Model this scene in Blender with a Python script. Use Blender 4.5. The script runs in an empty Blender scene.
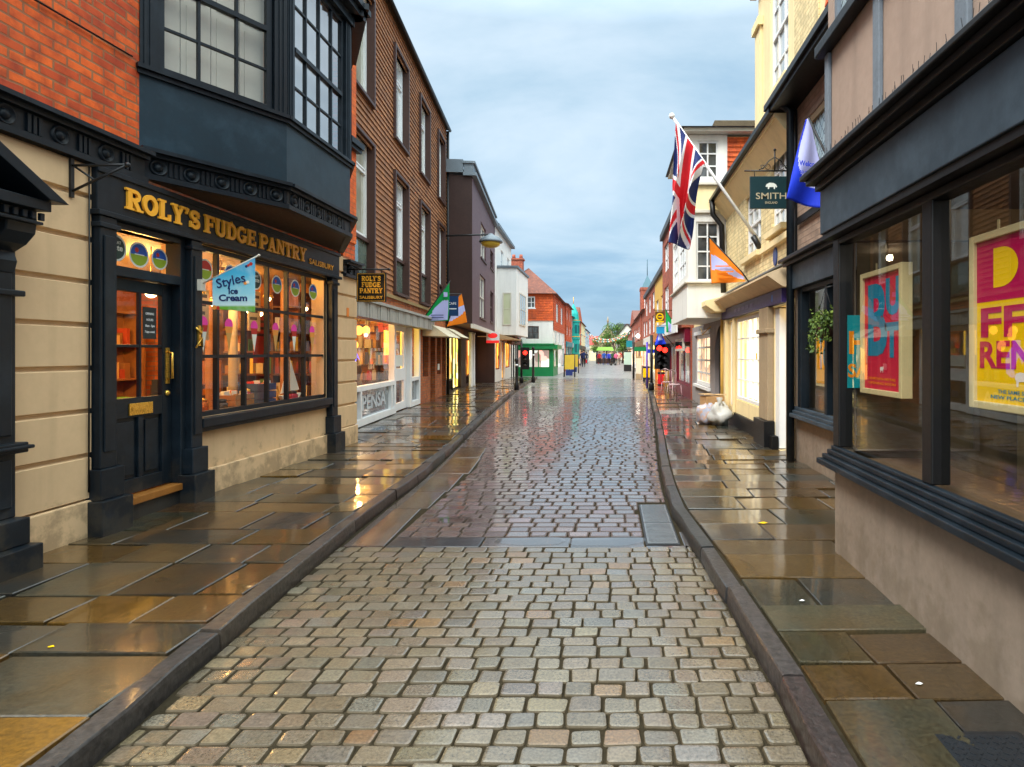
import bpy, bmesh, math, random
from mathutils import Vector, Matrix
random.seed(7)
R = math.radians
SC = bpy.context.scene
COL = SC.collection
EYE = 1.55          # eye height above the road
PV = 0.10           # pavement height above the road

# ------------------------------------------------------------------ materials
def newmat(name):
    m = bpy.data.materials.new(name); m.use_nodes = True
    nt = m.node_tree; nt.nodes.clear()
    out = nt.nodes.new('ShaderNodeOutputMaterial')
    b = nt.nodes.new('ShaderNodeBsdfPrincipled')
    nt.links.new(b.outputs[0], out.inputs[0])
    return m, nt, b, out
def N(nt, t, **kw):
    n = nt.nodes.new(t)
    for k, v in kw.items():
        if k in n.inputs: n.inputs[k].default_value = v
        else: setattr(n, k, v)
    return n
def c4(c): return (c[0], c[1], c[2], 1.0)
def ramp(nt, fac, stops):
    r = nt.nodes.new('ShaderNodeValToRGB'); e = r.color_ramp.elements
    e[0].position, e[0].color = stops[0][0], c4(stops[0][1])
    e[1].position, e[1].color = stops[-1][0], c4(stops[-1][1])
    for p, c in stops[1:-1]:
        x = e.new(p); x.color = c4(c)
    nt.links.new(fac, r.inputs[0]); return r
def maprange(nt, v, a, b, lo, hi):
    n = N(nt, 'ShaderNodeMapRange'); nt.links.new(v, n.inputs[0])
    for i, x in enumerate((a, b, lo, hi)): n.inputs[i+1].default_value = x
    return n.outputs[0]
def mix(nt, f, a, b, typ='MIX'):
    n = nt.nodes.new('ShaderNodeMix'); n.data_type = 'RGBA'; n.blend_type = typ
    for sock, val in ((0, f), (6, a), (7, b)):
        if hasattr(val, 'is_linked') or hasattr(val, 'links'): nt.links.new(val, n.inputs[sock])
        elif sock == 0: n.inputs[0].default_value = val
        else: n.inputs[sock].default_value = c4(val)
    return n.outputs[2]
def pos(nt): return nt.nodes.new('ShaderNodeNewGeometry').outputs['Position']
def noise(nt, vec, scale, detail=4, rough=.55):
    n = N(nt, 'ShaderNodeTexNoise', Scale=scale, Detail=detail, Roughness=rough)
    if vec is not None: nt.links.new(vec, n.inputs['Vector'])
    return n.outputs[0]
def bump(nt, b, h, strength, dist=.01, prev=None):
    n = N(nt, 'ShaderNodeBump', Strength=strength, Distance=dist)
    nt.links.new(h, n.inputs['Height'])
    if prev is not None: nt.links.new(prev, n.inputs['Normal'])
    nt.links.new(n.outputs[0], b.inputs['Normal']); return n.outputs[0]

MATS = {}
def paint(name, c, rough=.45, var=.18, scale=3.0, bmp=.12, metal=0, coat=0, streak=0.0, spec=.28, splash=0.0, dust=0.0):
    if name in MATS: return MATS[name]
    m, nt, b, o = newmat(name); p = pos(nt)
    f = noise(nt, p, scale, 5)
    f2 = noise(nt, p, scale*9, 3)
    lo = tuple(x*(1-var) for x in c); hi = tuple(min(1, x*(1+var)) for x in c)
    col = mix(nt, f, lo, hi)
    col = mix(nt, maprange(nt, f2, .35, .75, 0, .35), col, tuple(x*(1-var*1.4) for x in c))
    if streak:
        mp = N(nt, 'ShaderNodeMapping'); mp.inputs['Scale'].default_value = (6, 6, .35)
        nt.links.new(p, mp.inputs[0]); s = noise(nt, mp.outputs[0], 1.0, 5)
        col = mix(nt, maprange(nt, s, .5, .8, 0, streak), col, tuple(x*.45 for x in c))
    if dust:       # faded, dusty patches and rubbed paint
        d1 = noise(nt, p, 2.7, 9, .68); col = mix(nt, maprange(nt, d1, .50, .66, 0, dust), col, tuple(min(1, x*2.6+.012) for x in c))
        d2 = noise(nt, p, 34, 6, .7); col = mix(nt, maprange(nt, d2, .66, .74, 0, dust*.9), col, (.10, .10, .095))
    if splash:     # mud splashes and stains near the pavement, with ragged outlines
        sx = N(nt, 'ShaderNodeSeparateXYZ'); nt.links.new(p, sx.inputs[0])
        zn = maprange(nt, sx.outputs[2], .08, .75, .22, -.12)
        q = N(nt, 'ShaderNodeMath', operation='ADD'); nt.links.new(noise(nt, p, 5.5, 7, .65), q.inputs[0]); nt.links.new(zn, q.inputs[1])
        col = mix(nt, maprange(nt, q.outputs[0], .56, .70, 0, splash), col, (.10, .075, .045))
        g2 = noise(nt, p, 2.3, 8, .7); col = mix(nt, maprange(nt, g2, .60, .68, 0, splash*.45), col, tuple(x*.6 for x in c))
    nt.links.new(col, b.inputs['Base Color'])
    nt.links.new(maprange(nt, f2, 0, 1, max(.02, rough*.8), min(1, rough*1.2)), b.inputs['Roughness'])
    b.inputs['Specular IOR Level'].default_value = .5 if metal else spec
    b.inputs['Metallic'].default_value = metal; b.inputs['Coat Weight'].default_value = coat
    if bmp: bump(nt, b, f2, bmp, .004)
    MATS[name] = m; return m
def emit(name, c, s):
    if name in MATS: return MATS[name]
    m, nt, b, o = newmat(name)
    b.inputs['Base Color'].default_value = c4(tuple(x*.5 for x in c))
    b.inputs['Emission Color'].default_value = c4(c); b.inputs['Emission Strength'].default_value = s
    MATS[name] = m; return m
def uvn(nt): return nt.nodes.new('ShaderNodeUVMap').outputs[0]
def brick(name, c1, c2, mortar, w=.225, h=.075, ms=.010, bmp=.5, dirt=.25):
    if name in MATS: return MATS[name]
    m, nt, b, o = newmat(name); uv = uvn(nt); p = pos(nt)
    # wobble the courses a little
    nz = N(nt, 'ShaderNodeTexNoise', Scale=2.5, Detail=2.0); nt.links.new(p, nz.inputs['Vector'])
    vm = N(nt, 'ShaderNodeVectorMath', operation='MULTIPLY_ADD')
    nt.links.new(nz.outputs[1], vm.inputs[0]); vm.inputs[1].default_value = (.035, .022, 0); nt.links.new(uv, vm.inputs[2])
    t = N(nt, 'ShaderNodeTexBrick'); nt.links.new(vm.outputs[0], t.inputs['Vector'])
    t.inputs['Scale'].default_value = 1; t.inputs['Brick Width'].default_value = w; t.inputs['Row Height'].default_value = h
    t.inputs['Mortar Size'].default_value = ms; t.inputs['Mortar Smooth'].default_value = .3; t.inputs['Bias'].default_value = -.1
    t.inputs['Color1'].default_value = c4(c1); t.inputs['Color2'].default_value = c4(c2); t.inputs['Mortar'].default_value = c4(mortar)
    v = noise(nt, p, 7, 5); v2 = noise(nt, p, 1.1, 4)
    col = mix(nt, maprange(nt, v, .40, .70, 0, .75), t.outputs[0], tuple(x*.55 for x in c2))
    col = mix(nt, maprange(nt, v2, .5, .75, 0, dirt), col, (.05, .035, .025))
    nt.links.new(col, b.inputs['Base Color']); b.inputs['Roughness'].default_value = .75
    inv = maprange(nt, t.outputs[1], 0, 1, 1, 0)
    n1 = bump(nt, b, inv, bmp, .008); bump(nt, b, noise(nt, p, 60, 4), .35, .004, n1)
    MATS[name] = m; return m
def tilemat(name, c1, c2, w=.165, h=.115):
    return brick(name, c1, c2, tuple(x*.3 for x in c2), w, h, .004, .3, .35)
def glass(name, tint=(1, 1, 1), ior=1.5, boost=1.0, wave=.0):
    if name in MATS: return MATS[name]
    m, nt, b, o = newmat(name); nt.nodes.remove(b)
    tr = N(nt, 'ShaderNodeBsdfTransparent'); tr.inputs[0].default_value = c4(tint)
    gl = N(nt, 'ShaderNodeBsdfGlossy'); gl.inputs['Roughness'].default_value = .012
    mx = N(nt, 'ShaderNodeMixShader')
    ge = nt.nodes.new('ShaderNodeNewGeometry')
    dt = N(nt, 'ShaderNodeVectorMath', operation='DOT_PRODUCT'); nt.links.new(ge.outputs['Incoming'], dt.inputs[0]); nt.links.new(ge.outputs['Normal'], dt.inputs[1])
    ab = N(nt, 'ShaderNodeMath', operation='ABSOLUTE'); nt.links.new(dt.outputs['Value'], ab.inputs[0])
    om = N(nt, 'ShaderNodeMath', operation='SUBTRACT'); om.inputs[0].default_value = 1; nt.links.new(ab.outputs[0], om.inputs[1])
    pw = N(nt, 'ShaderNodeMath', operation='POWER'); nt.links.new(om.outputs[0], pw.inputs[0]); pw.inputs[1].default_value = 5
    f0 = ((ior-1)/(ior+1))**2*boost
    f = maprange(nt, pw.outputs[0], 0, 1, f0, 1)
    nt.links.new(f, mx.inputs[0]); nt.links.new(tr.outputs[0], mx.inputs[1]); nt.links.new(gl.outputs[0], mx.inputs[2])
    if wave:
        bp = N(nt, 'ShaderNodeBump', Strength=wave, Distance=.02); nt.links.new(noise(nt, pos(nt), 1.6, 1), bp.inputs['Height'])
        nt.links.new(bp.outputs[0], gl.inputs['Normal'])
    nt.links.new(mx.outputs[0], o.inputs[0]); MATS[name] = m; return m
def pane_mat(name, c, c2, scale=1.2, rough=.03, spec=.8):
    """window pane seen from afar: whatever hangs behind it, under a glossy skin"""
    if name in MATS: return MATS[name]
    m, nt, b, o = newmat(name)
    f = noise(nt, pos(nt), scale, 3)
    nt.links.new(mix(nt, maprange(nt, f, .4, .62, 0, 1), c, c2), b.inputs['Base Color'])
    b.inputs['Roughness'].default_value = rough; b.inputs['Specular IOR Level'].default_value = spec
    b.inputs['Coat Weight'].default_value = .6; b.inputs['Coat Roughness'].default_value = .02
    bump(nt, b, noise(nt, pos(nt), 2.0, 1), .06, .02)
    MATS[name] = m; return m
def litpane(name, cols, strength, scale=2.2):
    """pane of a lit shop: goods and lamps seen behind it"""
    if name in MATS: return MATS[name]
    m, nt, b, o = newmat(name)
    p = pos(nt)
    mp = N(nt, 'ShaderNodeMapping'); mp.inputs['Scale'].default_value = (1.0, 1.0, .7); nt.links.new(p, mp.inputs[0])
    v = N(nt, 'ShaderNodeTexVoronoi', Scale=scale); v.distance = 'CHEBYCHEV'; nt.links.new(mp.outputs[0], v.inputs['Vector'])
    sp = N(nt, 'ShaderNodeSeparateColor'); nt.links.new(v.outputs['Color'], sp.inputs[0])
    r = ramp(nt, sp.outputs[0], [(i/(len(cols)-1), c) for i, c in enumerate(cols)])
    nt.links.new(r.outputs[0], b.inputs['Emission Color'])
    nt.links.new(maprange(nt, sp.outputs[1], 0, 1, strength*.25, strength*1.5), b.inputs['Emission Strength'])
    nt.links.new(r.outputs[0], b.inputs['Base Color']); b.inputs['Roughness'].default_value = .05
    MATS[name] = m; return m

# ------------------------------------------------------------------ frames and mesh building
class Fr:
    """a wall line: u along it, d out of it, z up"""
    def __init__(s, p, dr, n): s.p, s.dr, s.n = p, dr, n
    def P(s, u, d, z): return Vector((s.p[0]+s.dr[0]*u+s.n[0]*d, s.p[1]+s.dr[1]*u+s.n[1]*d, z))
def street(a, b, side):          # X = a + b*Y, u = Y
    l = math.hypot(1, b); s = 1 if side == 'L' else -1
    return Fr((a, 0), (b, 1), (s/l, -s*b/l))
def facing(Y0): return Fr((0, Y0), (1, 0), (0, -1))     # u = X, faces the camera end of the street
def seg(x0, y0, x1, y1, flip=False):
    l = math.hypot(x1-x0, y1-y0); dx, dy = (x1-x0)/l, (y1-y0)/l
    n = (dy, -dx)
    if flip: n = (-dy, dx)
    return Fr((x0, y0), (dx, dy), n), l
WORLD = Fr((0, 0), (1, 0), (0, 1))   # u = X, d = Y

def wloc(o):
    v = Vector((0, 0, 0))
    while o is not None: v += o.location; o = o.parent
    return v
class MB:
    def __init__(s): s.v, s.f, s.mi, s.c, s.sm = [], [], [], [], []
    def add(s, vs, fs, mi=0, col=None, smooth=False):
        b = len(s.v); s.v += [Vector(x) for x in vs]
        for f in fs:
            s.f.append([b+i for i in f]); s.mi.append(mi); s.c.append(col); s.sm.append(smooth)
    def box(s, fr, u0, u1, d0, d1, z0, z1, mi=0, col=None):
        vs = [fr.P(u, d, z) for z in (z0, z1) for d in (d0, d1) for u in (u0, u1)]
        s.add(vs, [(0,1,3,2), (4,6,7,5), (0,4,5,1), (2,3,7,6), (0,2,6,4), (1,5,7,3)], mi, col)
    def cbox(s, cx, cy, cz, sx, sy, sz, mi=0, rz=0):
        c, n = math.cos(rz), math.sin(rz)
        fr = Fr((cx, cy), (c, n), (-n, c)); s.box(fr, -sx/2, sx/2, -sy/2, sy/2, cz-sz/2, cz+sz/2, mi)
    def quad(s, a, b, c, d, mi=0, col=None): s.add([a, b, c, d], [(0,1,2,3)], mi, col)
    def poly(s, pts, mi=0): s.add(pts, [tuple(range(len(pts)))], mi)
    def prism(s, pts, off, mi=0, smooth=False):
        """closed outline pts pushed along off"""
        n = len(pts); off = Vector(off)
        vs = [Vector(p) for p in pts]+[Vector(p)+off for p in pts]
        fs = [tuple(range(n)), tuple(range(2*n-1, n-1, -1))]+[(i, (i+1) % n, n+(i+1) % n, n+i) for i in range(n)]
        s.add(vs, fs, mi, None, smooth)
    def tube(s, pts, r, n=8, mi=0, taper=None, cap=True):
        pts = [Vector(p) for p in pts]; vs = []; fs = []
        for i, p in enumerate(pts):
            t = (pts[min(i+1, len(pts)-1)]-pts[max(i-1, 0)]).normalized()
            a = t.cross(Vector((0, 0, 1))) if abs(t.z) < .9 else t.cross(Vector((1, 0, 0)))
            a.normalize(); b = t.cross(a)
            rr = r if taper is None else r*(taper[i])
            vs += [p+rr*(math.cos(2*math.pi*k/n)*a+math.sin(2*math.pi*k/n)*b) for k in range(n)]
        for i in range(len(pts)-1):
            for k in range(n):
                fs.append((i*n+k, i*n+(k+1) % n, (i+1)*n+(k+1) % n, (i+1)*n+k))
        if cap: fs += [tuple(range(n)), tuple(range(len(vs)-1, len(vs)-n-1, -1))]
        s.add(vs, fs, mi, None, True)
    def lathe(s, c, prof, axis='z', n=20, mi=0, smooth=True):
        c = Vector(c); vs = []; fs = []
        for r, h in prof:
            for k in range(n):
                a = 2*math.pi*k/n; x, y = r*math.cos(a), r*math.sin(a)
                vs.append(c+(Vector((x, y, h)) if axis == 'z' else Vector((h, x, y)) if axis == 'x' else Vector((x, h, y))))
        m = len(prof)
        for i in range(m-1):
            for k in range(n): fs.append((i*n+k, i*n+(k+1) % n, (i+1)*n+(k+1) % n, (i+1)*n+k))
        fs += [tuple(range(n)), tuple(range(m*n-1, m*n-n-1, -1))]
        s.add(vs, fs, mi, None, smooth)
    def ball(s, c, r, mi=0, sx=1, sy=1, sz=1, n=12, m=8, jit=0):
        c = Vector(c); vs = [c+Vector((0, 0, r*sz))]; fs = []
        for i in range(1, m):
            t = math.pi*i/m
            for k in range(n):
                a = 2*math.pi*k/n; q = r*(1+random.uniform(-jit, jit))
                vs.append(c+Vector((q*sx*math.sin(t)*math.cos(a), q*sy*math.sin(t)*math.sin(a), q*sz*math.cos(t))))
        vs.append(c-Vector((0, 0, r*sz))); L = len(vs)-1
        for k in range(n): fs.append((0, 1+k, 1+(k+1) % n)); fs.append((L, L-n+(k+1) % n, L-n+k))
        for i in range(m-2):
            for k in range(n): fs.append((1+i*n+k, 1+(i+1)*n+k, 1+(i+1)*n+(k+1) % n, 1+i*n+(k+1) % n))
        s.add(vs, fs, mi, None, True)
    def wall(s, fr, u0, u1, z0, z1, holes=(), depth=.15, mi=0, mir=None, d=0):
        """front sheet with openings and their reveals"""
        mir = mi if mir is None else mir
        us = sorted({u0, u1, *[x for h in holes for x in h[:2] if u0 < x < u1]})
        zs = sorted({z0, z1, *[x for h in holes for x in h[2:] if z0 < x < z1]})
        for a, b in zip(us, us[1:]):
            run = None
            for c, e in zip(zs, zs[1:]):
                m_, k_ = (a+b)/2, (c+e)/2
                if any(h[0] < m_ < h[1] and h[2] < k_ < h[3] for h in holes):
                    if run: s.quad(fr.P(a, d, run[0]), fr.P(b, d, run[0]), fr.P(b, d, run[1]), fr.P(a, d, run[1]), mi); run = None
                else: run = (run[0], e) if run else (c, e)
            if run: s.quad(fr.P(a, d, run[0]), fr.P(b, d, run[0]), fr.P(b, d, run[1]), fr.P(a, d, run[1]), mi)
        for (a, b, c, e) in holes:
            D = d-depth
            s.quad(fr.P(a, d, c), fr.P(a, D, c), fr.P(a, D, e), fr.P(a, d, e), mir)
            s.quad(fr.P(b, d, c), fr.P(b, D, c), fr.P(b, D, e), fr.P(b, d, e), mir)
            s.quad(fr.P(a, d, e), fr.P(b, d, e), fr.P(b, D, e), fr.P(a, D, e), mir)
            s.quad(fr.P(a, d, c), fr.P(b, d, c), fr.P(b, D, c), fr.P(a, D, c), mir)
    def courses(s, fr, u0, u1, z0, z1, holes=(), pitch=.115, lip=.022, d=0, mi=0):
        """lapped tile courses: real overlapping rows, each leaning out at its foot"""
        n = max(1, round((z1-z0)/pitch)); h = (z1-z0)/n
        for i in range(n):
            a, b = z0+i*h, z0+(i+1)*h; zm = (a+b)/2
            cuts = [(x[0], x[1]) for x in holes if x[2] < zm < x[3]]
            segs = [(u0, u1)]
            for c0, c1 in cuts:
                segs = [q for p in segs for q in ((p[0], min(p[1], c0)), (max(p[0], c1), p[1])) if q[1]-q[0] > .01]
            for p, q in segs:
                k = max(1, int((q-p)/1.2)); 
                for j in range(k):
                    x0, x1 = p+(q-p)*j/k, p+(q-p)*(j+1)/k
                    e0 = lip*random.uniform(.85, 1.2)
                    s.quad(fr.P(x0, d+e0, a), fr.P(x1, d+e0, a), fr.P(x1, d, b), fr.P(x0, d, b), mi)
                    s.quad(fr.P(x0, d-.001, a), fr.P(x1, d-.001, a), fr.P(x1, d+e0, a), fr.P(x0, d+e0, a), mi)
    def build(s, name, mats, parent=None, bevel=0, org=None, recalc=True):
        if not isinstance(mats, (list, tuple)): mats = [mats]
        me = bpy.data.meshes.new(name)
        if org is None:
            xs = [v.x for v in s.v]; ys = [v.y for v in s.v]; zs = [v.z for v in s.v]
            org = Vector(((min(xs)+max(xs))/2, (min(ys)+max(ys))/2, min(zs)))
        me.from_pydata([v-org for v in s.v], [], s.f)
        for m in mats: me.materials.append(m)
        me.polygons.foreach_set('material_index', s.mi)
        me.polygons.foreach_set('use_smooth', s.sm)
        if recalc:
            bm = bmesh.new(); bm.from_mesh(me); bmesh.ops.recalc_face_normals(bm, faces=bm.faces); bm.to_mesh(me); bm.free()
        uv = me.uv_layers.new(name='UVMap')
        for p in me.polygons:
            n = p.normal
            t = Vector((-n.y, n.x, 0))
            if abs(n.z) < .8 and t.length > 1e-6:
                t.normalize()
                if t.y < -.3 or (abs(t.y) <= .3 and t.x < 0): t = -t
                for li in p.loop_indices:
                    w = me.vertices[me.loops[li].vertex_index].co+org; uv.data[li].uv = (w.dot(t), w.z)
            else:
                for li in p.loop_indices:
                    w = me.vertices[me.loops[li].vertex_index].co+org; uv.data[li].uv = (w.x, w.y)
        if any(c is not None for c in s.c):
            ca = me.color_attributes.new('col', 'FLOAT_COLOR', 'CORNER')
            for p, c in zip(me.polygons, s.c):
                for li in p.loop_indices: ca.data[li].color = c4(c or (.5, .5, .5))
        me.update()
        o = bpy.data.objects.new(name, me); COL.objects.link(o)
        if parent is not None: o.parent = parent; o.location = org-wloc(parent)
        else: o.location = org
        if bevel:
            b = o.modifiers.new('bevel', 'BEVEL'); b.width = bevel; b.segments = 2; b.limit_method = 'ANGLE'; b.angle_limit = R(40)
        return o
def tag(o, label=None, cat=None, group=None, kind=None):
    for k, v in (('label', label), ('category', cat), ('group', group), ('kind', kind)):
        if v: o[k] = v
    return o
def thing(name, label, cat, loc, group=None):
    o = bpy.data.objects.new(name, None); COL.objects.link(o); o.location = loc; o.empty_display_size = .2
    return tag(o, label, cat, group)
def copy_tree(o, loc=None, label=None, parent=None):
    c = o.copy(); COL.objects.link(c)
    if parent is not None: c.parent = parent
    if loc is not None: c.location = loc
    if label: c['label'] = label
    for ch in [x for x in bpy.data.objects if x.parent == o]: copy_tree(ch, None, None, c)
    return c

# ------------------------------------------------------------------ lettering
def text_mb(mb, body, org, right, up, size, depth=.01, bold=0.0, mi=0, align='LEFT', width=None, spacing=1.0):
    cu = bpy.data.curves.new('lettering', 'FONT'); cu.body = body; cu.size = size; cu.extrude = depth/2
    cu.offset = bold*size; cu.align_x = align; cu.resolution_u = 3; cu.space_character = spacing
    ob = bpy.data.objects.new('lettering', cu); COL.objects.link(ob)
    bpy.context.view_layer.update()
    me = bpy.data.meshes.new_from_object(ob.evaluated_get(bpy.context.evaluated_depsgraph_get()))
    right, up = Vector(right).normalized(), Vector(up); n = right.cross(up).normalized()
    up = up.normalized()
    k = 1.0
    if width and len(me.vertices):
        xs = [v.co.x for v in me.vertices]; k = width/max(1e-6, max(xs)-min(xs))
    org = Vector(org)
    vs = [org+right*(v.co.x*k)+up*v.co.y+n*(v.co.z+depth/2) for v in me.vertices]
    mb.add(vs, [tuple(p.vertices) for p in me.polygons], mi)
    bpy.data.objects.remove(ob); bpy.data.curves.remove(cu); bpy.data.meshes.remove(me)

def arc(cx, cy, rx, ry, a0, a1, n=10):
    return [(cx+rx*math.cos(R(a0+(a1-a0)*i/n)), cy+ry*math.sin(R(a0+(a1-a0)*i/n))) for i in range(n+1)]
def _stem(x, w=.25, y0=0, y1=1, sl=.1, sr=.1):
    r = [([(x, y0), (x, y1)], w)]
    for y in ((y0+.055,) if sl or sr else ()): r.append(([(x-w/2-sl, y), (x+w/2+sr, y)], .11))
    for y in ((y1-.055,) if sl or sr else ()): r.append(([(x-w/2-sl, y), (x+w/2+sr, y)], .11))
    return r
GL = {   # slab-serif capitals: strokes (points, width) and advance
 'R': (_stem(.24)+[([(.3, .91)]+arc(.52, .71, .24, .2, 90, -90)+[(.3, .51)], .17), ([(.46, .5), (.74, .06)], .23), ([(.6, .055), (.98, .055)], .11)], .98),
 'O': ([(arc(.47, .5, .345, .40, 0, 360, 28), .22)], .97),
 'L': (_stem(.24)+[([(.3, .075), (.76, .075)], .15), ([(.72, .0), (.72, .34)], .10)], .84),
 'Y': ([([(.2, .93), (.46, .42)], .22), ([(.74, .93), (.46, .42)], .15), ([(.46, .46), (.46, 0)], .24), ([(.24, .055), (.68, .055)], .11), ([(.02, .945), (.4, .945)], .11), ([(.58, .945), (.92, .945)], .11)], .94),
 "'": ([([(.17, 1.0), (.15, .86)], .2), ([(.18, .88), (.1, .68)], .1)], .32),
 'S': ([([(.66, .72)]+arc(.4, .72, .25, .19, 25, 270, 12)+arc(.4, .29, .27, .2, 90, -150, 12), .2), ([(.66, .62), (.66, .95)], .08), ([(.09, .05), (.09, .38)], .08)], .78),
 'F': (_stem(.24)+[([(.3, .925), (.78, .925)], .15), ([(.74, 1), (.74, .7)], .1), ([(.3, .5), (.6, .5)], .13), ([(.6, .38), (.6, .62)], .08)], .84),
 'U': ([([(.24, .95), (.24, .35)]+arc(.5, .33, .26, .26, 180, 360, 12)+[(.76, .35), (.76, .95)], .19), ([(.24, .96), (.24, .4)], .25), ([(.04, .945), (.44, .945)], .11), ([(.6, .945), (.93, .945)], .11)], .96),
 'D': (_stem(.24)+[([(.3, .91), (.46, .91)]+arc(.46, .5, .33, .41, 90, -90, 14)+[(.3, .09)], .19)], .94),
 'G': ([(arc(.48, .5, .35, .41, 55, 330, 18), .21), ([(.8, .95), (.8, .66)], .1), ([(.78, .1), (.78, .45)], .2), ([(.55, .45), (.95, .45)], .1)], 1.0),
 'E': (_stem(.24)+[([(.3, .925), (.8, .925)], .15), ([(.76, 1), (.76, .7)], .09), ([(.3, .5), (.62, .5)], .13), ([(.62, .38), (.62, .62)], .08), ([(.3, .075), (.82, .075)], .15), ([(.78, 0), (.78, .32)], .09)], .9),
 'P': (_stem(.24)+[([(.3, .91)]+arc(.54, .68, .25, .23, 90, -90)+[(.3, .45)], .18)], .88),
 'A': ([([(.2, .05), (.46, .95)], .14), ([(.46, .95), (.74, .05)], .24), ([(.26, .32), (.7, .32)], .11), ([(.02, .055), (.38, .055)], .11), ([(.54, .055), (.95, .055)], .11)], .97),
 'N': ([([(.2, 0), (.2, 1)], .14), ([(.8, 0), (.8, 1)], .14), ([(.2, .95), (.8, .05)], .25), ([(.02, .055), (.4, .055)], .11), ([(.02, .945), (.3, .945)], .11), ([(.6, .945), (.98, .945)], .11)], 1.0),
 'T': ([([(.44, 0), (.44, 1)], .25), ([(.22, .055), (.66, .055)], .11), ([(.04, .925), (.84, .925)], .15), ([(.08, .64), (.08, 1)], .1), ([(.8, .64), (.8, 1)], .1)], .9),
 ' ': ([], .34),
}
def ribbon(pts, w):
    pts = [Vector((p[0], p[1])) for p in pts]; L, Rr = [], []
    closed = (pts[0]-pts[-1]).length < 1e-4
    if closed: pts = pts[:-1]
    n = len(pts)
    for i, p in enumerate(pts):
        a = pts[i-1] if (i > 0 or closed) else p
        b = pts[(i+1) % n] if (i < n-1 or closed) else p
        t = (b-a).normalized(); m = Vector((-t.y, t.x))*w/2
        if 0 < i < n-1 or closed:
            t0 = (p-a).normalized(); c = max(.5, abs(t0.dot(t))); m = m/c
        L.append(p+m); Rr.append(p-m)
    return L, Rr, closed
def slab_text(mb, body, fr, u0, z0, cap, d0, depth, sgn=1, ux=1.0, mi=0, width=None):
    tot = sum(GL[c][1] for c in body)
    k = (width/(tot*cap)) if width else ux
    x = 0; j = 0
    for ch in body:
        st, adv = GL[ch]
        for si, (pts, w) in enumerate(st):
            L, Rr, cl = ribbon(pts, w); dd = depth+.0006*si
            def W(q, d): return fr.P(u0+sgn*(x+q.x)*cap*k, d, z0+q.y*cap)
            n = len(L); vs = []
            for a, b in zip(L, Rr): vs += [W(a, d0), W(b, d0), W(a, d0+dd), W(b, d0+dd)]
            fs = []
            for i in range(n if cl else n-1):
                a, b = i*4, ((i+1) % n)*4
                fs += [(a+2, b+2, b+3, a+3), (a, b, b+2, a+2), (a+1, a+3, b+3, b+1)]
            if not cl: fs += [(0, 2, 3, 1), ((n-1)*4, (n-1)*4+1, (n-1)*4+3, (n-1)*4+2)]
            mb.add(vs, fs, mi)
        x += adv

# ------------------------------------------------------------------ windows
def window(parent, fr, u0, u1, z0, z1, cols, rows, fm, gm, d=-.08, fw=.05, bw=.022, th=.05, sill=None, meet=None, name='window', pane='pane', rowz=None, glass_d=None, nopane=False, colu=None):
    mb = MB(); s = 1 if u1 > u0 else -1
    mb.box(fr, u0, u0+s*fw, d, d+th, z0, z1); mb.box(fr, u1-s*fw, u1, d, d+th, z0, z1)
    mb.box(fr, u0+s*fw, u1-s*fw, d, d+th, z1-fw, z1); mb.box(fr, u0+s*fw, u1-s*fw, d, d+th, z0, z0+fw)
    for c in (colu if colu else [u0+(u1-u0)*i/cols for i in range(1, cols)]):
        mb.box(fr, c-bw/2, c+bw/2, d+.006, d+th-.004, z0+fw, z1-fw)
    for zz in (rowz if rowz else [z0+(z1-z0)*i/rows for i in range(1, rows)]):
        mb.box(fr, u0+s*fw, u1-s*fw, d+.009, d+th-.007, zz-bw/2, zz+bw/2)
    if meet: mb.box(fr, u0+s*fw, u1-s*fw, d+.002, d+th+.012, meet-.025, meet+.025)
    mats = [fm]
    f = mb.build(name, mats, parent)
    if sill:
        sb = MB(); sb.box(fr, u0-s*.06, u1+s*.06, d+.002, sill[0], z0-sill[1], z0-.002); sb.build('sill', sill[2] if len(sill) > 2 else fm, f)
    if not nopane:
        g = MB(); gd = d+.02 if glass_d is None else glass_d
        g.quad(fr.P(u0+s*fw*.5, gd, z0+fw*.5), fr.P(u1-s*fw*.5, gd, z0+fw*.5), fr.P(u1-s*fw*.5, gd, z1-fw*.5), fr.P(u0+s*fw*.5, gd, z1-fw*.5))
        g.build(pane, gm, f)
    return f
def room(parent, fr, u0, u1, depth, z0, z1, mwall, mfloor, mceil, d=-.15, name='interior'):
    mb = MB(); P = fr.P; D = d-depth
    mb.quad(P(u0, d, z0), P(u1, d, z0), P(u1, D, z0), P(u0, D, z0), 1)
    mb.quad(P(u0, d, z1), P(u1, d, z1), P(u1, D, z1), P(u0, D, z1), 2)
    mb.quad(P(u0, D, z0), P(u1, D, z0), P(u1, D, z1), P(u0, D, z1), 0)
    mb.quad(P(u0, d, z0), P(u0, D, z0), P(u0, D, z1), P(u0, d, z1), 0)
    mb.quad(P(u1, d, z0), P(u1, D, z0), P(u1, D, z1), P(u1, d, z1), 0)
    return mb.build(name, [mwall, mfloor, mceil], parent)
def point_light(name, loc, e, c, r=.12):
    l = bpy.data.lights.new(name, 'POINT'); l.energy = e; l.color = c; l.shadow_soft_size = r
    o = bpy.data.objects.new(name, l); COL.objects.link(o); o.location = loc; return o
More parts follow.
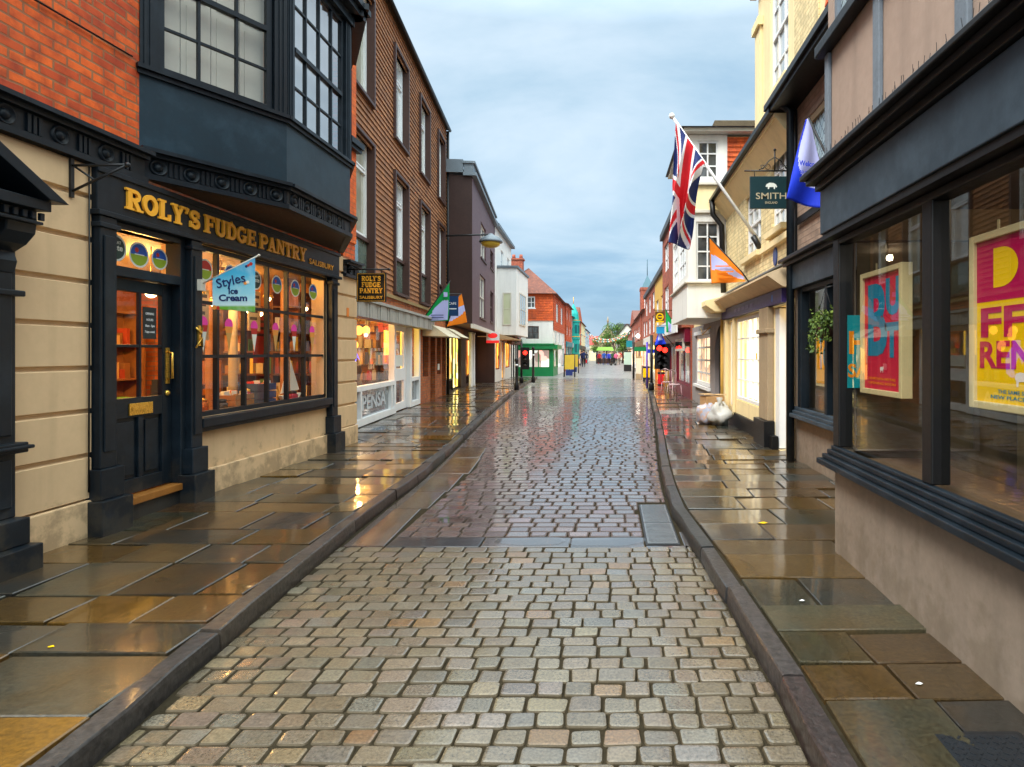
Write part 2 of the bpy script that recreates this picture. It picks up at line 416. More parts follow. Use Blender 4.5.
# ------------------------------------------------------------------ palette
NAVY = paint('navy_paint', (.0055, .0105, .0165), .42, .3, 2.0, .1, streak=.3, splash=.25, dust=.32)
NAVY_L = paint('navy_flat_panel', (.0095, .026, .040), .42, .3, 1.2, .1, streak=.3, dust=.28)
SLATEB = paint('slate_blue_paint', (.034, .050, .068), .45, .25, 1.5, .12, streak=.4, dust=.25)
BLACK = paint('black_paint', (.008, .008, .009), .4, .3)
CREAM = paint('cream_render', (.66, .46, .265), .7, .10, 1.6, .25, streak=.3, splash=.42)
CREAM_L = paint('pale_cream_render', (.86, .70, .40), .7, .10, 1.4, .2, streak=.3)
GROOVE = paint('groove_shade', (.10, .07, .035), .9, .2)
PINKISH = paint('mauve_render', (.235, .185, .145), .8, .24, 2.2, .4, streak=.5, splash=.34)
WHITE = paint('white_paint', (.78, .79, .80), .4, .06, 2, .08, streak=.15)
WHITE_R = paint('white_render', (.76, .75, .72), .7, .08, 1.3, .2, streak=.3)
OFFW = paint('off_white', (.62, .58, .50), .6, .1, 2, .1, streak=.2)
BRASS = paint('brass', (.78, .46, .08), .28, .15, 20, .05, metal=.85)
GOLD = paint('gold_leaf_paint', (.95, .42, .035), .4, .14, 12, .1)
IRON = paint('black_iron', (.016, .016, .018), .45, .3, 8, .1, metal=.3)
LEAD = paint('lead', (.16, .19, .22), .5, .25, 3, .15, metal=.2, streak=.4)
WOODST = paint('oak_threshold', (.30, .12, .025), .4, .3, 9, .2)
STONE = paint('stone_pier', (.36, .27, .17), .8, .2, 3, .3, streak=.4)
TIMBER = paint('grey_timber', (.16, .19, .23), .7, .25, 5, .3, streak=.4)
BROWNP = paint('brown_frame_paint', (.07, .035, .028), .5, .2)
PURPLE = paint('plum_render', (.125, .070, .078), .6, .12, 1.2, .15, streak=.35)
PLUMD = paint('dark_plum_cladding', (.045, .022, .018), .55, .3, 1.5, .1, streak=.3)
MAROON = paint('maroon_paint', (.16, .006, .025), .3, .2, 3, .05)
TEALP = paint('teal_paint', (.015, .36, .32), .5, .15, 3, .1, streak=.3)
GREENP = paint('shop_green_paint', (.012, .22, .07), .35, .2, 3, .05)
BLUESH = paint('turquoise_shop_paint', (.015, .20, .26), .4, .2)
OCHRE = paint('ochre_render', (.60, .36, .08), .7, .12)
ROOFT = paint('mossy_roof_edge', (.10, .075, .045), .85, .45, 6, .4)
SLATE = paint('slate_roof', (.075, .08, .09), .6, .25, 4, .2)
REDROOF = tilemat('red_plain_tiles', (.20, .058, .032), (.13, .04, .026), .17, .11)
ORTILE = tilemat('orange_hung_tiles', (.74, .12, .014), (.52, .07, .012), .17, .11)
BRTILE = tilemat('brown_hung_tiles', (.40, .155, .045), (.25, .095, .032), .17, .118)
BRICK_O = brick('orange_brick', (.86, .135, .010), (.46, .045, .008), (.30, .13, .05))
BRICK_B = brick('bright_orange_brick', (.80, .15, .012), (.68, .10, .010), (.55, .12, .02))
BRICK_S = brick('shop_brick', (.58, .15, .03), (.36, .075, .02), (.25, .16, .09))
BRICK_R = brick('dull_red_brick', (.46, .085, .03), (.30, .05, .022), (.25, .14, .10))
BRICK_C = brick('painted_cream_brick', (.86, .71, .40), (.80, .64, .34), (.62, .49, .26), bmp=.9, dirt=.1)
BRICK_W = brick('pale_wall_brick', (.36, .25, .19), (.30, .21, .16), (.24, .17, .13))
GLASS = glass('shop_glass', (1, 1, 1), 1.5, 1.6, .0)
BAYGL = glass('old_bay_glass', (1, 1, 1), 1.5, 13.0, .05)
GLASS_R = glass('dark_shop_glass', (.90, .92, .90), 1.5, 3.4, .0)
PANE_SKY = pane_mat('pane_pale', (.30, .34, .36), (.46, .50, .52))
PANE_CUR = pane_mat('pane_curtained', (.34, .33, .25), (.50, .50, .42), 1.6)
PANE_GRN = pane_mat('pane_greenish', (.10, .15, .13), (.18, .24, .21), 1.6)
PANE_DK = pane_mat('pane_dark', (.02, .025, .03), (.09, .10, .11), 1.6)
PANE_LW = pane_mat('pane_lightwell', (.55, .58, .58), (.66, .68, .67), 1.2)

# ------------------------------------------------------------------ camera
cam = bpy.data.cameras.new('camera'); camo = bpy.data.objects.new('camera', cam); COL.objects.link(camo)
camo.location = (0, 0, EYE); camo.rotation_euler = (R(90), 0, 0)
cam.sensor_width = 36; cam.lens = 600/1024*36; cam.shift_x = -98/1024; cam.shift_y = -30.5/1024
cam.clip_start = .05; cam.clip_end = 3000
SC.camera = camo

# ------------------------------------------------------------------ sky and sun
SUN_EL, SUN_AZ = 46, 220       # degrees; azimuth from +Y clockwise: behind the camera, a little to the left
w = bpy.data.worlds.new('World'); SC.world = w; w.use_nodes = True
nt = w.node_tree; nt.nodes.clear()
out = nt.nodes.new('ShaderNodeOutputWorld'); bg = nt.nodes.new('ShaderNodeBackground')
nt.links.new(bg.outputs[0], out.inputs[0]); bg.inputs[1].default_value = .1
sky = nt.nodes.new('ShaderNodeTexSky'); sky.sky_type = 'NISHITA'; sky.sun_disc = False
sky.sun_elevation = R(SUN_EL); sky.sun_rotation = R(SUN_AZ)
tc = nt.nodes.new('ShaderNodeTexCoord'); sp = nt.nodes.new('ShaderNodeSeparateXYZ'); nt.links.new(tc.outputs['Generated'], sp.inputs[0])
zz = N(nt, 'ShaderNodeMath', operation='MAXIMUM'); nt.links.new(sp.outputs[2], zz.inputs[0]); zz.inputs[1].default_value = 0
za = N(nt, 'ShaderNodeMath', operation='ADD'); nt.links.new(zz.outputs[0], za.inputs[0]); za.inputs[1].default_value = .27
dv = N(nt, 'ShaderNodeVectorMath', operation='DIVIDE'); nt.links.new(tc.outputs['Generated'], dv.inputs[0])
cb = nt.nodes.new('ShaderNodeCombineXYZ'); [nt.links.new(za.outputs[0], cb.inputs[i]) for i in range(3)]
nt.links.new(cb.outputs[0], dv.inputs[1])
mp = N(nt, 'ShaderNodeMapping'); mp.inputs['Location'].default_value = (3.3, 1.9, 0); mp.inputs['Scale'].default_value = (.72, 1.0, 1); nt.links.new(dv.outputs[0], mp.inputs[0])
n1 = N(nt, 'ShaderNodeTexNoise', Scale=1.25, Detail=8.0, Roughness=.56, Distortion=.35); nt.links.new(mp.outputs[0], n1.inputs['Vector'])
n2 = N(nt, 'ShaderNodeTexNoise', Scale=.45, Detail=3.0, Roughness=.5); nt.links.new(mp.outputs[0], n2.inputs['Vector'])
ad = N(nt, 'ShaderNodeMath', operation='ADD'); nt.links.new(n1.outputs[0], ad.inputs[0]); nt.links.new(n2.outputs[0], ad.inputs[1])
# thinner, whiter cloud higher up; darker blue-grey bank low down the street
hi = maprange(nt, sp.outputs[2], .10, .44, -.14, .19)
ad2 = N(nt, 'ShaderNodeMath', operation='ADD'); nt.links.new(ad.outputs[0], ad2.inputs[0]); nt.links.new(hi, ad2.inputs[1])
cr = ramp(nt, ad2.outputs[0], [(.30, (1.5, 2.75, 4.0)), (.46, (2.15, 3.45, 4.7)), (.60, (3.2, 4.4, 5.4)), (.76, (4.3, 5.3, 6.15))])
cr2 = maprange(nt, ad2.outputs[0], .74, 1.30, 0, 1)
cr.inputs[0].default_value = .5
nt.links.remove(cr.inputs[0].links[0])
nt.links.new(maprange(nt, ad2.outputs[0], .72, 1.26, .22, .90), cr.inputs[0])
hz = maprange(nt, sp.outputs[2], .0, .10, .55, 0)
cl = mix(nt, hz, cr.outputs[0], (3.9, 4.8, 5.5))
cl = mix(nt, .93, sky.outputs[0], cl)
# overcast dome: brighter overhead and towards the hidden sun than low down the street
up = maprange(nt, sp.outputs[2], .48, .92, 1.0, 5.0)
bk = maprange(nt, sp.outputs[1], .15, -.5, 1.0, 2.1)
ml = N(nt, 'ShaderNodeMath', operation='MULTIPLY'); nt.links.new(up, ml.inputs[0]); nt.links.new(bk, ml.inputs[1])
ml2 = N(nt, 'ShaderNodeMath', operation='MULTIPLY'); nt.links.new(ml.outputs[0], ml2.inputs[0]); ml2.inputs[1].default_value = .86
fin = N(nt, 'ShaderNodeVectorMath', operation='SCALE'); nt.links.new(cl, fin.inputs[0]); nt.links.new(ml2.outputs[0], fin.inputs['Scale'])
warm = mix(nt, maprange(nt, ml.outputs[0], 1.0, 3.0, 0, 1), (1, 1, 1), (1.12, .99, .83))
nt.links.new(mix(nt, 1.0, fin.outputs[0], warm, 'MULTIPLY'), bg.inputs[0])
sun = bpy.data.lights.new('sun', 'SUN'); sun.energy = 1.5; sun.angle = R(16); sun.color = (1, .95, .86)
so = bpy.data.objects.new('sun', sun); COL.objects.link(so)
az = R(SUN_AZ); sd = Vector((math.sin(az)*math.cos(R(SUN_EL)), math.cos(az)*math.cos(R(SUN_EL)), math.sin(R(SUN_EL))))
so.rotation_euler = sd.to_track_quat('Z', 'Y').to_euler(); so.location = (0, -10, 40)

SC.view_settings.view_transform = 'Standard'; SC.view_settings.look = 'None'
SC.view_settings.exposure = 1.0; SC.view_settings.gamma = 1; SC.view_settings.use_curve_mapping = False
SC.render.engine = 'CYCLES'; SC.cycles.use_denoising = True
SC.cycles.max_bounces = 8; SC.cycles.transparent_max_bounces = 12; SC.cycles.caustics_reflective = False; SC.cycles.caustics_refractive = False
SC.cycles.sample_clamp_indirect = 6

# ------------------------------------------------------------------ ground
def lerp_line(tab, y):
    if y <= tab[0][0]: return tab[0][1]
    for (a, p), (b, q) in zip(tab, tab[1:]):
        if y <= b: return p+(q-p)*(y-a)/(b-a)
    return tab[-1][1]
KL = [(-12, -1.9), (1, -1.89), (2.25, -1.94), (2.95, -2.02), (4.1, -2.12), (5.57, -2.22), (7.15, -2.28), (9.12, -2.44), (12.1, -2.74), (17.9, -3.28), (29, -4.1), (36, -4.38)]
KR = [(-12, .78), (1, .775), (2.25, .765), (2.7, .76), (3.46, .726), (4.25, .694), (4.82, .643), (5.78, .585), (6.8, .61), (7.88, .66), (13.9, 1.04), (22.1, 1.47), (37, 2.05), (60, 2.25)]
def kl(y): return lerp_line(KL, y)
def kr(y): return lerp_line(KR, y)

def stonemat(name, rlo, rhi, stain, bscale=45, bstr=.25, coat=.0, spec=.5, crough=.05, wave=.12, var=(.55, 1.45)):
    m, nt, b, o = newmat(name); p = pos(nt)
    at = N(nt, 'ShaderNodeAttribute', attribute_name='col')
    f = noise(nt, p, 1.7, 6, .6); f2 = noise(nt, p, bscale, 4); f3 = noise(nt, p, .8, 3)
    c = mix(nt, maprange(nt, f, .44, .64, 0, .55), at.outputs[0], stain)
    sc = N(nt, 'ShaderNodeVectorMath', operation='SCALE'); nt.links.new(c, sc.inputs[0])
    nt.links.new(maprange(nt, f2, .25, .75, *var), sc.inputs['Scale'])
    nt.links.new(sc.outputs[0], b.inputs['Base Color'])
    wn = N(nt, 'ShaderNodeTexWhiteNoise'); nt.links.new(at.outputs[0], wn.inputs['Vector'])
    ra = N(nt, 'ShaderNodeMath', operation='MULTIPLY_ADD'); nt.links.new(wn.outputs[0], ra.inputs[0]); ra.inputs[1].default_value = (rhi-rlo)*.9; nt.links.new(maprange(nt, f3, .35, .65, rlo, rhi), ra.inputs[2])
    nt.links.new(ra.outputs[0], b.inputs['Roughness'])
    b.inputs['Specular IOR Level'].default_value = spec
    nt.links.new(maprange(nt, wn.outputs[0], 0, 1, coat, coat*.35), b.inputs['Coat Weight']); b.inputs['Coat Roughness'].default_value = crough
    n1 = bump(nt, b, f2, bstr, .004)
    n2 = bump(nt, b, noise(nt, p, 3.0, 2), wave, .012, n1)
    cbm = N(nt, 'ShaderNodeBump', Strength=wave*.8, Distance=.012); nt.links.new(noise(nt, p, 3.4, 3), cbm.inputs['Height'])
    nt.links.new(cbm.outputs[0], b.inputs['Coat Normal'])
    return m
SLABM = stonemat('wet_yorkstone', .08, .34, (.062, .033, .008), 55, .25, 1.0, .5, .06, .16, (.5, 1.5))
KERBM = stonemat('wet_kerb_stone', .22, .5, (.016, .013, .012), 34, .9, .2, .45, .12, .45, (.35, 1.65))
SETT1 = stonemat('granite_setts', .14, .30, (.105, .075, .04), 85, .4, 1.0, .7, .10, .25, (.45, 1.55))
SETT2 = stonemat('wet_brick_setts', .09, .24, (.105, .074, .068), 60, .14, 1.0, .6, .07, .12)
PAVEM = stonemat('wet_grey_paving', .22, .42, (.26, .24, .23), 20, .2, .3, .5, .15, .12)
BED = paint('dirt_joint', (.032, .025, .015), .9, .5, 12, .4, spec=.05)
FARG = paint('far_ground', (.10, .095, .09), .5, .3, 2, .2)

mb = MB(); mb.quad((-300, -60, -.05), (300, -60, -.05), (300, 600, -.05), (-300, 600, -.05)); mb.build('ground', FARG, None); bpy.data.objects['ground']['kind'] = 'structure'
# road bed between the kerbs
def strip(name, la, lb, ys, z, m):
    mb = MB()
    for a, b in zip(ys, ys[1:]): mb.quad((la(a), a, z), (lb(a), a, z), (lb(b), b, z), (la(b), b, z))
    return tag(mb.build(name, m), kind='structure')
YS = sorted(set([y for y, _ in KL]+[y for y, _ in KR]+[-4, 15, 25, 33]))
YS = [y for y in YS if y <= 36]
strip('road_bed', lambda y: kl(y)-.02, lambda y: kr(y)+.02, YS, -.007, BED)

def jit(c, v=.2):
    k = random.uniform(1-v, 1+v); return tuple(max(.004, x*k*random.uniform(1-v*.25, 1+v*.25)) for x in c)
def setts(mb, y0, y1, xl, xr, dy, dx, pal, gap=.012, h=.010, var=.25, dirty=2, round_=.017):
    y = y0; r = 0
    while y < y1-.02:
        ddy = dy*random.uniform(.92, 1.08); a, b = xl(y), xr(y)
        x = a-(dx*.5*(r % 2))-random.uniform(0, dx*.3)
        while x < b:
            wdt = dx*random.uniform(.78, 1.25)
            x0, x1 = max(x+gap/2, a), min(x+wdt-gap/2, b)
            if x1-x0 > dx*.22:
                g = gap*random.uniform(.3, .7)
                ya, yb = y+g+random.uniform(-.004, .004), y+ddy-g+random.uniform(-.004, .004)
                wv = .0035 if dirty == 2 else .0015; z = random.uniform(-wv, wv); t = [random.uniform(-wv, wv)*.8 for _ in range(4)]
                k = min(random.uniform(.6, 1.2)*round_, (x1-x0)*.3, (yb-ya)*.3)
                cj = [(random.uniform(-.004, .004), random.uniform(-.004, .004)) for _ in range(4)]
                def ring(ins, zz):
                    X0, X1, Y0, Y1 = x0+ins, x1-ins, ya+ins, yb-ins; q = max(.004, k-ins*.5); pts = []
                    for (cx, cy, a0), (jx, jy) in zip(((X1-q, Y0+q, -90), (X1-q, Y1-q, 0), (X0+q, Y1-q, 90), (X0+q, Y0+q, 180)), cj):
                        for m_ in range(3): pts.append((cx+jx+q*math.cos(R(a0+45*m_)), cy+jy+q*math.sin(R(a0+45*m_))))
                    return [(px_, py_, z+zz+t[0]*(px_-x0)/(x1-x0)+t[1]*(py_-ya)/(yb-ya)) for px_, py_ in pts]
                v = ring(0, -.03)+ring(.001, -.004)+ring(.005, h*.62)+ring(.015, h)
                fs = [(i+12*l, (i+1) % 12+12*l, (i+1) % 12+12*(l+1), i+12*(l+1)) for l in range(3) for i in range(12)]+[tuple(range(36, 48))]
                mb.add(v, fs, 0, jit(random.choice(pal), var), False)
                for q in range(12*dirty): mb.mi[-37+q] = 1
            x += wdt
        y += ddy; r += 1
P1 = [(0.1204, 0.0899, 0.0522), (0.1348, 0.1074, 0.071), (0.0963, 0.0761, 0.0522), (0.1252, 0.0977, 0.0679), (0.1108, 0.0928, 0.0731), (0.1445, 0.1094, 0.0647), (0.106, 0.0859, 0.0626), (0.13, 0.1045, 0.0731), (0.1156, 0.0928, 0.0626), (0.1233, 0.0977, 0.0689), (0.1137, 0.0977, 0.0783), (0.1156, 0.0899, 0.0574), (0.1252, 0.0977, 0.0626), (0.1589, 0.0899, 0.0376)]
P2 = [(.115, .072, .066), (.14, .09, .082), (.095, .065, .062), (.125, .095, .09), (.10, .058, .048)]
mb = MB()
setts(mb, .9, 4.74, lambda y: kl(y)+.01, lambda y: kr(y)-.01, .114, .150, P1, .0066, .0032, .2)
EDGE = paint('sett_edge_dirt', (.075, .057, .034), .6, .4, 14, .4, spec=.2); EDGE2 = paint('brick_edge_dirt', (.085, .060, .055), .5, .4, 14, .4, spec=.25)
tag(mb.build('road', [SETT1, EDGE], recalc=False), kind='structure')
mb = MB()
chan = lambda y: -1.80 if y < 8 else -1.80-(y-8)*.13
setts(mb, 5.06, 9.9, lambda y: max(chan(y), kl(y)+.02), lambda y: min(kr(y)-.02, .28) if y < 6.15 else kr(y)-.02, .145, .19, P2, .0075, .0025, .3, 3)
setts(mb, 9.9, 21, lambda y: kl(y)+.02, lambda y: kr(y)-.02, .15, .19, P2, .0075, .0025, .25, 3)
tag(mb.build('road', [SETT2, EDGE2], recalc=False), kind='structure')
# farther setts: flat sheet, brick-laid
m, nt, b, o = newmat('far_setts'); uv = uvn(nt)
t = N(nt, 'ShaderNodeTexBrick'); nt.links.new(uv, t.inputs['Vector']); t.inputs['Scale'].default_value = 1
t.inputs['Brick Width'].default_value = .24; t.inputs['Row Height'].default_value = .17; t.inputs['Mortar Size'].default_value = .012
t.inputs['Color1'].default_value = c4((.13, .10, .098)); t.inputs['Color2'].default_value = c4((.17, .135, .13)); t.inputs['Mortar'].default_value = c4((.05, .04, .035))
nt.links.new(t.outputs[0], b.inputs['Base Color']); nt.links.new(maprange(nt, noise(nt, pos(nt), .7, 4), .35, .65, .16, .4), b.inputs['Roughness'])
b.inputs['Coat Weight'].default_value = .4; b.inputs['Coat Roughness'].default_value = .12
nb = bump(nt, b, maprange(nt, t.outputs[1], 0, 1, 1, 0), .4, .006); bump(nt, b, noise(nt, pos(nt), 12, 3), .3, .01, nb)
FARSETT = m
strip('road', lambda y: kl(y)+.01, lambda y: kr(y)-.01, [21, 25, 29, 33, 36.4], .001, FARSETT)
# pale paving of the pedestrian street beyond the side road
mb = MB()
y = 36.4
while y < 140:
    d = 1.1 if y < 70 else 3.0; x = -14
    while x < 4.5:
        wd = random.uniform(1.2, 2.4); mb.quad((x, y, .002), (x+wd-.02, y, .002), (x+wd-.02, y+d-.02, .002), (x, y+d-.02, .002), 0, jit((.22, .205, .20), .15)); x += wd
    y += d
tag(mb.build('road', PAVEM), kind='structure')

# kerbs: single long stones
def kerb(fn, side):
    mb = MB(); y = 1.0; s = -1 if side == 'L' else 1; wdt = .118
    end = 36.2 if side == 'L' else 58
    while y < end:
        L = random.uniform(.75, 1.2); a, b = y+.006, min(y+L, end)-.006
        zz = PV+random.uniform(-.006, .008); o_ = random.uniform(-.008, .008)
        x0, x1 = fn(a)+o_, fn(b)+o_
        prof = [(0, -.03), (.006, zz-.028), (.010, zz-.007), (.018, zz), (wdt-.01, zz+.001), (wdt, zz-.02)]
        k = max(2, int(L/.3)); vs = []
        for i in range(k+1):
            q = i/k; yy = a+(b-a)*q; X = x0+(x1-x0)*q
            e = .006*math.sin(yy*7.3)
            vs += [(X+s*(d_+(e if j < 4 else 0)), yy, z_+(random.uniform(-.003, .003) if j in (2, 3) else 0)) for j, (d_, z_) in enumerate(prof)]
        n = len(prof)
        fs = [(i*n+j, i*n+j+1, (i+1)*n+j+1, (i+1)*n+j) for i in range(k) for j in range(n-1)]+[tuple(range(n)), tuple(range(k*n+n-1, k*n-1, -1))]
        mb.add(vs, fs, 0, jit(random.choice([(.022, .021, .022), (.03, .027, .025), (.042, .031, .024), (.034, .021, .019)]), .25), False)
        y += L
    o = mb.build('kerb', KERBM); tag(o, kind='structure'); return o
kerb(kl, 'L'); kerb(kr, 'R')

# pavement slabs: each its own stone
PS = [(.062, .031, .007), (.085, .042, .006), (.028, .030, .021), (.014, .016, .015), (.044, .032, .015), (.021, .023, .021), (.11, .052, .006), (.044, .021, .007), (.018, .017, .014), (.033, .030, .022), (.030, .033, .026), (.024, .027, .027)]
PSR = [(.050, .032, .014), (.042, .036, .022), (.064, .036, .010), (.032, .031, .023), (.08, .047, .011), (.040, .025, .011), (.026, .027, .023), (.022, .021, .018)]
def slabs(mb, y0, y1, xl, xr, pal, dyr=(.32, .58), dxr=(.42, .92), band=None):
    y = y0
    while y < y1:
        d = random.uniform(*dyr)
        if y > 12: d *= 1.5
        x = xl(y); X1 = xr(y); first = True
        while x < X1:
            wd = random.uniform(*dxr)
            if X1-(x+wd) < .22: wd = X1-x
            a, b = x+.009, x+wd-.009
            g = .010; z = PV+random.uniform(-.005, .005); t1, t2 = random.uniform(-.009, .009), random.uniform(-.009, .009)
            sh = (xl(y+d)-xl(y))
            pal_ = pal
            col = jit(random.choice(pal), .25)
            if band and band[0] < y+d*.5 < band[1]: col = jit(random.choice([(.36, .34, .30), (.12, .12, .12)]), .1)
            v = []
            for ins, zo in ((0, -.03), (0, -.004), (.006, .001)):
                v += [(a+ins, y+g+ins, z+zo), (b-ins, y+g+ins, z+zo+t1), (b-ins+sh, y+d-g-ins, z+zo+t1+t2), (a+ins+sh, y+d-g-ins, z+zo+t2)]
            fs = [(i+4*l, (i+1) % 4+4*l, (i+1) % 4+4*(l+1), i+4*(l+1)) for l in range(2) for i in range(4)]+[(8, 9, 10, 11)]
            mb.add(v, fs, 0, col); x += wd
        y += d
WL = lambda y: -4.30 if y < 9.9 else -4.9-.098*(y-11.3)
mb = MB(); slabs(mb, .8, 36, lambda y: WL(y), lambda y: kl(y)-.125, PS); tag(mb.build('pavement', SLABM, recalc=False), kind='structure')
WR = lambda y: 1.75 if y < 4.5 else 2.72 if y < 13 else 3.0
mb = MB(); slabs(mb, .8, 58, lambda y: kr(y)+.125, WR, PSR, (.30, .56), (.34, .80), (13.2, 15.6)); tag(mb.build('pavement', SLABM, recalc=False), kind='structure')
strip('pavement_bed', lambda y: -9, lambda y: kl(y)-.03, [-12, 1, 4, 9.1, 12.1, 17.9, 29, 36], PV-.022, BED)
strip('pavement_bed', lambda y: kr(y)+.03, lambda y: 8, [-12, 1, 2.7, 4.25, 5.78, 7.88, 13.9, 22.1, 37, 58], PV-.022, BED)

# long worn channel slabs and patches along the left edge of the brick setts
mb = MB()
def flat(x0, x1, y0, y1, z, c, sh=0, th=.03):
    v = [(x0, y0, z-th), (x1, y0, z-th), (x1+sh, y1, z-th), (x0+sh, y1, z-th), (x0, y0, z-.003), (x1, y0, z-.003), (x1+sh, y1, z-.003), (x0+sh, y1, z-.003)]
    v += [(x0+.006, y0+.006, z), (x1-.006, y0+.006, z), (x1+sh-.006, y1-.006, z), (x0+sh+.006, y1-.006, z)]
    fs = [(i+4*l, (i+1) % 4+4*l, (i+1) % 4+4*(l+1), i+4*(l+1)) for l in range(2) for i in range(4)]+[(8, 9, 10, 11)]
    mb.add(v, fs, 0, c)
y = 4.80
while y < 9.6:
    L = random.uniform(.7, 1.3); c = jit(random.choice([(.105, .068, .042), (.085, .06, .045), (.12, .075, .04), (.06, .05, .045)]), .15)
    x1, x1b = chan(y)-.012, chan(y+L)-.012
    flat(kl(y)+.03, x1, y+.006, y+L-.006, .004, c, kl(y+L)-kl(y)); y += L
flat(-1.79, -1.05, 4.78, 5.03, .007, (.022, .022, .026)); flat(-1.04, -.33, 4.80, 5.04, .000, (.05, .045, .045)); flat(-.32, .28, 4.78, 5.05, -.004, (.05, .048, .05))
flat(.60, .64, 4.76, 5.2, .0, (.05, .05, .05)); flat(.29, .63, 4.76, 4.83, .0, (.04, .038, .038))
tag(mb.build('road', SETT2, recalc=False), kind='structure')

# standing water
WATER = glass('rain_water', (.93, .92, .91), 1.33, 2.5, .01)
def puddle(cx, cy, rx, ry, z, rot=0, seed=0):
    rnd = random.Random(seed); n = 44; ph = [rnd.uniform(0, 6.28) for _ in range(5)]
    pts = []
    for i in range(n):
        a = 2*math.pi*i/n; r = 1+sum(.16/(j+1)*math.sin((j+2)*a+ph[j]) for j in range(5))
        x, y = rx*r*math.cos(a), ry*r*math.sin(a); pts.append((cx+x*math.cos(rot)-y*math.sin(rot), cy+x*math.sin(rot)+y*math.cos(rot), z))
    mb = MB(); mb.poly(pts); tag(mb.build('puddle', WATER), kind='structure')
puddle(-.02, 4.93, .30, .13, .006, 0, 1); puddle(-1.45, 5.55, .17, .13, .0105, 0, 3)
puddle(-.65, 4.93, .34, .09, .007, 0, 6)

# iron covers in the carriageway and pavement
t = thing('drain_cover', 'pair of grey ribbed iron lids set in the road by the right kerb', 'drain cover', (.45, 5.4, 0))
mb = MB(); mb.box(WORLD, .29, .57, 4.84, 6.12, -.02, .004); mb.build('frame', IRON, t)
IRONG = paint('wet_cover_iron', (.16, .17, .18), .25, .25, 8, .2, metal=.4)
for a, b in ((4.86, 5.44), (5.46, 6.10)):
    mb = MB(); mb.box(WORLD, .305, .555, a, b, .004, .010)
    k = a+.03
    while k < b-.03: mb.box(WORLD, .32, .54, k, k+.018, .010, .013); k += .036
    mb.build('lid', IRONG, t)
t = thing('manhole_cover', 'dark iron chequered lid in the right pavement at the photo foot', 'manhole cover', (1.38, 2.2, PV))
mb = MB(); mb.box(WORLD, 1.2, 1.56, 2.0, 2.29, PV-.02, PV+.006); mb.build('frame', KERBM if False else IRON, t)
mb = MB(); mb.box(WORLD, 1.225, 1.535, 2.02, 2.265, PV+.006, PV+.011)
for i in range(10):
    for j in range(8): mb.cbox(1.245+i*.03, 2.035+j*.03, PV+.0125, .02, .008, .003, 0, R(45 if (i+j) % 2 else -45))
mb.build('lid', paint('blue_black_iron', (.02, .024, .03), .35, .4, 20, .3, metal=.4), t)
# ================================================================== fudge shop (left, near)
XA = -4.16
FL = street(XA, 0, 'L')
WARMW = paint('warm_shop_wall', (.42, .14, .028), .8, .5, 1.3)
WARMF = paint('warm_shop_floor', (.20, .09, .04), .5, .3)
SHOPC = paint('shop_ceiling', (.30, .18, .08), .8, .2)
shop = thing('shop_building', 'cream and orange brick sweet shop with navy shopfront and gold fascia lettering', 'shop', (XA, 7.0, PV))
DOOR = (4.96, 5.80, .30, 2.60); WIN = (6.0, 8.72, .88, 2.68)
mb = MB()
G0, G1 = 2.0, 9.79
mb.wall(FL, G0, G1, -.05, 3.05, [(DOOR[0], DOOR[1], .12, 2.60), (WIN[0], WIN[1], .90, 2.66)], .18)
mb.quad(FL.P(G1, 0, -.05), FL.P(G1, -6, -.05), FL.P(G1, -6, 3.05), FL.P(G1, 0, 3.05))
mb.build('wall', [CREAM], shop)
# rusticated courses of the cream piers: raised blocks with shadowed grooves between
def rustic(u0, u1, zs, nm='rusticated_pier'):
    mb = MB()
    for a, b in zip(zs, zs[1:]):
        z0, z1 = a+.011, b-.011; D = .032
        o = [FL.P(u0, .001, z0), FL.P(u1, .001, z0), FL.P(u1, .001, z1), FL.P(u0, .001, z1)]
        i = [FL.P(u0, D, z0+.012), FL.P(u1, D, z0+.012), FL.P(u1, D, z1-.012), FL.P(u0, D, z1-.012)]
        mb.add(o+i, [(4, 5, 6, 7), (0, 1, 5, 4), (1, 2, 6, 5), (2, 3, 7, 6), (3, 0, 4, 7)])
    mb.build(nm, [CREAM], shop)
ZR = [.38, .74, 1.09, 1.43, 1.77, 2.11, 2.45, 2.79, 3.05]
rustic(3.97, 4.775, ZR); rustic(9.05, 9.788, ZR)
mb = MB(); mb.box(FL, 3.97, 4.775, .002, .05, -.02, .385); mb.box(FL, 9.05, 9.795, .002, .05, -.02, .385); mb.box(FL, 6.08, 8.86, .002, .045, -.02, .36); mb.build('plinth', [CREAM], shop, .01)
# upper brick wall
mb = MB()
mb.wall(FL, 1.0, 5.34, 3.30, 8.2, [], .1); mb.wall(FL, 9.35, G1, 2.95, 8.2, [], .1); mb.wall(FL, 5.34, 9.35, 6.1, 8.2, [], .1)
mb.quad(FL.P(G1, 0, 3.0), FL.P(G1, -7, 3.0), FL.P(G1, -7, 8.2), FL.P(G1, 0, 8.2))
mb.quad(FL.P(1.0, 0, 0), FL.P(1.0, -7, 0), FL.P(1.0, -7, 8.2), FL.P(1.0, 0, 8.2))
mb.build('brick_wall', [BRICK_O], shop)
mb = MB(); mb.box(FL, 9.36, 9.785, .004, .022, 3.32, 8.1); mb.build('brick_pier', [BRICK_B], shop)
mb = MB(); mb.box(FL, 9.36, 9.84, .023, .14, 4.86, 4.95); mb.box(FL, 9.36, 9.82, .023, .10, 4.80, 4.858); mb.build('string_course', [NAVY], shop)
mb = MB(); 
for a, b in ((0, 8.2), ):
    P_ = [FL.P(.9, .35, 8.2), FL.P(.9, -3.5, 10.8), FL.P(.9, -7.3, 8.2)]; mb.prism(P_, FL.P(9.85, 0, 0)-FL.P(.9, 0, 0))
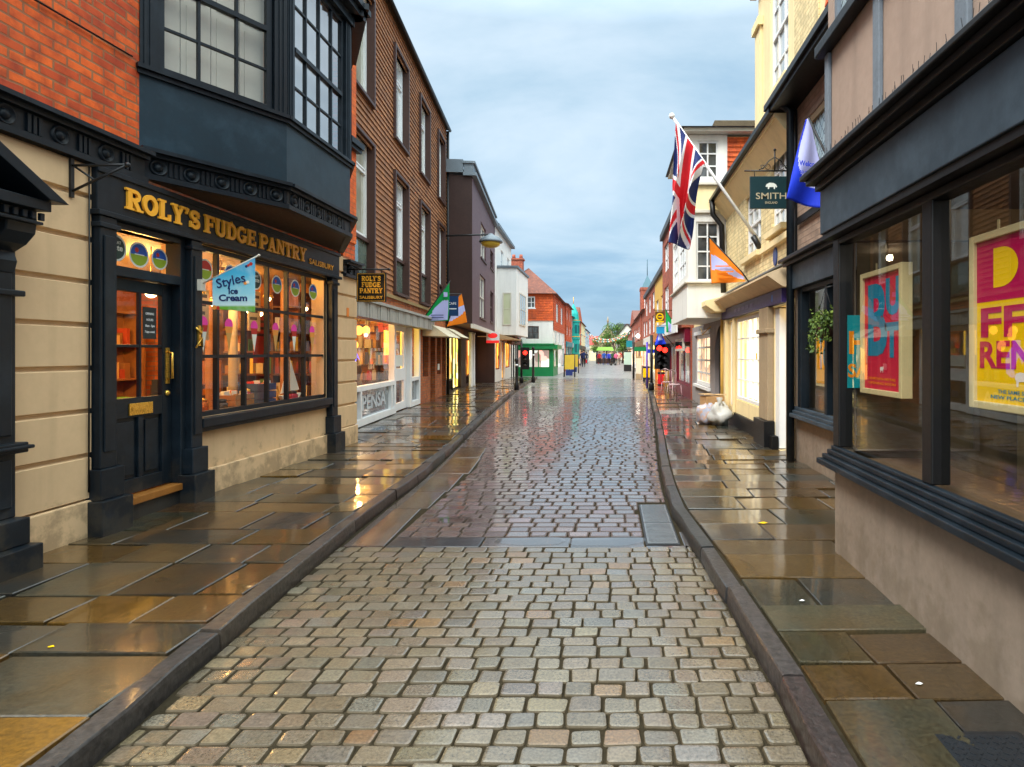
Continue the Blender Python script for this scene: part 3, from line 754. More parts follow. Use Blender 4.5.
mb.build('roof', [REDROOF], shop)
# cornice with roundels
def cornice(fr, u0, u1, z0, z1, d, parent, name='cornice', per=.41, start=.2, ends=False, dz=0):
    mb = MB()
    mb.box(fr, u0, u1, d, d+.05, z0+.05, z1)                    # frieze
    mb.box(fr, u0, u1, d, d+.085, z0, z0+.048)                  # lower bead
    mb.box(fr, u0, u1, d, d+.10, z1+.001, z1+.035); mb.box(fr, u0, u1, d, d+.15, z1+.036, z1+.07)
    u = u0+start; h = (z1-z0-.05); zc = z0+.05+h/2
    while u < u1-.08:
        c = fr.P(u, d+.05, zc); n = Vector((fr.n[0], fr.n[1], 0)); t = Vector((fr.dr[0], fr.dr[1], 0)).normalized()
        for r0, r1, e in ((.075, .060, .018), (.040, .018, .026)):
            k = 16; vs = []
            rr = [(r0, 0), (r0*.9, e), (r1, e), (r1*.9, .004)] if r0 > .05 else [(r0, 0), (r0*.75, e*.8), (r1*.4, e)]
            for r, o in rr:
                for j in range(k):
                    a = 2*math.pi*j/k; vs.append(c+n*o+t*r*math.cos(a)+Vector((0, 0, r*math.sin(a))))
            fs = [(i*k+j, i*k+(j+1) % k, (i+1)*k+(j+1) % k, (i+1)*k+j) for i in range(len(rr)-1) for j in range(k)]+[tuple(range((len(rr)-1)*k, len(rr)*k))]
            mb.add(vs, fs, 0, None, True)
        for j in (-1, 0, 1):
            uu = u+per/2+j*.042
            if uu < u1-.03: mb.box(fr, uu-.013, uu+.013, d+.05, d+.066, z0+.06, z1-.01)
        u += per
    return mb.build(name, [NAVY], parent)
cornice(FL, 1.0, 5.30, 3.05, 3.25, .0, shop)
cornice(FL, 9.28, 9.83, 2.74, 2.93, .0, shop)
mb = MB(); mb.box(FL, 9.40, 9.47, .033, .042, 2.12, 2.26); mb.build('orange_tag', [paint('orange_tag', (.75, .22, .03), .5, .1)], shop)
mb = MB(); mb.tube([FL.P(4.74, .045, 3.04), FL.P(4.742, .047, 1.9), FL.P(4.74, .045, 1.2), FL.P(4.735, .046, .45)], .006, 6); mb.tube([FL.P(1.2, .02, 4.1), FL.P(3.2, .022, 4.06), FL.P(5.2, .02, 4.12)], .008, 6); mb.build('cable', [BLACK], shop)
# canted bay window
SHUT0 = paint('bay_ceiling_white', (.6, .58, .54), .6, .06)
bay = MB()
BX = -3.48; B0, B1 = 5.30, 6.46; B2, B3 = 8.03, 9.30
C1, LC1 = seg(XA, B0, BX, B1); C2, LC2 = seg(BX, B1, BX, B2); C3, LC3 = seg(BX, B2, XA, B3)
for fr, L in ((C1, LC1), (C2, LC2), (C3, LC3)):
    bay.wall(fr, 0, L, 3.30, 4.06, [], .1)
mb = MB(); mb.poly([C1.P(0, -.02, 6.05), C2.P(0, -.02, 6.05), C3.P(0, -.02, 6.05), C3.P(LC3, -.02, 6.05)]); mb.build('bay_ceiling', [SHUT0], shop)
bayo = bay.build('bay_apron', [NAVY_L], shop)
for fr, L in ((C1, LC1), (C2, LC2), (C3, LC3)): cornice(fr, -.01, L+.01, 3.10, 3.30, -.055, shop, 'bay_cornice', .27, .16)
mb = MB(); mb.poly([C1.P(0, -.03, 3.11), C2.P(0, -.03, 3.11), C3.P(0, -.03, 3.11), C3.P(LC3, -.03, 3.11)]); mb.build('bay_soffit', [paint('soffit_brown', (.10, .065, .045), .6, .3)], shop)
mb = MB()
for fr, L in ((C1, LC1), (C2, LC2), (C3, LC3)):
    mb.box(fr, -.03, L+.03, -.01, .06, 4.062, 4.10); mb.box(fr, -.02, L+.02, -.01, .03, 4.02, 4.060)
    for a, b in ((0, .14), (L-.14, L)): mb.box(fr, a+.002, b-.002, -.06, .012, 4.10, 5.92)
    for a in (.03, .075): mb.box(fr, a, a+.018, .012, .024, 4.11, 5.9); mb.box(fr, L-a-.018, L-a, .012, .024, 4.11, 5.9)
    mb.box(fr, -.03, L+.03, -.06, .05, 5.922, 6.04); mb.box(fr, -.12, L+.12, -.06, .16, 6.042, 6.12); mb.box(fr, -.16, L+.16, -.06, .22, 6.122, 6.20)
mb.build('bay_frame', [NAVY], shop)
mb = MB(); mb.poly([C1.P(-.1, .2, 6.21), C2.P(-.05, .2, 6.21), C3.P(.05, .2, 6.21), C3.P(LC3, .2, 6.21), FL.P(9.3, -.2, 6.25), FL.P(5.3, -.2, 6.25)]); mb.build('bay_roof', [LEAD], shop)
SHUT = paint('pale_shutters', (.50, .46, .38), .6, .06)
def sash(fr, u0, u1, z0, z1, mid, cols, r_lo, r_up, pm, parent=shop):
    rz = [z0+(mid-z0)*i/r_lo for i in range(1, r_lo)]+[mid+(z1-mid)*i/r_up for i in range(1, r_up)]
    return window(parent, fr, u0, u1, z0, z1, cols, 1, NAVY, pm, d=-.07, fw=.055, bw=.022, th=.05, rowz=rz, meet=mid, name='sash_window', glass_d=-.045)
sash(C1, .15, LC1-.15, 4.102, 5.92, 4.95, 3, 2, 2, GLASS)
sash(C2, .15, LC2-.15, 4.102, 5.92, 4.92, 4, 2, 2, BAYGL)
sash(C3, .15, LC3-.15, 4.102, 5.92, 4.92, 3, 2, 2, GLASS)
# panelled shutters and blinds right behind the sashes
mb = MB()
for fr, L in ((C1, LC1), ):
    k = 4; wd = (L-.26)/k
    for i in range(k):
        a = .13+wd*i
        mb.box(fr, a+.004, a+wd-.004, -.20, -.175, 4.12, 5.9)
        for z0, z1 in ((4.2, 4.9), (4.98, 5.6)):
            mb.box(fr, a+.05, a+wd-.05, -.174, -.166, z0, z1)
mb.build('shutters', [SHUT], shop)
mb = MB(); mb.box(C2, .12, LC2-.30, -.16, -.15, 4.12, 5.9); mb.build('blind', [paint('white_blind', (.86, .88, .90), .6, .03)], shop)
mb = MB(); mb.box(C2, LC2-.29, LC2-.13, -.24, -.22, 4.12, 5.9); mb.box(C3, .1, LC3-.1, -.22, -.2, 4.12, 5.9); mb.build('curtain', [paint('tan_curtain', (.32, .26, .18), .8, .2)], shop)

# --- shopfront joinery
mb = MB()
mb.box(FL, 4.78, 9.06, .002, .075, 2.70, 3.048)            # fascia board
mb.box(FL, 4.76, 9.08, .002, .11, 2.655, 2.698); mb.box(FL, 4.77, 9.07, .076, .095, 3.00, 3.047)
mb.build('fascia', [NAVY], shop, .006)
mb = MB(); slab_text(mb, "ROLY'S FUDGE PANTRY", FL, 5.04, 2.765, .18, .076, .02, 1, width=3.0); mb.build('lettering', [GOLD], shop)
mb = MB(); text_mb(mb, 'SALISBURY', FL.P(8.13, .078, 2.765), (0, 1, 0), (0, 0, 1), .105, .008, .012, width=.72); mb.build('lettering', [GOLD], shop)
def pilaster(u0, u1, nm='pilaster', ext=.035):
    mb = MB()
    mb.box(FL, u0, u1, .002, .09, .62, 2.653); mb.box(FL, u0+.03, u1-.03, .091, .103, .75, 2.5)
    mb.box(FL, u0-ext, u1+ext, .002, .125, .375, .62); mb.box(FL, u0-ext*2, u1+ext*2, .002, .17, .02, .373)
    mb.box(FL, u0-.02, u1+.02, .002, .11, 2.56, 2.60)
    return mb.build(nm, [NAVY], shop, .008)
pilaster(4.79, 4.955); pilaster(5.84, 5.995); pilaster(8.80, 8.98)
# door
mb = MB()
mb.box(FL, 4.955, 5.0, -.12, .03, .30, 2.652); mb.box(FL, 5.775, 5.838, -.12, .03, .30, 2.652)
mb.box(FL, 5.0, 5.775, -.12, .03, 2.60, 2.652); mb.box(FL, 5.0, 5.775, -.12, .028, 2.20, 2.285)
mb.build('door_frame', [NAVY], shop, .005)
door = MB(); D0 = -.10; Dt = -.055; u0, u1 = 5.005, 5.77
door.box(FL, u0, u0+.10, D0, Dt, .31, 2.195); door.box(FL, u1-.12, u1, D0, Dt, .31, 2.195)
door.box(FL, u0+.10, u1-.12, D0, Dt, 2.09, 2.195); door.box(FL, u0+.10, u1-.12, D0, Dt, .98, 1.155); door.box(FL, u0+.10, u1-.12, D0, Dt, .31, .44)
door.box(FL, 5.365, 5.425, D0, Dt-.002, .44, .98)
door.box(FL, 5.378, 5.402, D0+.01, Dt-.002, 1.155, 2.09); door.box(FL, u0+.10, u1-.12, D0+.012, Dt-.006, 1.60, 1.625)
for a, b in ((u0+.10, 5.365), (5.425, u1-.12)):
    door.box(FL, a, b, D0+.01, D0+.018, .44, .98)
    door.box(FL, a+.035, b-.035, D0+.019, D0+.032, .475, .945)
do = door.build('door', [NAVY], shop, .004)
mb = MB(); mb.quad(FL.P(u0+.09, -.08, 1.15), FL.P(u1-.11, -.08, 1.15), FL.P(u1-.11, -.08, 2.095), FL.P(u0+.09, -.08, 2.095)); mb.build('pane', [GLASS], do)
mb = MB(); mb.box(FL, 5.25, 5.52, Dt, Dt+.012, 1.0, 1.105); mb.box(FL, 5.275, 5.43, Dt+.012, Dt+.018, 1.035, 1.075); mb.build('letterbox', [BRASS], do, .003)
mb = MB(); mb.box(FL, 5.685, 5.735, Dt, Dt+.008, 1.26, 1.60); mb.tube([FL.P(5.71, Dt+.008, 1.56), FL.P(5.71, Dt+.05, 1.55), FL.P(5.71, Dt+.05, 1.31), FL.P(5.71, Dt+.008, 1.30)], .011); mb.lathe(FL.P(5.71, Dt, 1.17), [(.028, 0), (.028, .008), (.016, .02), (.0, .024)], 'x', 14); mb.build('handle', [BRASS], do)
mb = MB(); mb.box(FL, 5.44, 5.60, -.079, -.074, 1.68, 1.97); mb.build('notice', [paint('chalk_black', (.03, .035, .035), .6, .2)], do)
mb = MB(); 
for i, (tx, wd) in enumerate((('OPENING', .1), ('HOURS', .08), ('10am - 5pm', .11), ('7 days a week', .12))): text_mb(mb, tx, FL.P(5.52, -.0735, 1.90-.055*i), (0, 1, 0), (0, 0, 1), .03, .001, .01, align='CENTER', width=wd)
mb.build('notice_lettering', [WHITE], do)
mb = MB(); mb.box(FL, 4.99, 5.80, -.10, .05, .235, .298); mb.build('threshold', [WOODST], shop, .006)
mb = MB(); mb.box(FL, 4.96, 5.835, -.10, .02, .0, .233); mb.build('doorstep', [NAVY], shop)
# transom light over the door
mb = MB(); mb.quad(FL.P(5.0, -.07, 2.28), FL.P(5.78, -.07, 2.28), FL.P(5.78, -.07, 2.605), FL.P(5.0, -.07, 2.605)); tl = mb.build('transom_light', [GLASS], shop)
# round award stickers, half blue half green with white ring
STW = paint('sticker_white', (.75, .78, .72), .5, .05); STB = paint('sticker_blue', (.02, .10, .45), .5, .1); STG = paint('sticker_green', (.30, .42, .03), .5, .1); STK = paint('sticker_dark', (.03, .06, .05), .5, .1)
STP = paint('sticker_pink', (.85, .06, .42), .5, .05); STO = paint('sticker_orange', (.80, .30, .05), .5, .1); STR = paint('sticker_red', (.5, .03, .02), .5, .1)
def disc(mb, fr, u, d, z, r, mi, a0=0, a1=360, n=20):
    pts = [fr.P(u+r*math.cos(R(a0+(a1-a0)*i/n)), d, z+r*math.sin(R(a0+(a1-a0)*i/n))) for i in range(n+(0 if a1-a0 >= 360 else 1))]
    mb.poly(pts, mi)
def sticker(fr, u, d, z, r, parent, dark=False, top=1):
    mb = MB(); disc(mb, fr, u, d, z, r, 0)
    if dark: disc(mb, fr, u, d+.001, z, r*.84, 3)
    else: disc(mb, fr, u, d+.001, z, r*.84, top, 0, 180); disc(mb, fr, u, d+.001, z, r*.84, 2, 180, 360)
    if dark: text_mb(mb, 'taste', fr.P(u, d+.0015, z-.02), (0, 1, 0), (0, 0, 1), r*.62, .001, .02, 0, 'CENTER', width=r*1.25); text_mb(mb, 'GREAT', fr.P(u, d+.0015, z+r*.32), (0, 1, 0), (0, 0, 1), r*.3, .001, .02, 0, 'CENTER')
    else: disc(mb, fr, u-r*.25, d+.002, z+r*.35, r*.2, 4, n=10); mb.box(fr, u-r*.45, u+r*.5, d+.0012, d+.002, z-r*.02, z+r*.06, 0)
    return mb.build('sticker', [STW, STB, STG, STK, STR], parent)
for u, dk, r in ((5.13, True, .115), (5.385, False, .115), (5.63, False, .10)): sticker(FL, u, -.066, 2.44-(.01 if not dk else -.01), r, tl, dk)
# small brass ornament on the door pilaster
mb = MB(); mb.box(FL, 5.90, 5.935, .104, .116, 1.62, 1.82); mb.tube([FL.P(5.87, .11, 1.60), FL.P(5.918, .135, 1.70), FL.P(5.96, .11, 1.61)], .010); mb.tube([FL.P(5.87, .11, 1.80), FL.P(5.918, .13, 1.74), FL.P(5.96, .11, 1.80)], .010); mb.build('brass_hook', [BRASS], shop)
# big display window
MU = [6.38, 6.86, 7.32, 7.76, 8.20]
sw = window(shop, FL, WIN[0], WIN[1]+.06, .90, 2.652, 6, 3, NAVY, GLASS, d=-.06, fw=.05, bw=.034, th=.06, rowz=[1.515, 2.07], colu=MU, name='shop_window', glass_d=-.03)
mb = MB(); mb.box(FL, 5.998, 8.80, -.03, .10, .80, .895); mb.box(FL, 5.998, 8.80, .0, .065, .755, .798); mb.build('window_sill', [NAVY], shop, .008)
ED = [6.03]+MU+[8.72]
for i, (a, b) in enumerate(zip(ED, ED[1:])): sticker(FL, (a+b)/2, -.026, 2.41, .115, sw, i == 2, 1 if i % 2 else 4 if i != 4 else 1)
for i, (a, b) in enumerate(zip(ED, ED[1:])):       # ice cream cone stickers
    mb = MB(); u, z = (a+b)/2-.03, 1.80
    disc(mb, FL, u, -.026, z+.06, .07, 0, n=16); mb.poly([FL.P(u-.068, -.0255, z+.04), FL.P(u+.068, -.0255, z+.04), FL.P(u+.05, -.0255, z-.04), FL.P(u-.05, -.0255, z-.04)], 1); mb.poly([FL.P(u-.05, -.025, z-.03), FL.P(u+.05, -.025, z-.03), FL.P(u, -.025, z-.24)], 2)
    mb.build('cone_sticker', [STP, STO if i % 2 else STR, paint('wafer', (.62, .34, .10), .6, .1) if i % 2 else STW], sw)
# interior
room(shop, FL, 4.4, 9.6, 3.2, .12, 2.66, WARMW, WARMF, SHOPC, d=-.19)
mb = MB(); mb.box(FL, 6.0, 8.75, -.75, -.07, .12, .86); mb.build('window_bed', [paint('bed_wood', (.30, .13, .05), .5, .25, 6)], shop)
for u, d in ((5.4, -1.2), (6.6, -1.0), (7.9, -1.1), (7.2, -2.5)): point_light('shop_lamp', FL.P(u, d, 2.46), 46, (1, .54, .15), .12)
LAMP = emit('warm_bulb', (1, .72, .35), 9)
pl = None
for i, (u, d, z) in enumerate(((6.25, -.62, 2.18), (7.05, -.7, 2.22), (7.9, -.6, 2.2), (8.45, -.9, 2.15), (5.35, -1.0, 2.1), (5.6, -2.2, 2.2))):
    t = thing('pendant_lamp', 'warm pendant lamp hanging inside the sweet shop window', 'lamp', FL.P(u, d, z), 'pendant lamps in the sweet shop')
    mb = MB(); mb.ball(FL.P(u, d, z), .055, n=12); mb.build('bulb', [LAMP], t)
    mb = MB(); mb.tube([FL.P(u, d, z+.05), FL.P(u, d, 2.655)], .006, 6); mb.lathe(FL.P(u, d, z+.03), [(.10, 0), (.07, .05), (.02, .09), (.012, .12)], n=14); mb.build('lamp_shade', [BRASS], t)
WOODI = paint('shelf_wood', (.34, .15, .055), .5, .3, 7)
def shelf_unit(u0, u1, d, z1, label, n=4, seed=1):
    rnd = random.Random(seed)
    t = thing('wall_shelf', label, 'shelf', FL.P((u0+u1)/2, d, .12))
    mb = MB()
    for u in (u0, u1-.04): mb.box(FL, u, u+.04, d, d+.32, .12, z1)
    for i in range(n+1): z = .14+(z1-.2)*i/n; mb.box(FL, u0+.04, u1-.04, d+.002, d+.31, z, z+.03)
    mb.box(FL, u0+.04, u1-.04, d, d+.012, .175, z1-.05); mb.build('frame', [WOODI], t)
    gs = [paint('goods_%d' % k, c, .5, .2) for k, c in enumerate(((.7, .45, .2), (.5, .08, .04), (.75, .65, .45), (.10, .25, .10), (.08, .12, .35), (.8, .55, .08), (.35, .16, .06)))]
    mb = MB()
    for i in range(n):
        z = .14+(z1-.2)*i/n+.031; u = u0+.08
        while u < u1-.16:
            wd = rnd.uniform(.05, .14); h = rnd.uniform(.10, .26); mb.box(FL, u, u+wd, d+.06, d+.06+rnd.uniform(.1, .2), z, z+h, rnd.randrange(7)); u += wd+rnd.uniform(.01, .05)
    o = mb.build('boxes_of_sweets', gs, t); o['kind'] = 'stuff'
shelf_unit(6.05, 7.5, -3.36, 2.2, 'tall wooden shelf of sweet boxes seen through the left panes of the sweet shop', 4, 3)
shelf_unit(7.7, 9.3, -3.36, 2.2, 'tall wooden shelf of sweet boxes seen through the right panes of the sweet shop', 4, 4)
shelf_unit(4.7, 5.8, -3.36, 2.1, 'wooden shelf seen through the glazed sweet shop door', 4, 8)
t = thing('sales_counter', 'low wooden counter with green top inside the sweet shop', 'counter', FL.P(6.2, -2.0, .12))
mb = MB(); mb.box(FL, 5.2, 7.6, -2.4, -1.8, .12, .95); mb.build('body', [WOODI], t); mb = MB(); mb.box(FL, 5.15, 7.65, -2.45, -1.75, .952, .99); mb.build('top', [paint('green_top', (.10, .30, .05), .4, .2)], t)
# posts, banners and pictures inside
for i, (u, d, c, lab) in enumerate(((7.75, -1.0, WOODI, 'slim wooden post inside the sweet shop behind the second pane'), (8.45, -1.15, paint('pale_post', (.42, .36, .28), .5, .2), 'pale round column inside the sweet shop behind the middle panes'), (9.05, -.75, WOODI, 'slim wooden post inside the sweet shop behind the right panes'))):
    t = thing('interior_post', lab, 'post', FL.P(u, d, .12)); mb = MB(); mb.lathe(FL.P(u, d, .12), [(.09, 0), (.07, .1), (.06, .15), (.055, 2.4), (.09, 2.5)], n=12); mb.build('shaft', [c], t); mb = MB(); mb.box(FL, u-.12, u+.12, d-.12, d+.12, 2.62, 2.655); mb.build('capital', [c], t)
rnd = random.Random(12)
for i, (u, d, z0, z1, w_, c) in enumerate(((7.0, -.62, 1.7, 2.3, .3, 'cream'), (7.95, -1.1, 1.45, 2.15, .42, 'brown'), (8.2, -.7, 1.85, 2.4, .28, 'cream'), (8.95, -1.05, 1.4, 2.2, .36, 'red'), (9.2, -.5, 1.8, 2.4, .24, 'brown'))):
    t = thing('hanging_banner', 'printed %s card banner hanging %s in the sweet shop' % (c, ('behind the first pane', 'deep behind the second pane', 'behind the third pane', 'deep behind the fifth pane', 'behind the last pane')[i]), 'banner', FL.P(u, d, z0))
    mb = MB(); mb.box(FL, u-w_/2, u+w_/2, d-.006, d, z0, z1); mb.build('card', [paint('card_'+c, {'cream': (.62, .48, .28), 'brown': (.16, .06, .02), 'red': (.42, .05, .02)}[c], .6, .3, 9)], t)
    mb = MB(); 
    for k in range(4): mb.box(FL, u-w_*.38, u+w_*(.38-.06*k), d+.001, d+.003, z1-.1-.1*k, z1-.06-.1*k)
    for s_ in (-.4, .4): mb.tube([FL.P(u+w_*s_, d-.003, z1), FL.P(u+w_*s_, d-.003, 2.655)], .003, 4)
    mb.build('print', [paint('card_ink', (.05, .03, .02), .6, .2)], t)
for i in range(11):
    u = 6.15+i*.235+rnd.uniform(-.05, .05); d = -.22-rnd.uniform(0, .1) if i % 2 else -.55-rnd.uniform(0, .1); h = rnd.uniform(.12, .26); r = rnd.uniform(.045, .075)
    t = thing('sweet_jar', 'glass jar of sweets standing in the sweet shop window bed', 'jar', FL.P(u, d, .862), 'sweet jars in the shop window')
    mb = MB(); mb.lathe(FL.P(u, d, .862), [(r*.9, 0), (r, .01), (r, h*.8), (r*.7, h*.9)], n=12); mb.build('jar', [paint('sweets_%d' % (i % 4), ((.5, .18, .03), (.35, .03, .05), (.6, .4, .12), (.08, .05, .03))[i % 4], .15, .5, 40, .3)], t)
    mb = MB(); mb.lathe(FL.P(u, d, .862+h*.9), [(r*.78, 0), (r*.78, .03), (r*.2, .04)], n=12); mb.build('lid', [BRASS if i % 3 else IRON], t)
for i in range(7):
    u = 7.1+i*.33; z = 2.22+.06*(i % 2)-.12*(i % 3); d = -.45-.3*(i % 3)
    t = thing('pendant_lamp', 'warm pendant lamp hanging inside the sweet shop window', 'lamp', FL.P(u, d, z), 'pendant lamps in the sweet shop')
    mb = MB(); mb.ball(FL.P(u, d, z), .035, n=10); mb.build('bulb', [LAMP], t); mb = MB(); mb.tube([FL.P(u, d, z+.03), FL.P(u, d, 2.655)], .005, 5); mb.lathe(FL.P(u, d, z+.02), [(.07, 0), (.05, .04), (.012, .07)], n=10); mb.build('lamp_shade', [BRASS], t)
for i, (u, z, w_, h) in enumerate(((7.6, 1.35, .28, .4), (8.3, 1.2, .3, .5), (8.95, 1.3, .24, .34), (6.6, 1.35, .3, .5))):
    t = thing('cafe_chair', 'dark ladder back chair inside the sweet shop, %s' % ('left of the counter', 'behind the middle of the window', 'near the model boat', 'seen through the door')[i], 'chair', FL.P(u, -1.35, .12))
    mb = MB(); mb.box(FL, u-.18, u+.18, -1.53, -1.17, .56, .60); mb.build('seat', [BROWNP], t)
    for a in (-.16, .16):
        mb = MB(); mb.box(FL, u+a-.015, u+a+.015, -1.53, -1.50, .12, 1.15); mb.build('leg', [BROWNP], t); mb = MB(); mb.box(FL, u+a-.015, u+a+.015, -1.20, -1.17, .12, .558); mb.build('leg', [BROWNP], t)
    mb = MB()
    for z_ in (.75, .9, 1.05): mb.box(FL, u-.144, u+.144, -1.525, -1.505, z_, z_+.06)
    mb.build('backrest', [BROWNP], t)
# shelves on the end wall, facing the window
FS = Fr((XA, 9.585), (-1, 0), (0, -1))       # u = depth into the shop
t = thing('jar_shelf', 'wooden shelves packed with jars at the right end of the sweet shop', 'shelf', (XA-.9, 9.45, .12))
mb = MB()
for z in (.5, .85, 1.2, 1.55, 1.9, 2.25): mb.box(FS, .25, 1.9, .004, .26, z, z+.03)
for u in (.25, .66, 1.08, 1.5, 1.87): mb.box(FS, u, u+.03, .002, .255, .12, 2.5)
mb.build('frame', [paint('dark_shelf_wood', (.14, .05, .018), .5, .3, 7)], t)
mb = MB(); gm = [MATS['goods_%d' % k] for k in range(7)]
for z in (.53, .88, 1.23, 1.58, 1.93):
    u = .32
    while u < 1.82:
        w_ = rnd.uniform(.05, .11); h = rnd.uniform(.12, .27)
        if rnd.random() < .45: mb.lathe(FS.P(u+w_/2, .14, z), [(w_*.45, 0), (w_*.45, h*.8), (w_*.3, h*.88), (w_*.32, h)], n=8, mi=rnd.randrange(7))
        else: mb.box(FS, u, u+w_, .06, .2, z, z+h, rnd.randrange(7))
        u += w_+rnd.uniform(.01, .06)
mb.build('jars_and_boxes', gm, t)['kind'] = 'stuff'
# goods in the window bed
def crate(u, d, w_, h, c, label, nm='display_crate'):
    t = thing(nm, label, 'crate', FL.P(u, d, .865))
    mb = MB()
    for i in range(3): z = .865+h*i/3; mb.box(FL, u-w_/2, u+w_/2, d-.15, d-.135, z+.004, z+h/3-.006); mb.box(FL, u-w_/2, u+w_/2, d+.135, d+.15, z+.004, z+h/3-.006); mb.box(FL, u-w_/2-.012, u-w_/2, d-.15, d+.15, z+.004, z+h/3-.006); mb.box(FL, u+w_/2, u+w_/2+.012, d-.15, d+.15, z+.004, z+h/3-.006)
    mb.box(FL, u-w_/2+.002, u+w_/2-.002, d-.133, d+.133, .867, .88); mb.build('slats', [c], t)
    mb = MB(); rnd = random.Random(int(u*100))
    for k in range(14): mb.cbox(*(FL.P(u+rnd.uniform(-w_/2+.04, w_/2-.04), d+rnd.uniform(-.1, .1), .865+h*.85+rnd.uniform(0, .05))), .07, .05, .05, rnd.randrange(3), rnd.uniform(0, 3))
    mb.build('fudge_pieces', [paint('fudge', (.45, .2, .06), .6, .2), STW, STR], t)['kind'] = 'stuff'
crate(6.22, -.35, .22, .42, paint('dark_slat', (.04, .05, .04), .6, .3), 'dark slatted crate stacked with fudge at the left end of the shop window')
crate(7.12, -.32, .34, .2, WOODI, 'low wooden crate of wrapped fudge in the middle of the sweet shop window')
crate(7.75, -.38, .26, .3, paint('blue_slat', (.04, .08, .18), .6, .3), 'blue slatted crate in the sweet shop window beside the model boat')
t = thing('model_sailing_boat', 'model sailing boat with white sails in the right panes of the sweet shop window', 'model boat', FL.P(8.3, -.3, .865))
mb = MB(); P_ = [FL.P(8.08, -.3, .97), FL.P(8.2, -.25, .9), FL.P(8.45, -.26, .9), FL.P(8.55, -.3, .98), FL.P(8.45, -.34, .9), FL.P(8.2, -.35, .9)]
mb.prism([FL.P(8.06, -.3, .975), FL.P(8.14, -.3, .88), FL.P(8.46, -.3, .88), FL.P(8.58, -.3, .985)], FL.P(0, .05, 0)-FL.P(0, 0, 0)); mb.box(FL, 8.2, 8.4, -.31, -.24, .865, .88); mb.build('hull', [STW], t)
mb = MB(); mb.tube([FL.P(8.3, -.275, .95), FL.P(8.3, -.275, 1.50)], .007, 6); mb.build('mast', [WOODI], t)
mb = MB(); mb.prism([FL.P(8.285, -.28, 1.46), FL.P(8.285, -.28, 1.02), FL.P(8.08, -.28, 1.0)], (.006, 0, 0)); mb.prism([FL.P(8.32, -.28, 1.46), FL.P(8.32, -.28, 1.02), FL.P(8.56, -.28, 1.03)], (.006, 0, 0)); mb.build('sails', [STW], t)

# ================================================================== door surround of the neighbouring building, far left edge
nb = thing('ornate_doorcase', 'black carved doorcase with pediment and pilaster at the left edge beside the cream pier', 'doorcase', (XA, 3.2, PV))
mb = MB()
for c in (2.35, 3.90):
    mb = MB()
    mb.box(FL, c-.13, c+.13, .002, .17, .45, 2.35); mb.box(FL, c-.09, c+.09, .171, .187, 1.0, 2.2); mb.box(FL, c-.09, c+.09, .171, .187, .52, .84)
    mb.box(FL, c-.17, c+.17, .002, .22, .88, .95); mb.box(FL, c-.19, c+.19, .002, .245, .905, .93)
    mb.box(FL, c-.15, c+.15, .002, .25, .27, .448); mb.box(FL, c-.17, c+.17, .002, .32, .0, .268)
    mb.box(FL, c-.16, c+.16, .002, .21, 1.93, 1.97)
    mb.build('pilaster', [NAVY], nb, .008)
for c in (2.35, 3.90):     # scrolled consoles under the entablature
    pr = [(0, 2.05), (.19, 2.08), (.21, 2.16), (.19, 2.22), (.27, 2.27), (.33, 2.34), (.34, 2.42), (0, 2.42)]
    mb = MB(); mb.prism([FL.P(c-.1, d+.003, z) for d, z in pr], FL.P(.2, 0, 0)-FL.P(0, 0, 0)); mb.build('console', [NAVY], nb, .008)
mb = MB(); mb.box(FL, 2.05, 3.98, .002, .36, 2.422, 2.49); mb.box(FL, 2.0, 4.02, .002, .42, 2.492, 2.56); mb.box(FL, 2.03, 4.0, .002, .385, 2.40, 2.42)
k = 2.06
while k < 4.0: mb.box(FL, k, k+.03, .361, .385, 2.43, 2.48); k += .06
mb.prism([FL.P(2.2, .3, 2.562), FL.P(3.86, .3, 2.562), FL.P(3.03, .3, 3.03)], FL.P(0, -.29, 0)-FL.P(0, 0, 0))
for a, b in ((1.93, 3.03), (4.11, 3.03)):
    s = 1 if b > a else -1
    mb.prism([FL.P(a, .46, 2.562), FL.P(a+s*.14, .46, 2.562), FL.P(b, .46, 3.10), FL.P(b, .46, 3.20)], FL.P(0, -.45, 0)-FL.P(0, 0, 0))
mb.build('pediment', [NAVY], nb, .004)
mb = MB(); mb.box(FL, 2.48, 3.6, -.1, -.04, .12, 2.4); mb.build('door', [NAVY], nb)

# empty iron bracket
t = thing('sign_bracket', 'empty black iron sign bracket on the cream pier above the shop door side', 'bracket', FL.P(4.59, 0, 2.76))
mb = MB(); mb.box(FL, 4.575, 4.605, .032, .05, 2.74, 3.04); mb.build('wall_plate', [IRON], t)
mb = MB(); mb.tube([FL.P(4.59, .05, 2.985), FL.P(4.59, .47, 2.99)], .010); mb.tube([FL.P(4.59, .05, 2.79), FL.P(4.59, .47, 2.99)], .010); mb.tube([FL.P(4.59, .06, 2.98), FL.P(4.59, .22, 2.87)], .008); mb.ball(FL.P(4.59, .47, 2.99), .02); mb.build('arm', [IRON], t)

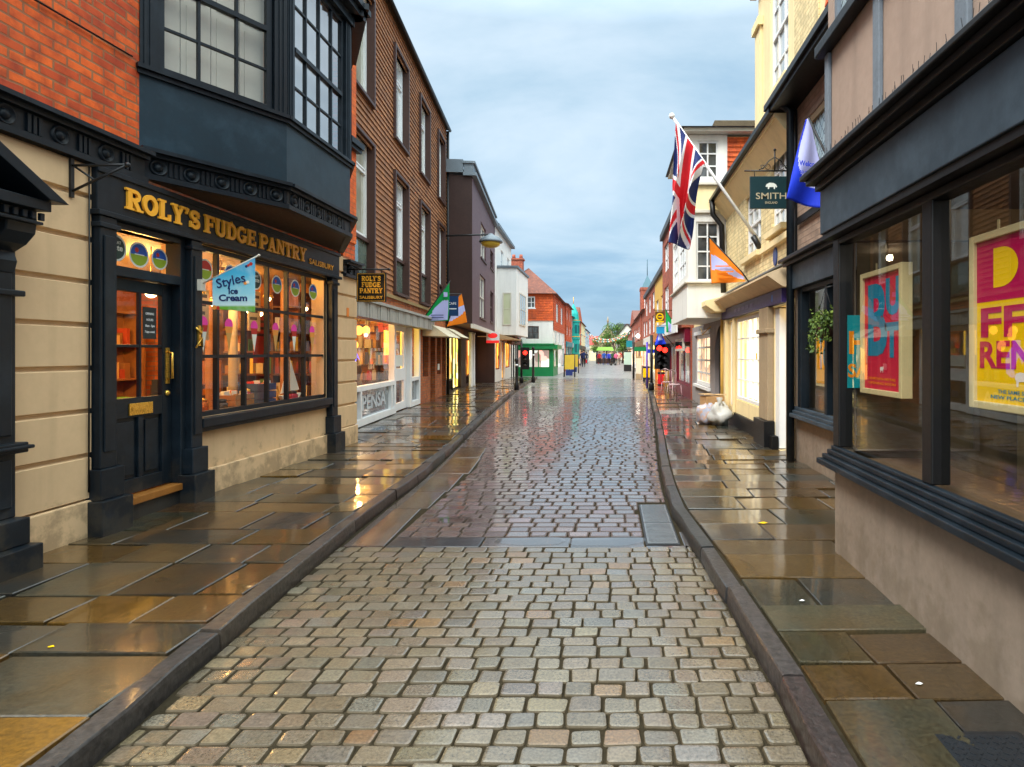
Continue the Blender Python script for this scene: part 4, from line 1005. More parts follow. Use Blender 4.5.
# hanging shop sign
t = thing('hanging_sign', "black hanging sign with gold letters reading ROLY'S FUDGE PANTRY on the brick pier", 'sign', FL.P(9.4, .1, 2.35))
F9 = facing(9.4)
mb = MB(); mb.tube([F9.P(-4.14, 0, 2.86), F9.P(-3.46, 0, 2.86)], .012); mb.tube([F9.P(-4.14, 0, 2.97), F9.P(-4.0, 0, 2.87)], .008); mb.cbox(-4.125, 9.4, 2.87, .03, .06, .24); mb.ball((-3.46, 9.4, 2.86), .022)
for x in (-3.88, -3.58): mb.tube([F9.P(x, 0, 2.86), F9.P(x, 0, 2.80)], .006)
mb.build('bracket', [IRON], t)
mb = MB(); mb.box(F9, -3.965, -3.505, -.018, .018, 2.35, 2.80); bo = mb.build('board', [BLACK], t, .004)
mb = MB()
for tx, z, wd, cap in (("ROLY'S", 2.675, .30, .078), ('FUDGE', 2.58, .30, .078), ('PANTRY', 2.485, .36, .078)): slab_text(mb, tx, F9, -3.735-wd/2, z, cap, .019, .004, 1, width=wd)
text_mb(mb, 'SALISBURY', F9.P(-3.735, .02, 2.40), (1, 0, 0), (0, 0, 1), .062, .004, .015, 0, 'CENTER', width=.36)
mb.build('lettering', [GOLD], bo); mb = MB()
for a, b, c, d_ in ((-3.95, -3.52, 2.36, 2.366), (-3.95, -3.52, 2.784, 2.79), (-3.95, -3.944, 2.366, 2.784), (-3.526, -3.52, 2.366, 2.784)): mb.box(F9, a, b, .018, .021, c, d_)
mb.build('border', [GOLD], bo)

# ice cream flag sign on a slanted pole
t = thing('ice_cream_flag_sign', 'sky blue Styles Ice Cream flag board on a slanted pole beside the shop window', 'sign', FL.P(5.99, .1, 2.2))
F6 = facing(5.93)
mb = MB(); mb.tube([(-4.06, 5.93, 2.22), (-3.47, 5.93, 2.515)], .0085); mb.cbox(-4.045, 5.93, 2.22, .05, .07, .11); mb.ball((-3.47, 5.93, 2.515), .013); mb.build('pole', [OFFW], t)
m, nt, b, o = newmat('ice_cream_print'); p = pos(nt); s_ = N(nt, 'ShaderNodeSeparateXYZ'); nt.links.new(p, s_.inputs[0])
r_ = ramp(nt, maprange(nt, s_.outputs[2], 1.95, 2.5, 0, 1), [(0, (.08, .30, .02)), (.10, (.16, .42, .03)), (.135, (.60, .80, .82)), (.35, (.30, .66, .78)), (.7, (.05, .42, .68)), (1, (.02, .30, .60))])
nt.links.new(mix(nt, maprange(nt, noise(nt, p, 7, 3), .5, .8, 0, .35), r_.outputs[0], (.75, .85, .85)), b.inputs['Base Color']); b.inputs['Roughness'].default_value = .5
x0, x1 = -3.925, -3.51
mb = MB(); mb.prism([F6.P(x0, .006, 1.985), F6.P(x1, .006, 1.955), F6.P(x1, .006, 2.488), F6.P(x0, .006, 2.283)], (0, .012, 0)); fb = mb.build('board', [m], t)
INK = paint('dark_blue_ink', (.01, .03, .13), .5, .1)
mb = MB()
text_mb(mb, 'Styles', F6.P(-3.735, .008, 2.222), (1, .0, .24), (-.2, 0, 1), .13, .002, .012, 0, 'CENTER', width=.29)
text_mb(mb, 'Ice', F6.P(-3.72, .008, 2.135), (1, 0, .02), (0, 0, 1), .082, .002, .03, 0, 'CENTER'); text_mb(mb, 'Cream', F6.P(-3.72, .008, 2.065), (1, 0, .0), (0, 0, 1), .088, .002, .03, 0, 'CENTER', width=.28)
mb.build('lettering', [INK], fb)
mb = MB(); 
for x, z, r, mi in ((-3.545, 2.43, .018, 0), (-3.57, 2.415, .014, 0), (-3.59, 2.405, .014, 2), (-3.905, 2.0, .022, 1), (-3.87, 1.995, .018, 0), (-3.60, 2.24, .018, 1), (-3.575, 2.25, .016, 3)): disc(mb, F6, x, .0075+.0003*mi, z, r, mi, n=12)
mb.build('printed_fruit', [STR, STO, INK, STW], fb)
# ================================================================== brown tile-hung building
FB = street(-3.673, -.098, 'L')
bb = thing('tile_hung_building', 'long three storey building hung with brown tiles beside the sweet shop', 'building', FB.P(15.4, 0, PV))
BU0, BU1 = 9.85, 21.0
ZT, ZE = 2.86, 9.35
WINS = [(10.95, 12.25), (13.95, 15.2), (16.65, 17.9), (19.3, 20.45)]
hol = [(a, b, 2.98, 5.75) for a, b in WINS]+[(a, b, 6.6, 8.7) for a, b in WINS]
mb = MB(); mb.courses(FB, BU0, BU1, ZT, ZE, hol, .118, .024); mb.wall(FB, BU0, BU1, ZT, ZE, hol, .25, 0, 0, d=-.004)
mb.build('tile_hanging', [BRTILE], bb)
mb = MB()
mb.quad(FB.P(BU0, -.01, 0), FB.P(BU0, -9, 0), FB.P(BU0, -9, ZE), FB.P(BU0, -.01, ZE)); mb.quad(FB.P(BU1, -.01, 0), FB.P(BU1, -9, 0), FB.P(BU1, -9, ZE), FB.P(BU1, -.01, ZE))
mb.quad(FB.P(BU0, -9, 0), FB.P(BU1, -9, 0), FB.P(BU1, -9, ZE), FB.P(BU0, -9, ZE)); mb.build('wall', [BRICK_S], bb)
mb = MB(); mb.box(FB, BU0, BU1+.05, -.35, .10, ZE+.002, ZE+.14); mb.build('mossy_coping', [ROOFT], bb, .02)
mb = MB(); mb.box(FB, BU0, BU1, -9, -.36, ZE-.05, ZE+.05); mb.build('roof', [LEAD], bb)
mb = MB(); mb.tube([FB.P(BU0, .13, ZE-.02), FB.P(BU1, .13, ZE-.02)], .055); mb.build('gutter', [BLACK], bb)
for k, (a, b) in enumerate(WINS):
    for z0, z1, lo in ((2.98, 5.75, 3.85), (6.6, 8.7, None)):
        mb = MB()     # projecting brown surround
        for u in (a-.06, b-.02): mb.box(FB, u, u+.08, -.22, .075, z0-.06, z1+.06)
        mb.box(FB, a+.02, b-.02, -.22, .075, z1-.0, z1+.06); mb.box(FB, a+.02, b-.02, -.22, .09, z0-.06, z0)
        if lo: mb.box(FB, a+.02, b-.02, -.20, -.03, lo-.07, lo)
        f = mb.build('window', [BROWNP], bb)
        zl = lo or z0
        mb = MB(); w_ = .07
        mid = a+(b-a)*.30 if k % 2 == 0 else b-(b-a)*.30
        for u in (a+.025, b-.025-w_): mb.box(FB, u, u+w_, -.16, -.085, zl+.005, z1-.003)
        mb.box(FB, a+.025+w_, b-.025-w_, -.16, -.085, z1-w_-.003, z1-.003); mb.box(FB, a+.025+w_, b-.025-w_, -.16, -.085, zl+.005, zl+.005+w_)
        mb.box(FB, a+.025+w_, b-.025-w_, -.158, -.087, z1-.60, z1-.54); 
        mb.box(FB, a+.10+w_, b-.10-w_, -.15, -.075, z1-.535, z1-.50)
        mb.build('frame', [WHITE], f)
        mb = MB(); mb.quad(FB.P(a+.02, -.13, zl), FB.P(b-.02, -.13, zl), FB.P(b-.02, -.13, z1), FB.P(a+.02, -.13, z1)); mb.build('pane', [PANE_CUR if k != 1 else PANE_LW], f)
        if lo: mb = MB(); mb.quad(FB.P(a+.02, -.09, z0), FB.P(b-.02, -.09, z0), FB.P(b-.02, -.09, lo-.06), FB.P(a+.02, -.09, lo-.06)); mb.build('lower_panel', [PANE_GRN], f)
# white shopfront
SF0, SF1 = 10.0, 16.95
mb = MB(); mb.wall(FB, BU0, BU1, -.05, ZT, [(SF0, SF1, -.04, 2.42), (17.3, 18.05, .85, 2.12), (18.35, 19.1, .02, 2.18), (19.4, 20.05, .85, 2.12), (20.3, 20.9, .02, 2.18)], .3, d=-.02); mb.build('ground_floor_wall', [BRICK_S], bb)
mb = MB()
u = SF0
while u < SF1+.6: mb.box(FB, u, u+.135, -.02, .26+.012*math.sin(u*9), 2.21, 2.50); u += .14
mb.box(FB, SF0-.05, SF1+.65, -.02, .30, 2.502, 2.56); mb.build('lead_canopy', [paint('grey_pleated_lead', (.34, .33, .30), .6, .15, 5, .2, streak=.4)], bb)
mb = MB(); mb.box(FB, BU0, BU1, .026, .06, 2.80, 2.875); mb.build('tile_edge', [paint('ochre_edge', (.28, .19, .08), .7, .3)], bb)
mb = MB()
for a, b in ((SF0, SF0+.1), (14.15, 14.3), (15.78, 15.95), (16.8, SF1)): mb.box(FB, a, b, -.16, -.02, .12, 2.42)
mb.box(FB, SF0+.1, 14.15, -.16, -.02, .80, .90); mb.box(FB, 15.95, 16.8, -.16, -.02, .80, .90)
mb.box(FB, SF0+.1, 14.15, -.16, -.02, .12, .26); mb.box(FB, 15.95, 16.8, -.16, -.02, .12, .26)
for u in (11.65, 13.9): mb.box(FB, u, u+.09, -.158, -.022, .26, .80)
mb.box(FB, SF0+.1, 16.8, -.158, -.03, 2.30, 2.42)
mb.build('shopfront_frame', [WHITE], bb, .004)
mb = MB(); mb.quad(FB.P(SF0, -.10, .86), FB.P(14.2, -.10, .86), FB.P(14.2, -.10, 2.32), FB.P(SF0, -.10, 2.32)); mb.quad(FB.P(15.9, -.10, .86), FB.P(16.85, -.10, .86), FB.P(16.85, -.10, 2.32), FB.P(15.9, -.10, 2.32)); mb.build('shop_pane', [GLASS], bb)
GREYG = pane_mat('pane_lower', (.10, .12, .13), (.22, .24, .25), 3)
mb = MB(); mb.quad(FB.P(SF0, -.10, .2), FB.P(14.2, -.10, .2), FB.P(14.2, -.10, .85), FB.P(SF0, -.10, .85)); mb.quad(FB.P(15.9, -.10, .2), FB.P(16.85, -.10, .2), FB.P(16.85, -.10, .85), FB.P(15.9, -.10, .85)); lp = mb.build('lower_pane', [GREYG], bb)
mb = MB(); text_mb(mb, 'PENSA', FB.P(12.8, -.095, .40), FB.dr+(0,), (0, 0, 1), .42, .004, .02, 0, 'CENTER', width=1.7); mb.build('lettering', [paint('silver_ink', (.55, .6, .65), .4, .1)], lp)
mb = MB(); mb.box(FB, 10.5, 11.3, -.094, -.09, .28, .62); mb.build('poster', [paint('red_poster', (.75, .03, .03), .5, .1)], lp)
# white door with glazed panels
mb = MB(); a, b = 14.32, 15.76
for x, y in ((a, a+.22), (b-.22, b)): mb.box(FB, x, y, -.20, -.14, .12, 2.29)
for z0, z1 in ((.12, .30), (.86, 1.16), (2.1, 2.29)): mb.box(FB, a+.22, b-.22, -.20, -.14, z0, z1)
d_ = mb.build('door', [WHITE], bb)
mb = MB(); mb.quad(FB.P(a+.2, -.17, 1.15), FB.P(b-.2, -.17, 1.15), FB.P(b-.2, -.17, 2.12), FB.P(a+.2, -.17, 2.12)); mb.quad(FB.P(a+.2, -.17, .28), FB.P(b-.2, -.17, .28), FB.P(b-.2, -.17, .88), FB.P(a+.2, -.17, .88)); mb.build('pane', [GLASS], d_)
mb = MB(); mb.box(FB, a+.3, b-.3, -.16, -.15, 1.22, 1.5); mb.build('notice', [STW], d_)
room(bb, FB, SF0+.02, SF1-.02, 3.4, .12, 2.44, paint('amber_shop_wall', (.40, .17, .035), .8, .5, 1.4), WARMF, SHOPC, d=-.325)
for u in (11.2, 13.0, 15.2): point_light('shop_lamp', FB.P(u, -1.2, 2.36), 60, (1, .56, .16), .04)
YEL = emit('yellow_lit_blind', (1, .62, .05), 1.3)
mb = MB(); mb.box(FB, 16.0, 16.75, -.34, -.33, .95, 2.26); mb.box(FB, 14.5, 15.1, -.36, -.35, 1.5, 2.1); mb.build('lit_blind', [YEL], bb)
# goods in that window: stands
def goods_stand(fr, u, d, w_, h, c, label, z=PV, cat='display stand', nm='display_stand'):
    t = thing(nm, label, cat, fr.P(u, d, z))
    mb = MB(); mb.box(fr, u-w_/2, u+w_/2, d-.2, d+.2, z+.02, z+.08); mb.box(fr, u-.03, u+.03, d-.03, d+.03, z+.08, z+h*.45); mb.box(fr, u-w_*.42, u+w_*.42, d-.14, d+.14, z+h*.45, z+h*.5); mb.build('stand', [IRON], t)
    mb = MB(); mb.lathe(fr.P(u, d, z+h*.5), [(w_*.18, 0), (w_*.34, h*.06), (w_*.36, h*.25), (w_*.22, h*.38), (w_*.12, h*.42), (w_*.14, h*.5)], n=14); mb.build('item', [c], t)
goods_stand(FB, 14.0, -1.0, .6, 1.75, emit('blue_glow', (.10, .10, 1.0), 1.1), 'blue glowing item on a stand in the amber lit gift window')
goods_stand(FB, 10.95, -.8, .45, 1.0, emit('red_glow', (1, .03, .02), 1.0), 'red glowing item low at the left of the amber lit gift window')
goods_stand(FB, 11.1, -1.1, .4, 1.95, emit('red_glow2', (1, .10, .02), .8), 'red glowing item high at the left of the amber lit gift window')
goods_stand(FB, 13.2, -1.3, .6, 1.7, STW, 'pale vase on a stand in the middle of the amber lit gift window')
HANG = emit('hanging_amber', (1, .45, .06), 2.2)
for i, (u, d, z) in enumerate(((12.3, -.6, 2.0), (13.0, -.9, 1.85), (13.4, -.6, 2.05), (14.2, -1.0, 1.95), (15.0, -1.2, 1.75), (15.6, -1.5, 1.7), (14.6, -.8, 2.1))):
    t = thing('glass_lantern', 'small amber glass lantern hanging in the gift shop window', 'lantern', FB.P(u, d, z), 'amber lanterns in the gift shop window')
    mb = MB(); mb.ball(FB.P(u, d, z), .09, n=10, sz=1.2); mb.build('globe', [HANG], t); mb = MB(); mb.tube([FB.P(u, d, z+.1), FB.P(u, d, 2.43)], .008, 5); mb.build('cord', [IRON], t)
rnd = random.Random(31)
for i in range(9):
    u = 10.6+i*.4; d = -.5-.35*(i % 3); h = rnd.uniform(.3, .9)
    t = thing('gift_figure', 'small ornament on the floor display of the amber lit gift window', 'ornament', FB.P(u, d, .82), 'ornaments in the gift shop window')
    r = rnd.uniform(.08, .14); mb = MB(); mb.lathe(FB.P(u, d, .82), [(r, 0), (r*.9, h*.1), (r*.4, h*.3), (r*.8, h*.55), (r*.5, h*.8), (r*.1, h)], n=10); mb.build('figure', [paint('figure_%d' % (i % 5), ((.45, .25, .08), (.06, .03, .02), (.5, .05, .03), (.55, .5, .4), (.08, .1, .25))[i % 5], .4, .3)], t)
    mb = MB(); mb.lathe(FB.P(u, d, .80), [(r*1.2, 0), (r*1.2, .02)], n=10); mb.build('plinth', [BLACK], t)
t = thing('shelf_display', 'tall dark shelf of ornaments behind the amber lit gift window', 'shelf', FB.P(16.7, -1.8, .12))
mb = MB()
FE = Fr((FB.P(16.88, 0, 0).x, 16.88), (-1, 0), (0, -1))
for k in range(5): mb.box(FE, .4, 3.2, .004, .3, .3+.45*k, .34+.45*k)
for u in (.4, 1.1, 1.8, 2.5, 3.16): mb.box(FE, u, u+.04, .002, .29, .12, 2.3)
mb.build('frame', [BROWNP], t)
mb = MB()
for k in range(5):
    u = .48
    while u < 3.05: h = rnd.uniform(.1, .36); w_ = rnd.uniform(.07, .18); mb.box(FE, u, u+w_, .06, .24, .342+.45*k, .342+.45*k+h, rnd.randrange(5)); u += w_+rnd.uniform(.02, .12)
o = mb.build('ornaments', [MATS['figure_%d' % k] for k in range(5)], t); o['kind'] = 'stuff'
mb = MB(); mb.box(FB, SF0+.05, 14.2, -1.3, -.17, .12, .80); mb.build('window_bed', [WOODI], bb)
# brick shop units, dark doors, cream sign blind
for a, b, z0, z1, nm in ((17.3, 18.05, .85, 2.12, 'window'), (19.4, 20.05, .85, 2.12, 'window'), (18.35, 19.1, .12, 2.18, 'door'), (20.3, 20.9, .12, 2.18, 'door')):
    if nm == 'window': window(bb, FB, a, b, z0, z1, 1, 1, BROWNP, PANE_DK, d=-.2, fw=.06)
    else:
        mb = MB(); mb.box(FB, a, b, -.24, -.2, z0, z1); mb.box(FB, a+.08, b-.08, -.199, -.19, 1.1, 2.0); mb.box(FB, a+.08, b-.08, -.199, -.19, .25, .95); mb.build('door', [paint('dark_brown_door', (.05, .018, .012), .4, .3)], bb)
mb = MB(); mb.box(FB, 19.45, 19.75, -.015, .0, 1.0, 1.2); mb.build('notice', [STW], bb)
def sloping_board(u0, u1, z0, z1, o0, o1, nm, words=None):
    mb = MB(); mb.prism([FB.P(u0, -.02, z1), FB.P(u0, o0, z1), FB.P(u0, o1, z0), FB.P(u0, -.02, z0+.02)], FB.P(u1, 0, 0)-FB.P(u0, 0, 0)); o = mb.build(nm, [paint('cream_board', (.66, .58, .42), .6, .1, streak=.2)], bb, .01)
    return o
sloping_board(17.2, 19.3, 2.02, 2.36, .25, .75, 'sign_board'); sloping_board(19.5, 20.95, 2.06, 2.36, .3, .8, 'sign_board')
mb = MB(); mb.tube([FB.P(20.98, .06, .1), FB.P(20.98, .06, 9.3)], .05); mb.build('drainpipe', [BLACK], bb)

# ================================================================== plum building
FP = street(-2.772, -.098, 'L')
P0, P1 = 21.05, 29.5
pb = thing('plum_building', 'plum rendered jettied building with lead coping beside the brown tiled building', 'building', FP.P(25, 0, PV))
ZJ, ZP = 2.58, 7.75
mb = MB(); W1 = [(23.6, 25.5, 5.35, 6.75), (23.3, 25.3, 2.95, 4.65)]; W2 = [(27.3, 28.7, 5.45, 6.3), (27.3, 28.7, 3.0, 4.4)]
mb.wall(FP, P0, P1, ZJ, ZP, W1+W2, .14); mb.quad(FP.P(P0, 0, ZJ), FP.P(P1, 0, ZJ), FP.P(P1, -1.1, ZJ), FP.P(P0, -1.1, ZJ)); mb.build('wall', [PURPLE], pb)
mb = MB(); mb.quad(FP.P(P0, -.001, ZJ), FP.P(P0, -8, ZJ), FP.P(P0, -8, 8.3), FP.P(P0, -.001, ZP)); mb.build('side_cladding', [PLUMD], pb); mb = MB(); mb.quad(FP.P(P1, 0, 0), FP.P(P1, -8, 0), FP.P(P1, -8, ZP), FP.P(P1, 0, ZP)); mb.build('side_cladding', [PLUMD], pb)
mb = MB(); mb.box(FP, P0-.12, P1, -.3, .16, ZP+.002, ZP+.12); mb.box(FP, P0-.08, P1, -.28, .05, ZP+.122, ZP+.42); mb.box(FP, P0-.14, P1, -.34, .12, ZP+.422, ZP+.50); mb.box(FP, P0-.12, P0-.002, -8, -.3, 7.85, 8.3); mb.build('coping', [LEAD], pb)
mb = MB(); mb.box(FP, P0, P1, -8, -.35, 8.0, 8.1); mb.build('roof', [LEAD], pb)
for a, b, z0, z1 in W1+W2: window(pb, FP, a, b, z0, z1, 2, 2, BROWNP if a > 27 else OFFW, PANE_SKY if a < 27 else PANE_DK, d=-.12, fw=.07, bw=.04, meet=(z0+z1)/2, sill=(.05, .07, BROWNP))
mb = MB(); mb.box(FP, P0, P1, -.05, .06, ZJ-.16, ZJ-.002); mb.build('jetty_beam', [OFFW], pb)
GF = street(-3.72, -.098, 'L')
mb = MB(); mb.wall(GF, P0, P1, -.05, ZJ, [(21.3, 24.8, .12, 2.2), (26.2, 29.2, .12, 2.2)], .25); mb.build('ground_floor_wall', [paint('dark_shop_wall', (.035, .022, .02), .5, .3)], pb)
LIT1 = litpane('lit_yellow_shop', [(.45, .16, .02), (1, .62, .10), (.9, .35, .03), (1, .8, .35), (.25, .4, .08), (.95, .5, .05), (.12, .06, .03)], 1.5, 2.4)
LIT2 = litpane('lit_orange_shop', [(.5, .10, .02), (1, .45, .05), (.25, .05, .02), (1, .6, .15), (.7, .2, .02), (.10, .03, .02)], 1.2, 2.6)
def shopwin(parent, fr, a, b, z0, z1, cols, lit, fm, d=-.15, name='shop_window'): return window(parent, fr, a, b, z0, z1, cols, 1, fm, lit, d=d, fw=.07, bw=.06, name=name)
shopwin(pb, GF, 21.3, 23.2, .5, 2.2, 1, LIT1, BLACK); shopwin(pb, GF, 23.3, 24.8, .12, 2.2, 2, LIT1, BLACK); shopwin(pb, GF, 26.2, 29.2, .5, 2.2, 3, LIT2, paint('rust_frame', (.25, .08, .03), .5, .2))
mb = MB(); mb.box(GF, 21.2, 24.9, .002, .08, 2.22, 2.5); mb.build('fascia', [paint('rust_fascia', (.20, .07, .03), .5, .25)], pb)
for u in (25.1, 25.9): mb = MB(); mb.lathe(GF.P(u, .35, .1), [(.10, 0), (.085, .1), (.075, 2.2), (.11, 2.32)], n=12); mb.build('column', [WHITE], pb)

# ================================================================== white rendered building and inn
FW = street(-4.49, -.04, 'L')
wb = thing('white_building', 'white rendered building with a boxed upper bay beyond the plum building', 'building', FW.P(33, 0, PV))
Q0, Q1 = 29.6, 36.0
mb = MB(); mb.wall(FW, Q0, Q1, 2.5, 7.8, [(31.6, 32.6, 6.0, 7.0), (34.2, 35.2, 6.0, 7.0)], .12); mb.quad(FW.P(Q0, 0, 2.5), FW.P(Q0, -8, 2.5), FW.P(Q0, -8, 7.8), FW.P(Q0, 0, 7.8)); mb.quad(FW.P(Q1, 0, 0), FW.P(Q1, -8, 0), FW.P(Q1, -8, 7.8), FW.P(Q1, 0, 7.8)); mb.build('wall', [WHITE_R], wb)
mb = MB(); mb.box(FW, Q0-.05, Q1+.1, -8, .22, 7.802, 7.95); mb.box(FW, Q0, Q1, -8, .02, 7.952, 8.2); mb.build('parapet', [LEAD], wb)
for a in (31.6, 34.2): window(wb, FW, a, a+1, 6.0, 7.0, 2, 2, WHITE, PANE_SKY, d=-.1)
F30 = facing(30.3)
mb = MB(); mb.box(WORLD, -5.72, -4.72, 30.3, 34.5, 2.45, 5.85); mb.build('bay', [WHITE_R], wb, .02)
mb = MB(); mb.box(WORLD, -5.7, -4.64, 30.22, 34.6, 5.852, 5.96); mb.build('bay_roof', [LEAD], wb)
window(wb, F30, -5.42, -4.98, 2.95, 4.6, 1, 2, OFFW, pane_mat('pane_cream_blind', (.55, .58, .38), (.62, .64, .46)), d=.005, fw=.05, th=.04, glass_d=.02)
FWB = street(-4.72, 0, 'L'); window(wb, FWB, 31.2, 33.4, 3.0, 4.7, 3, 2, OFFW, PANE_SKY, d=.005, fw=.06, th=.04, glass_d=.02)
mb = MB(); mb.wall(FW, Q0, Q1, -.05, 2.5, [(29.9, 31.7, .7, 2.2), (32.2, 33.2, .12, 2.2), (33.6, 35.8, .7, 2.2)], .2, d=-.02); mb.build('ground_floor_wall', [WHITE_R], wb)
for a, b, z in ((29.9, 31.7, .7), (32.2, 33.2, .12), (33.6, 35.8, .7)): shopwin(wb, FW, a, b, z, 2.2, 2, LIT2, paint('rust_frame2', (.22, .06, .02), .5, .2))
mb = MB(); mb.prism([FW.P(29.8, 0, 2.55), FW.P(29.8, .9, 2.28), FW.P(29.8, .9, 2.22), FW.P(29.8, 0, 2.22)], FW.P(33, 0, 0)-FW.P(29.8, 0, 0)); mb.build('awning', [paint('buff_awning', (.45, .30, .16), .7, .15)], wb)
# post office sign
t = thing('post_sign', 'white and red oval projecting sign on the white building', 'sign', (-5.0, 27.6, 2.2))
F27 = facing(27.2)
mb = MB(); mb.box(F27, -5.6, -5.02, -.04, .04, 2.0, 2.52); mb.tube([(-5.02, 27.2, 2.3), (-6.0, 27.2, 2.3)], .02); mb.build('board', [WHITE], t)
mb = MB(); pts = [F27.P(-5.31+.22*math.cos(a*math.pi/12), .042, 2.34+.12*math.sin(a*math.pi/12)) for a in range(24)]; mb.poly(pts); mb.box(F27, -5.6, -5.02, .041, .045, 2.0, 2.12); mb.build('oval', [emit('sign_red', (.8, .02, .02), .4)], t)
# flower boxes along the inn front
t = thing('flower_trough', 'dark planted trough along the front of the white building above the lit windows', 'flower box', FW.P(33.6, .3, 2.2))
mb = MB(); mb.box(FW, 32.0, 35.9, .25, .55, 2.05, 2.25); mb.build('trough', [BROWNP], t)
LEAFM = paint('leaf_dark', (.05, .09, .02), .6, .5, 20, 0); LEAF2 = paint('leaf_mid', (.09, .16, .03), .6, .4, 20, 0); LEAF3 = paint('leaf_pale', (.18, .26, .05), .6, .4, 20, 0); PETAL = paint('petal', (.55, .12, .2), .6, .3, 20, 0); MOSS = paint('purple_leaf', (.13, .03, .05), .6, .4, 20, 0)
def leaves(mb, c, r, n, size, mis, sx=1, sy=1, sz=1, rnd=random):
    c = Vector(c)
    for _ in range(n):
        while True:
            p = Vector((rnd.uniform(-1, 1), rnd.uniform(-1, 1), rnd.uniform(-1, 1)))
            if .25 < p.length < 1: break
        p = c+Vector((p.x*r*sx, p.y*r*sy, p.z*r*sz)); s = size*rnd.uniform(.6, 1.3)
        a = Vector((rnd.gauss(0, 1), rnd.gauss(0, 1), rnd.gauss(0, 1))).normalized(); b = a.orthogonal().normalized(); e = a.cross(b)
        mb.add([p-b*s*.5, p+e*s*.28, p+b*s*.5, p-e*s*.28], [(0, 1, 2, 3)], rnd.choice(mis))
mb = MB()
for u in range(8): leaves(mb, FW.P(32.2+u*.5, .4, 2.3), .28, 60, .14, [0, 0, 1, 2])
mb.build('foliage', [LEAFM, MOSS, PETAL], t, recalc=False)['kind'] = 'stuff'

# ================================================================== red tile-hung corner house with green shop
ch = thing('corner_house', 'orange tile hung corner house with red roof and green shopfront', 'house', (-5, 42, 0))
F40 = facing(40.0); FC = street(-3.78, 0, 'L')
XL = -7.6
mb = MB(); mb.courses(F40, XL, -3.78, 3.7, 5.5, [(-5.75, -5.0, 4.55, 5.3)], .16, .03); mb.courses(FC, 40.0, 50, 3.1, 5.5, [(42, 43.4, 3.8, 5.0), (46, 47.4, 3.8, 5.0)], .16, .03); mb.build('hung_tiles', [ORTILE], ch)
mb = MB(); mb.wall(F40, XL, -3.80, 2.1, 3.72, [(-5.6, -4.75, 2.5, 3.35)], .12, d=-.02); mb.wall(FC, 40.02, 50, 2.1, 3.12, [], .1, d=-.02); mb.wall(F40, XL, -3.80, 3.7, 5.5, [(-5.75, -5.0, 4.55, 5.3)], .1, d=-.03); mb.wall(FC, 40.03, 50, 3.1, 5.5, [(42, 43.4, 3.8, 5.0), (46, 47.4, 3.8, 5.0)], .1, d=-.03); mb.build('wall', [WHITE_R], ch)
mb = MB()   # hipped roof
e = [(-7.9, 39.7, 5.5), (-3.5, 39.7, 5.5), (-3.5, 50.2, 5.5), (-7.9, 50.2, 5.5)]; r0, r1 = (-5.7, 42.0, 7.5), (-5.7, 50.2, 7.5)
mb.add(e+[r0, r1], [(0, 1, 4), (1, 2, 5, 4), (2, 3, 5), (3, 0, 4, 5), (0, 3, 2, 1)]); ro = mb.build('roof', [REDROOF], ch)
mb = MB(); mb.cbox(-6.45, 41.8, 7.35, .8, .7, 1.3); mb.cbox(-6.45, 41.8, 8.05, .95, .85, .1); 
for x in (-6.7, -6.2): mb.lathe((x, 41.8, 8.1), [(.13, 0), (.11, .3)], n=10)
mb.build('chimney', [BRICK_R], ro)
window(ch, F40, -5.75, -5.0, 4.55, 5.3, 3, 2, WHITE, PANE_DK, d=-.06, fw=.06, bw=.04, sill=(.05, .06)); window(ch, F40, -5.6, -4.75, 2.5, 3.35, 2, 2, BROWNP, PANE_DK, d=-.08, fw=.05)
for a in (42, 46): window(ch, FC, a, a+1.4, 3.8, 5.0, 3, 2, WHITE, PANE_SKY, d=-.06, fw=.08)
for a in (41, 44, 47.5): window(ch, FC, a, a+.9, 2.2, 3.05, 2, 2, WHITE, PANE_DK, d=-.015, fw=.06)
mb = MB(); mb.box(F40, XL, -3.72, -.02, .28, 1.82, 2.1); mb.box(FC, 40.0, 43.5, -.02, .28, 1.82, 2.1); mb.box(F40, XL, -3.70, -.02, .34, 2.102, 2.18); mb.build('fascia', [GREENP], ch)
mb = MB(); mb.wall(F40, XL, -3.78, -.05, 1.85, [(-6.9, -5.7, .55, 1.8), (-5.55, -4.0, .55, 1.8)], .12); mb.wall(FC, 40, 43.5, -.05, 1.85, [(40.4, 43.1, .55, 1.8)], .12); mb.build('shopfront', [GREENP], ch)
LIT3 = litpane('lit_white_shop', [(.10, .08, .07), (.75, .72, .6), (.2, .1, .1), (.5, .55, .5), (.05, .05, .05), (.6, .3, .25)], .9, 1.8)
shopwin(ch, F40, -6.9, -5.7, .55, 1.8, 2, LIT3, GREENP, -.1); shopwin(ch, F40, -5.55, -4.0, .55, 1.8, 2, LIT3, GREENP, -.1); shopwin(ch, FC, 40.4, 43.1, .55, 1.8, 3, LIT3, GREENP, -.1)
mb = MB(); mb.wall(FC, 43.5, 50, -.05, 2.1, [(44, 46, .5, 1.9), (47, 49.5, .5, 1.9)], .1); mb.build('side_shopfront', [WHITE], ch); shopwin(ch, FC, 44, 46, .5, 1.9, 2, LIT3, WHITE, -.08); shopwin(ch, FC, 47, 49.5, .5, 1.9, 2, LIT3, BLUESH, -.08)
